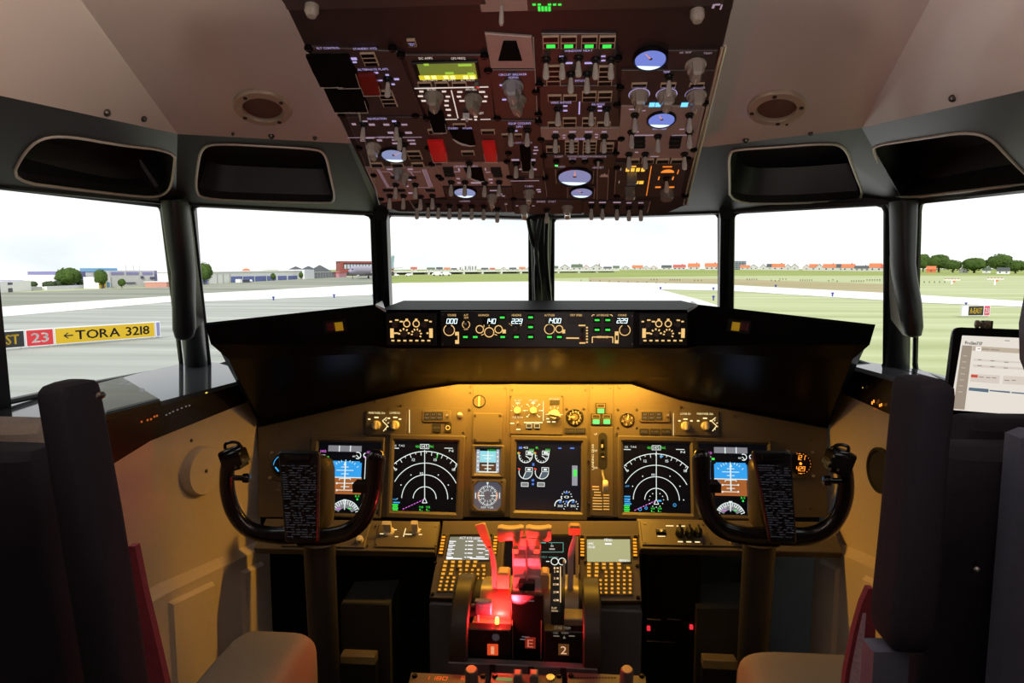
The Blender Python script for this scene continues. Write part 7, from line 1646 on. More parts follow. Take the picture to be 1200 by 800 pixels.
class Facade:
    """a wall standing on the ground from px (x0, y0) to (x1, y1)"""
    def __init__(s, x0, y0, x1, y1, name, label, cat, group=None):
        a, b = G(x0, y0), G(x1, y1); s.fr = Frame(a, b - a, (0, 0, 1)); s.w = (b - a).length
        s.rt = thing(name, label, cat, mtx=s.fr.M, group=group)
    def box(s, name, m_, x0, x1, yt, yb=None, d0=-12.0, d1=0.0, label=None, par=None, ch=0):
        p = s.fr.uv(x0, yt); q = s.fr.uv(x1, yt); lo = 0.0 if yb is None else s.fr.uv((x0 + x1) / 2, yb).y
        b = MB(m_); b.box(p.x, q.x, lo, (p.y + q.y) / 2, d0, d1, ch); return b.build(name, par or s.rt, label=label)
def tree(px, yb, yt, wpx, label, m_=M_LEAF, seed=0, group='trees around the airfield'):
    base = G(px, yb); d = (base - CAM).length; k = d / FPX; h = (yb - yt) * k; w = wpx * k
    rt = thing('tree', label, 'tree', loc=base, group=group); random.seed(seed + int(px))
    b = MB(M_TRUNK); b.tube([(0, 0, -.1), (0, 0, h * .25), (w * .02, 0, h * .6)], [w * .05, w * .04, w * .02], 8); b.build('trunk', rt)
    b = MB(m_); cz = h * .56; n, m = 18, 12
    blobs = [V((random.uniform(-1, 1), random.uniform(-1, 1), random.uniform(-1, 1))).normalized() for _ in range(26)]; L = []
    for i in range(m + 1):
        a = -PI / 2 + PI * i / m; row = []
        for j in range(n):
            t = 2 * PI * j / n; dv = V((math.cos(a) * math.cos(t), math.cos(a) * math.sin(t), math.sin(a)))
            r = .80 + .22 * max(max(0, (dv.dot(q) - .80) / .20) for q in blobs) + random.uniform(-.07, .05)
            flat = .82 if dv.z < -.3 else 1
            row.append((dv.x * r * w / 2 + 0, dv.y * r * w / 2, cz + dv.z * r * h * .44 * flat))
        L.append(row)
    b.loft(L); 
    # loose leaf tufts over the crown
    for _ in range(330):
        dv = V((random.gauss(0, 1), random.gauss(0, 1), random.gauss(0, 1) + .2)).normalized(); r = random.uniform(.86, 1.04); c = V((dv.x * r * w / 2, dv.y * r * w / 2, cz + dv.z * r * h * .44)); sz = w * random.uniform(.025, .06)
        u = dv.orthogonal().normalized(); v = dv.cross(u); 
        b.face([c + (u * math.cos(a) + v * math.sin(a)) * sz + dv * random.uniform(-.3, .5) * sz for a in (0, 1.6, 3.1, 4.7)])
    b.build('crown', rt, recalc=False, angle=180); return rt
# --- left side window
F = Facade(-60, 347, 40, 340.5, 'building', 'low pale flat roofed building at the left picture edge', 'building')
F.box('wall', M_WHITE, -60, 36, 330); F.box('parapet', M_VIO, 17, 35, 328.5, 329.8, -8, -1); F.box('window', M_DKW, 9, 14, 331, 333.5, 0, .1); F.box('door', M_DKW, 9.5, 14, 337.5, 342.5, 0, .1)
F = Facade(38, 340.5, 107, 337.5, 'low_wall', 'long low pale wall left of the tall grey hall', 'wall'); F.box('wall_body', mat('pale violet wall', (0.68, 0.67, 0.76), .7), 55, 107, 334.5, None, -.6, 0)
F.box('end_block', M_GREYB, 41, 55, 336, None, -6, -1)
F = Facade(43, 339.8, 51, 339.4, 'parked_van', 'small dark red van behind the long low wall', 'van'); F.box('body', mat('van red', (.40, .06, .05), .4), 43, 51, 332.3, 337.5, -10, -8.2, ch=.1); F.box('windscreen', M_DKW, 43.6, 50.4, 333, 334.6, -8.2, -8.15)
for i, (x, w, yt) in enumerate(((59, 14, 331), (69, 10, 330), (96, 8, 329.5), (39, 8, 331))):
    tree(x, 339.2 - x * .02, yt, w, ['broad low dark bush behind the long low wall', 'low dark bush left of the round tree', 'low dark bush right of the round tree', 'small dark bush behind the low flat roofed building'][i], M_LEAFD, 3, 'low bushes behind the long wall')
tree(81, 337.6, 317.6, 23, 'round tree between the low flat roofed building and the grey hall', seed=1)
F = Facade(110, 337.6, 133, 336.5, 'building', 'pale building with a violet roof behind the white kiosk', 'building'); F.box('wall', M_WHITE, 103, 112, 322, None, -14, -6); F.box('roof_block', M_VIO, 110, 132, 318, None, -14, -6)
tree(118.5, 338, 318.5, 13, 'dark tree rising behind the white kiosk', seed=4)
F = Facade(115, 338.2, 130, 337.4, 'kiosk', 'white kiosk with a yellow and a blue panel in front of the hall', 'kiosk'); F.box('wall', M_WHITE, 115, 129, 324.3, None, -3, 0)
F.box('yellow_panel', M_YSIGN, 116.2, 118.6, 331, 337, 0, .1); F.box('door', M_DKW, 118.8, 121.3, 331.5, 337.6, 0, .1); F.box('yellow_panel', M_YSIGN, 121.5, 123.4, 331, 337, 0, .1); F.box('blue_panel', M_BLUEB, 125, 128, 330.5, 336.5, 0, .1)
F = Facade(129, 337.6, 199, 336, 'hall', 'tall grey hall with a blue block on its roof', 'building')
F.box('wall', M_GREYB, 138, 191, 317.2, None, -20, -4); F.box('front_wing', M_GREYB, 129, 139, 323.8, None, -18, -3.8); F.box('corner_block', M_VIO, 191, 197, 317, None, -18, -5); F.box('roof_block', M_BLUEB, 136.5, 160, 314.2, 318.5, -18, -9)
for x0, x1 in ((140, 155), (158, 172.5), (177, 189)): F.box('window', M_VIO, x0, x1, 318.8, 322, -4.1, -3.9)
for x0, x1, y0, y1 in ((131.5, 139, 332, 333.5), (157, 168.5, 331, 332.3), (175, 178, 323.5, 326.5), (186, 191.5, 324.5, 327.3)): F.box('window', M_DKW, x0, x1, y0, y1, -3.9, -3.7)
for x in (168, 177, 184): b = MB(M_GREYB); p = F.fr.uv(x, 317.5); b.tube([(p.x, p.y, -8), (p.x, p.y + 1.3, -8)], .05, 6); b.build('antenna', F.rt)
tree(143, 337.6, 328, 7.5, 'small round tree in front of the grey hall', seed=2)
F = Facade(189, 336.6, 202, 336, 'shed', 'small salmon shed at the right end of the grey hall', 'shed'); F.box('wall', mat('salmon wall', (.60, .28, .22), .7), 190, 201, 330.3, None, -4, 1); F.box('roof', M_WHITE, 189.5, 201.5, 329.6, 330.4, -4.2, 1.2)
# --- left window between the pillars
tree(240, 333.5, 309.5, 17, 'round tree standing behind the left end of the long white hangar', seed=5)
F = Facade(232, 333.3, 356, 326.8, 'hangar', 'long white hangar with a row of blue doors', 'hangar')
F.box('wall', M_WHITE, 228, 354.5, 318.3, None, -14, 0); F.box('roof_edge', mat('pale roof', (.7, .7, .7), .6), 227.5, 356.5, 317.6, 318.4, -14.5, .5)
for x0, x1 in ((234, 242.5), (270, 283.5), (285, 297.5), (299, 311.5), (313, 323), (325.5, 335.5), (337.5, 348)): F.box('blue_door', M_BLUED, x0, x1, 323.8 - (x0 - 270) * .012, 331.2 - (x0 - 270) * .042, 0, .15)
for x in (243.5, 254, 261, 269): F.box('rib', mat('pale rib', (.55, .55, .57), .7), x, x + .8, 321, 332.4 - (x - 243) * .04, 0, .15)
b = MB(M_TILE); p = F.fr.uv(330, 317.5); b.ball((p.x, p.y, -12), .9, .9, 1.4); b.build('roof_dome', F.rt, label='small orange roof dome')
tree(320.3, 329.2, 320.3, 6, 'small round tree left of the last two blue doors', seed=6); tree(352.8, 327.3, 319, 5, 'small round tree at the right end of the white hangar', seed=7)
F = Facade(279, 331.6, 296, 331, 'baggage_cart', 'dark baggage cart with a white drum before the blue hangar doors', 'cart'); F.box('body', M_DKW, 282.5, 291, 327.3, 330.8, -1, .5, ch=.05); F.box('end_panel', M_WHITE, 279.5, 282.2, 327, 331, -1, .5)
b = MB(M_WHITE); p = F.fr.uv(294, 329); b.ball((p.x, p.y, 0), .38, .42, .42); b.build('drum', F.rt)
F = Facade(355, 327, 398, 324.6, 'building', 'grey glassy building with three dark pointed roofs', 'building')
F.box('wall', mat('slate glass', (.16, .18, .25), .4), 362, 397, 319, None, -9, 0); F.box('end_wall', mat('pale lilac', (.70, .71, .78), .7), 355, 366.5, 315.8, None, -9, .5); F.box('cornice', M_GREYB, 362, 397.3, 318.3, 319.2, -9, .4)
for i in range(9): F.box('mullion', M_GREYB, 367.5 + i * 3.3, 367.9 + i * 3.3, 319.6, 326.2 - i * .17, 0, .2)
for x, w, yt in ((361, 9, 312), (375, 9.5, 311.6), (387.5, 10, 310.4)):
    b = MB(M_SLT); a, c, t = F.fr.uv(x - w / 2, 318.6), F.fr.uv(x + w / 2, 318.6), F.fr.uv(x - .3, yt); b.loft([[(a.x, a.y, -1), (c.x, a.y, -1), (c.x, a.y, -8), (a.x, a.y, -8)], [(t.x - .05, t.y, -4.4), (t.x + .05, t.y, -4.4), (t.x + .05, t.y, -4.6), (t.x - .05, t.y, -4.6)]]); b.build('pointed_roof', F.rt, angle=10)
F = Facade(396, 325, 407, 324.4, 'hut', 'small pink hut between the glassy building and the terminal', 'hut'); F.box('wall', mat('pink wall', (.55, .25, .32), .7), 397, 406, 319.5, None, -5, 0); F.box('roof', M_TILER, 396.7, 406.3, 318.3, 319.6, -5.3, .3)
F = Facade(398, 323.2, 462, 322.9, 'terminal', 'dark terminal block with a red brick frame behind the parked airliner', 'building')
F.box('wall', mat('terminal dark', (.05, .04, .05), .5), 399, 461.5, 306.8, None, -16, -.5); F.box('brick_band', M_BRICK, 398.7, 461.6, 306, 308.2, -15, -.1); F.box('brick_band', M_BRICK, 398.7, 461.6, 315.2, 318, -15, -.1); F.box('brick_pier', M_BRICK, 398.7, 402.3, 306, 321, -15, 0); F.box('brick_pier', M_BRICK, 457, 459, 306, 321, -15, 0)
for i in range(14): F.box('window', mat('pale pane', (.42, .46, .52), .2), 403.5 + i * 3.7, 406.2 + i * 3.7, 309.8, 314.8, -.5, -.3)
# airliner
pn, pt = G(410, 327.2), G(462, 325.2); L_ = (pt - pn).length; ax = (pt - pn).normalized(); ay = V((0, 0, 1)).cross(ax)
rt = thing('airliner', 'parked white and dark airliner in front of the terminal', 'aircraft', mtx=Frame(pn, ax, ay).M)
M_AIR = mat('airliner lilac', (.30, .27, .36), .3, var=.1); M_AIRW = mat('airliner white', (.62, .62, .68), .3)
R = 1.65; zc = 3.1
b = MB(M_AIR); b.tube([(0, 0, zc - .5), (.5, 0, zc - .35), (1.8, 0, zc - .1), (4, 0, zc), (L_ * .68, 0, zc), (L_ * .85, 0, zc + .4), (L_, 0, zc + .9)], [.15, .75, 1.35, R, R, 1.1, .3], 16); fu = b.build('fuselage', rt)
b = MB(M_DKW); b.box(.7, 1.5, -.9, .9, zc + .35, zc + .75, .1); b.build('cockpit_glass', fu)
for s in (-1, 1):
    b = MB(M_AIRW); b.loft([[(L_ * .36, s * 1.4, zc - .9), (L_ * .56, s * 1.4, zc - .9), (L_ * .56, s * 1.4, zc - .6), (L_ * .36, s * 1.4, zc - .5)], [(L_ * .60, s * 11, zc - .1), (L_ * .66, s * 11, zc - .1), (L_ * .66, s * 11, zc), (L_ * .60, s * 11, zc + .05)]]); b.build('wing', rt)
    b = MB(M_AIRW); b.loft([[(L_ * .86, s * .5, zc + .7), (L_ * .97, s * .5, zc + .7), (L_ * .97, s * .5, zc + .85), (L_ * .86, s * .5, zc + .85)], [(L_ * .97, s * 4.2, zc + 1.1), (L_, s * 4.2, zc + 1.1), (L_, s * 4.2, zc + 1.2), (L_ * .97, s * 4.2, zc + 1.2)]]); b.build('tailplane', rt)
    b = MB(M_AIRW); b.tube([(L_ * .37, s * 4, zc - 1.4), (L_ * .38, s * 4, zc - 1.4), (L_ * .47, s * 4, zc - 1.35), (L_ * .50, s * 4, zc - 1.3)], [.7, .85, .8, .45], 14); b.build('engine', rt)
    b = MB(M_BLACKM); b.M = Matrix.Translation((L_ * .5, s * 2.2, .45)) @ Matrix.Rotation(PI / 2, 4, 'X'); b.lathe([(.1, -.2), (.45, -.2), (.45, .2), (.1, .2)], 14); b.M = Matrix.Identity(4); b.tube([(L_ * .5, s * 2.2, .4), (L_ * .5, s * 2, zc - 1)], .12, 8); b.build('landing_gear', rt)
b = MB(M_BLACKM); b.tube([(2.2, 0, .05), (2.2, 0, zc - 1)], .12, 8); b.build('landing_gear', rt)
b = MB(mat('tail cyan', (.34, .50, .55), .4)); b.loft([[(L_ * .80, -.12, zc + 1), (L_ * .97, -.12, zc + 1), (L_ * .97, .12, zc + 1), (L_ * .80, .12, zc + 1)], [(L_ * .95, -.06, zc + 6), (L_ * 1.02, -.06, zc + 6), (L_ * 1.02, .06, zc + 6), (L_ * .95, .06, zc + 6)]]); b.build('tail_fin', rt, label='pale blue tail fin')
# --- runway signs
def sign(name, label, x0, y0, x1, y1, panels, h_top, legs, back):
    F = Facade(x0, y0, x1, y1, name, label, 'sign'); 
    for xa, xb_, ya0, ya1, m_, t, tm in panels:
        p0, p1 = F.fr.uv(xa, ya1), F.fr.uv(xb_, ya1); lo, hi = legs, h_top
        b = MB(M_WSIGN); b.box(p0.x - .03, p1.x + .03, lo - .03, hi + .03, -.18, 0, .01); pn_ = b.build('sign_panel', F.rt)
        b = MB(m_); b.face([(p0.x + .02, lo + .02, .004), (p1.x - .02, lo + .02, .004), (p1.x - .02, hi - .02, .004), (p0.x + .02, hi - .02, .004)]); b.build('panel_face', pn_, recalc=False)
        if t:
            b = MB(tm); w_ = (p1.x - p0.x); hh = (hi - lo) * .56
            if t.startswith('<-'):
                ax0 = p0.x + w_ * .08; ym = (lo + hi) / 2; aw = w_ * .085
                b.box(ax0, ax0 + aw, ym - hh * .07, ym + hh * .07, .005, .008)
                for s in (-1, 1): b.loft([[(ax0 - .02, ym, .005), (ax0 + .06, ym, .005), (ax0 + aw * .5 + .03, ym + s * hh * .32, .005), (ax0 + aw * .5 - .06, ym + s * hh * .32, .005)], [(ax0 - .02, ym, .008), (ax0 + .06, ym, .008), (ax0 + aw * .5 + .03, ym + s * hh * .32, .008), (ax0 + aw * .5 - .06, ym + s * hh * .32, .008)]])
                b.text_m(t[2:], p0.x + w_ * .565, ym, hh, .006, w_ * .75, bold=.035)
            else: b.text_m(t, (p0.x + p1.x) / 2, (lo + hi) / 2, hh, .006, w_ * (.78 if len(t) > 2 else .62), bold=.03)
            b.build('lettering', pn_, recalc=False)
        for x in (p0.x + .15, p1.x - .15):
            b = MB(M_GREYB); b.box(x - .03, x + .03, 0, lo, -.12, -.06); b.build('sign_leg', F.rt)
    return F
M_BOLDK = mat('lettering black', (.012, .01, .01), .6)
F = sign('runway_sign', 'long runway sign reading 23 and TORA 3218 in red and yellow', 8, 411.5, 188, 396.8,
     ((-34, 29.5, 0, 408, M_BSIGN, 'A-EAST', M_YSIGN), (31.5, 63.5, 0, 406, M_RSIGN, '23', M_WSIGN), (65, 182, 0, 400, M_YSIGN, '<-TORA 3218', M_BOLDK), (183.5, 188, 0, 394, M_VSIGN, '', None)), 1.02, .16, 0)
F = sign('runway_sign', 'small runway sign reading A-EAST and 23 in the right side window', 1127, 372, 1160, 371.5,
     ((1127.5, 1133.8, 0, 370, M_WSIGN, '', None), (1134.3, 1152.3, 0, 370, M_BSIGN, 'A-EAST', M_YSIGN), (1152.8, 1159.5, 0, 370, mat('sign pink red', (.55, .05, .12), .5), '23', M_WSIGN)), 1.0, .16, 0)
# --- viaduct and what stands behind it, front windows
F = Facade(446, 322.2, 726, 319, 'viaduct', 'long low white viaduct on posts across the front windows', 'viaduct')
F.box('deck', M_WHITE, 446, 726, 316.9, 318.3, -6, 0); F.box('back_wall', mat('viaduct grey wall', (.20, .20, .22), .8), 446, 640, 318.3, None, -5.6, -5); F.box('back_wall', M_WHITE, 640, 726, 318.0, None, -5.6, -5)  # grey wall behind the posts, white further right
for x in (464, 483, 503, 544, 566, 588, 611, 655, 679, 700): F.box('pier', M_WHITE, x - .8, x + .8, 318.3, None, -4, 0)
for i, (x, yb) in enumerate(((512.5, 323.2), (523, 323.0), (479, 323.4), (465, 323.6))):
    p = G(x, yb); rt = thing('parked_car', ['white rounded car under the viaduct, left one of the closest pair', 'white rounded car under the viaduct, right one of the closest pair', 'small pale car under the viaduct near its third post', 'small pale car at the left end of the viaduct'][i], 'car', loc=p, group='white cars under the viaduct'); s = (1.25, 1.2, .8, .6)[i]
    b = MB(M_WSIGN); b.M = Matrix.Scale(s, 4); b.loft([[(x_, y_, z_) for x_, y_ in rrect(-l, l, -.9 * k, .9 * k, .3)] for z_, l, k in ((.3, 2.0, .95), (.75, 2.15, 1), (1.0, 2.0, .95), (1.3, 1.3, .85), (1.5, 1.0, .75))]); b.build('body', rt)
    for wx in (-1.25, 1.25):
        for wy in (-.85, .85):
            b = MB(M_BLACKM); b.M = Matrix.Scale(s, 4) @ Matrix.Translation((wx, wy, .32)) @ Matrix.Rotation(PI / 2, 4, 'X'); b.lathe([(.05, -.1), (.32, -.1), (.32, .1), (.05, .1)], 12); b.build('wheel', rt)
ORD = 'first second third fourth fifth sixth seventh eighth ninth tenth eleventh twelfth thirteenth fourteenth fifteenth sixteenth seventeenth eighteenth nineteenth twentieth'.split()
M_HW = mat('house wall', (0.55, 0.54, 0.52), .8, var=.12, scale=1)
def house(px, w, yb, yt, roofm, wallm, label, group, side=0):
    base = G(px, yb); k = (base - CAM).length / FPX; W_ = w * k * .93; h = (yb - yt) * k
    d = (base - CAM); u = V((-d.y, d.x, 0)).normalized() * -1; fr = Frame(base, u, (0, 0, 1)); rt = thing('house', label, 'house', mtx=fr.M, group=group)
    eh = h * .48; b = MB(wallm); dp = W_ * .5
    if side: # gable end towards us
        b.loft([[(-W_ / 2, 0, 0), (W_ / 2, 0, 0), (W_ / 2, eh, 0), (0, h * .97, 0), (-W_ / 2, eh, 0)], [(-W_ / 2, 0, -dp), (W_ / 2, 0, -dp), (W_ / 2, eh, -dp), (0, h * .97, -dp), (-W_ / 2, eh, -dp)]]); b.build('wall', rt)
        b = MB(roofm); e = h * .07
        for s in (-1, 1): b.loft([[(s * W_ * .55, eh - e, .4), (0, h, .4), (0, h - e, .4), (s * W_ * .55, eh - 2 * e, .4)], [(s * W_ * .55, eh - e, -dp), (0, h, -dp), (0, h - e, -dp), (s * W_ * .55, eh - 2 * e, -dp)]])
        b.build('roof', rt, angle=10)
    else:
        b.box(-W_ / 2, W_ / 2, 0, eh, -dp, 0); b.build('wall', rt)
        b = MB(roofm); b.loft([[(-W_ * .53, eh, .5), (-W_ * .53, eh, -dp - .5), (-W_ * .50, h, -dp / 2)], [(W_ * .53, eh, .5), (W_ * .53, eh, -dp - .5), (W_ * .50, h, -dp / 2)]]); b.build('roof', rt, angle=10)
    n = max(1, int(w / 5))
    for i in range(n):
        x = (-.5 + (i + .5) / n) * W_; b = MB(M_DKW); b.box(x - W_ * .06, x + W_ * .06, eh * .35, eh * .75, 0, .12); b.build('window', rt)
    if w > 13: b = MB(M_BRICK); b.box(W_ * .2, W_ * .28, h * .7, h * 1.12, -dp * .5 - .5, -dp * .5 + .5); b.build('chimney', rt)
RN = {M_TILE: 'orange', M_TILER: 'red', M_SLT: 'dark', M_GRN: 'green grey'}
left = ((485, 8, 317.2, 312.8, M_TILER, 0), (505, 10, 317.2, 313.4, M_GRN, 0), (515, 8, 317.2, 313, M_SLT, 0), (524, 8, 317, 313.4, M_TILE, 0), (532, 7, 317, 314, M_SLT, 0), (577, 7, 316.8, 313.6, M_TILER, 0), (590, 7, 316.8, 312.6, M_TILER, 1), (601, 9, 316.7, 313.4, M_SLT, 0), (612, 8, 316.7, 312.6, M_TILE, 0), (619, 6, 316.7, 312.8, M_SLT, 1), (568, 9, 316.8, 313.6, M_SLT, 0), (456, 9, 317.2, 314.2, M_GRN, 0))
for i, (x, w, yb, yt, rm, sd) in enumerate(sorted(left)): house(x, w, yb, yt, rm, M_HW if i % 3 else M_GREYB, '%s roofed house, %s from the left along the viaduct skyline' % (RN[rm], ORD[i]), 'houses on the skyline behind the viaduct', sd)
right = ((651, 7, 311.5, M_GRN, 0), (662, 12, 309.8, M_SLT, 1), (676, 14, 309.6, M_GRN, 0), (687, 9, 310.2, M_TILER, 1), (699, 14, 309.6, M_SLT, 1), (712, 10, 312.4, M_SLT, 0), (722, 8, 311.4, M_GRN, 0), (733, 10, 311.5, M_SLT, 1), (747, 13, 310.8, M_TILE, 0), (757, 8, 311.3, M_SLT, 1), (766, 10, 311.2, M_TILE, 1), (781, 12, 310.8, M_SLT, 0), (796, 15, 310.2, M_TILER, 0), (813, 14, 308.8, M_TILE, 0), (834, 16, 308.6, M_TILE, 0))
for i, (x, w, yt, rm, sd) in enumerate(right): house(x, w, 316.2 if x > 700 else 316.6, yt, rm, M_HW, '%s roofed house, %s right of the centre window post' % (RN[rm], ORD[i]), 'houses beyond the field in the right front window', sd)
right2 = ((873, 11, 310.8, M_TILE, 0), (883, 10, 310, M_SLT, 1), (894.5, 8, 309.6, M_SLT, 1), (902, 7, 309.4, M_SLT, 0), (912, 14, 309.2, M_TILE, 0), (923, 8, 309.6, M_SLT, 1), (931, 9, 309.2, M_SLT, 1), (945, 8, 309.8, M_TILER, 1), (953, 9, 309.6, M_TILE, 0), (960, 9, 309.2, M_SLT, 1), (972, 14, 309.6, M_TILE, 0), (985, 9, 309.6, M_SLT, 0), (994, 14, 309.6, M_TILE, 0), (1010, 15, 311.4, M_SLT, 0), (1026, 13, 309, M_TILE, 0), (1037, 9, 310.4, M_TILER, 0))
for i, (x, w, yt, rm, sd) in enumerate(right2): house(x, w, 315.8 + (x - 850) * .011, yt + (x - 850) * .003, rm, M_HW, '%s roofed house, %s right of the dark office block' % (RN[rm], ORD[i]), 'houses beyond the field right of the office block', sd)
F = Facade(858, 315.85, 876, 315.85, 'office_block', 'dark grey flat roofed office block left of the far houses', 'building'); F.box('wall', mat('office grey', (.12, .14, .16), .5), 859, 874.5, 305.8, None, -14, 0)
for i in range(4):
    for j in range(4): F.box('window', mat('office pane', (.22, .26, .30), .3), 860 + i * 3.7, 862.6 + i * 3.7, 306.8 + j * 2.3, 308.2 + j * 2.3, 0, 1)
for i, (x, yt) in enumerate(((539, 312.4), (545, 311), (549.5, 311), (553.5, 311.2), (557, 311))):
    F = Facade(x - 1.8, 316.8, x + 1.8, 316.8, 'apartment_tower', 'pale apartment tower on the skyline, %s from the left' % ORD[i], 'building', 'apartment towers on the skyline'); F.box('wall', M_WHITE, x - 1.6, x + 1.6, yt, None, -15, 0); F.box('window_band', M_DKW, x - .3, x + .7, yt + .5, 316, 0, .5)
# --- right side window: trees, houses, light frames
for i, (x, yb, yt, w) in enumerate(((1081.5, 318.6, 300.4, 13), (1100, 319.2, 301.4, 20), (1116.5, 319.4, 306.8, 16), (1141.5, 319.8, 305.3, 22), (1171, 320.2, 301.8, 22), (1190, 320.4, 307.8, 17))):
    tree(x, yb, yt, w, ['tall narrow tree beside the right window pillar', 'large round tree, second in the right side window', 'smaller round tree touching the second tree in the right side window', 'wide round tree alone in the middle of the right side window', 'large round tree behind the white house in the right side window', 'round tree next to the headrest in the right side window'][i], seed=20 + i)
house(1091, 9, 319.4, 312.8, M_TILE, M_TILE, 'orange house between the first two trees in the right side window', 'houses among the right trees'); house(1129, 8, 319.7, 313.6, M_TILER, M_WHITE, 'red roofed house left of the lone wide tree', 'houses among the right trees', 1)
house(1156, 7, 319.9, 314.4, M_GRN, M_WHITE, 'pale house right of the lone wide tree', 'houses among the right trees'); house(1175.5, 11, 320.9, 314.8, M_SLT, M_WHITE, 'white house in front of the large tree near the headrest', 'houses among the right trees')
for i, (x, y0, y1, w) in enumerate(((1116, 327.2, 333, 19), (1166.5, 326.2, 334, 20))):
    F = Facade(x - w / 2, y1, x + w / 2, y1, 'light_gantry', ['white T shaped light frame in the grass, left of the two', 'white T shaped light frame in the grass, right of the two'][i], 'light frame', 'T shaped light frames in the grass')
    F.box('crossbar', M_WSIGN, x - w / 2, x + w / 2, y0, y0 + 1.2, -.3, 0); F.box('post', M_WSIGN, x - 1.1, x + .9, y0 + 1, None, -.25, -.05); F.box('orange_lamp', M_TILE, x + 1, x + 3.6, y0 + 1.6, y0 + 3.6, -.2, 0)
    for j in range(5): F.box('lamp', M_TILER, x - w * .4 + j * w * .2 - .5, x - w * .4 + j * w * .2 + .5, y0 - 1, y0, -.2, 0)
# small posts in the grass and blue taxiway edge lights
def little(name, label, cat, group, px, yb, h, w, m_, cap=None):
    p = G(px, yb); k = (p - CAM).length / FPX; rt = thing(name, label, cat, loc=p, group=group)
    b = MB(m_); b.tube([(0, 0, 0), (0, 0, h * k)], w * k / 2, 8); b.build('post', rt)
    b = MB(cap or m_); b.lathe([(w * k * .9, 0), (w * k * 1.0, h * k * .2), (w * k * .7, h * k * .45), (.001, h * k * .5)], 10, (0, 0, h * k * .8)); b.build('lamp', rt)
M_BLU = mat('edge light blue', (.04, .05, .30), .4); M_PST = mat('post brown', (.10, .06, .05), .8)
for i, (x, y, h) in enumerate(((320.5, 352, 3.6), (391.5, 349, 3.4), (437.5, 349.5, 3.6), (774, 339.5, 2.6), (836, 340, 2.6), (836, 352, 4.5), (909, 336.5, 2.2), (975.5, 347.5, 3.6), (1132, 357, 1.8))):
    little('edge_light', ['blue taxiway edge light, leftmost in the left window', 'blue taxiway edge light, middle one in the left window', 'blue taxiway edge light beside the left thin window post', 'blue edge light where the grass meets the white taxiway', 'blue edge light beside the right thin window post, farther one', 'blue edge light beside the right thin window post, nearer one', 'blue edge light at the far side of the taxiway in the right window', 'blue edge light near the right thick pillar', 'tiny blue edge light above the small runway sign'][i], 'light', 'blue taxiway edge lights', x, y, h, 1.6, M_BLU)
for x, y in [(763 + i * 3.4, 328.6) for i in range(3)] + [(785 + i * 2.9, 329) for i in range(5)] + [(814 + i * 4, 329.6) for i in range(3)] + [(855, 327), (860, 327)] + [(875.5 + i * 2.8, 328.3) for i in range(5)] + [(904, 329.5), (908.5, 330), (913, 330)] + [(914 + i * 3.5, 328) for i in range(3)] + [(938 + i * 2.7, 329.3) for i in range(6)] + [(971, 330), (976, 329), (981, 330.5)] + [(998 + i * 2.8, 330.4) for i in range(6)] + [(1016 + i * 3, 329.2) for i in range(6)] + [(1077 + i * 6, 331.6) for i in range(6)] + [(681 + i * 11, 329.4 + i * .35) for i in range(10)]:
    little('light_post', 'tiny dark light post in the grass beyond the white taxiway', 'light post', 'tiny light posts in the grass', x, y, 1.4, .6, M_PST)
# ------------------------------------------------------------------ light
w = bpy.data.worlds.new('world'); S.world = w; w.use_nodes = True
nt = w.node_tree; bg = nt.nodes['Background']
tc = nt.nodes.new('ShaderNodeTexCoord'); mp = nt.nodes.new('ShaderNodeMapping'); mp.inputs['Scale'].default_value = (2.2, 2.2, 5.0)
nz = nt.nodes.new('ShaderNodeTexNoise'); nz.inputs['Scale'].default_value = 1.6; nz.inputs['Detail'].default_value = 5
rp = nt.nodes.new('ShaderNodeValToRGB')
rp.color_ramp.elements[0].position = 0.34; rp.color_ramp.elements[0].color = (0.68, 0.75, 0.78, 1)
rp.color_ramp.elements[1].position = 0.62; rp.color_ramp.elements[1].color = (1.0, 1.0, 0.985, 1)
nt.links.new(tc.outputs['Generated'], mp.inputs[0]); nt.links.new(mp.outputs[0], nz.inputs['Vector']); nt.links.new(nz.outputs['Fac'], rp.inputs[0])
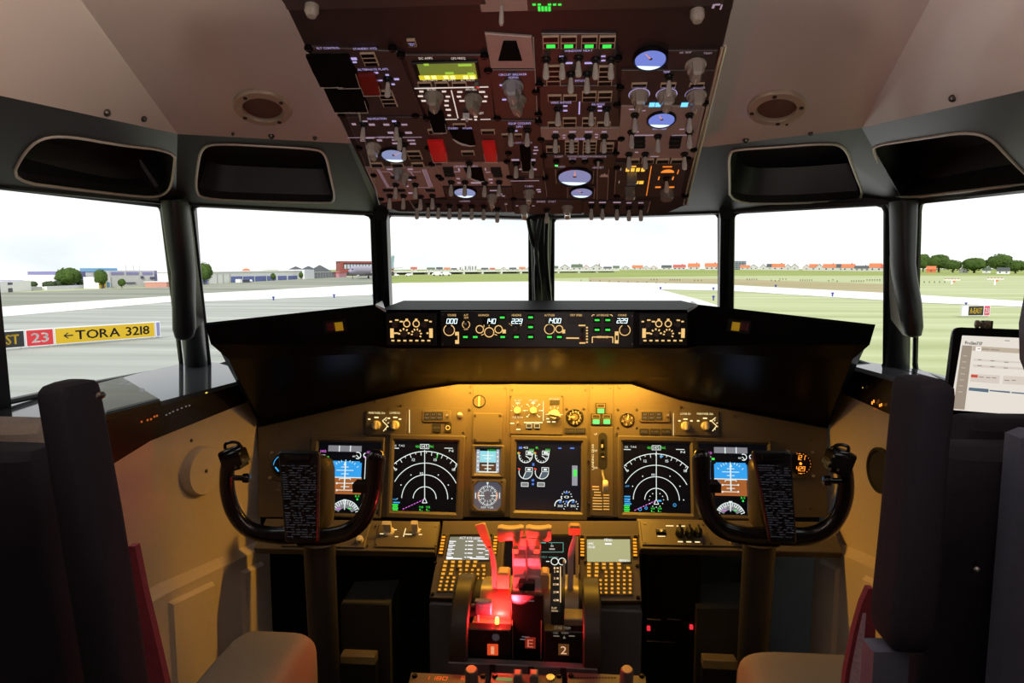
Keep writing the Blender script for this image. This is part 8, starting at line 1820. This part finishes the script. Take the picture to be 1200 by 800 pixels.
nt.links.new(rp.outputs[0], bg.inputs[0]); bg.inputs[1].default_value = 1.22

def lamp(name, typ, loc, power, col, size=0.1, target=None, size_y=None, spread=None, blend=0.5, angle=None):
    d = bpy.data.lights.new(name, typ); d.energy = power; d.color = col
    o = bpy.data.objects.new(name, d); COL.objects.link(o); o.location = loc
    if typ == 'AREA':
        d.size = size
        if size_y: d.shape = 'RECTANGLE'; d.size_y = size_y
        if spread: d.spread = math.radians(spread)
    elif typ == 'SUN': d.angle = math.radians(2)
    else: d.shadow_soft_size = size
    if typ == 'SPOT': d.spot_size = math.radians(angle or 90); d.spot_blend = blend
    if target is not None: o.rotation_euler = (V(target) - V(loc)).to_track_quat('-Z', 'Y').to_euler()
    return o
lamp('sun', 'SUN', (0, -30, 21), 2.6, (1, 0.97, 0.92), target=(0, 0, 0))
# amber flood strip under the glareshield, washing down the instrument panel
lamp('flood_lamp', 'AREA', (0.02, 1.685, 1.030), 6.2, (1.0, 0.49, 0.05), 0.66, (0.02, 1.67, 0.60), 0.025)
# red lamp on the control stand
pb = U(583, 727, 1.33)
lamp('brake_lamp_glow', 'POINT', pb + V((0, -0.002, 0.011)), 3.0, (1.0, 0.022, 0.024), 0.006)
lamp('lever_red_fill', 'SPOT', U(592, 728, 1.318) + V((0, 0, 0.012)) + V((.014, -.032, 0.004)), 9.0, (1.0, 0.03, 0.045), 0.004, U(622, 655, 1.385), blend=.4, angle=50)  # unseen red spot added to redden the thrust levers
# two unseen fill lights added at the rear corners to brighten the ceiling
lamp('ceiling_fill', 'AREA', (0.60, -0.32, 1.62), 12.0, (1.0, 0.80, 0.66), 0.15, (-0.75, 0.45, 2.25), 0.15, 65)
lamp('ceiling_fill', 'AREA', (-0.60, -0.32, 1.62), 7.5, (1.0, 0.78, 0.74), 0.15, (0.75, 0.45, 2.25), 0.15, 65)
lamp('overhead_fill', 'AREA', (0.09, -0.38, 1.00), 1.1, (1.0, 0.80, 0.72), 0.12, (0.05, 0.80, 1.72), 0.12, 70)  # unseen fill added behind the camera to brighten the overhead panel
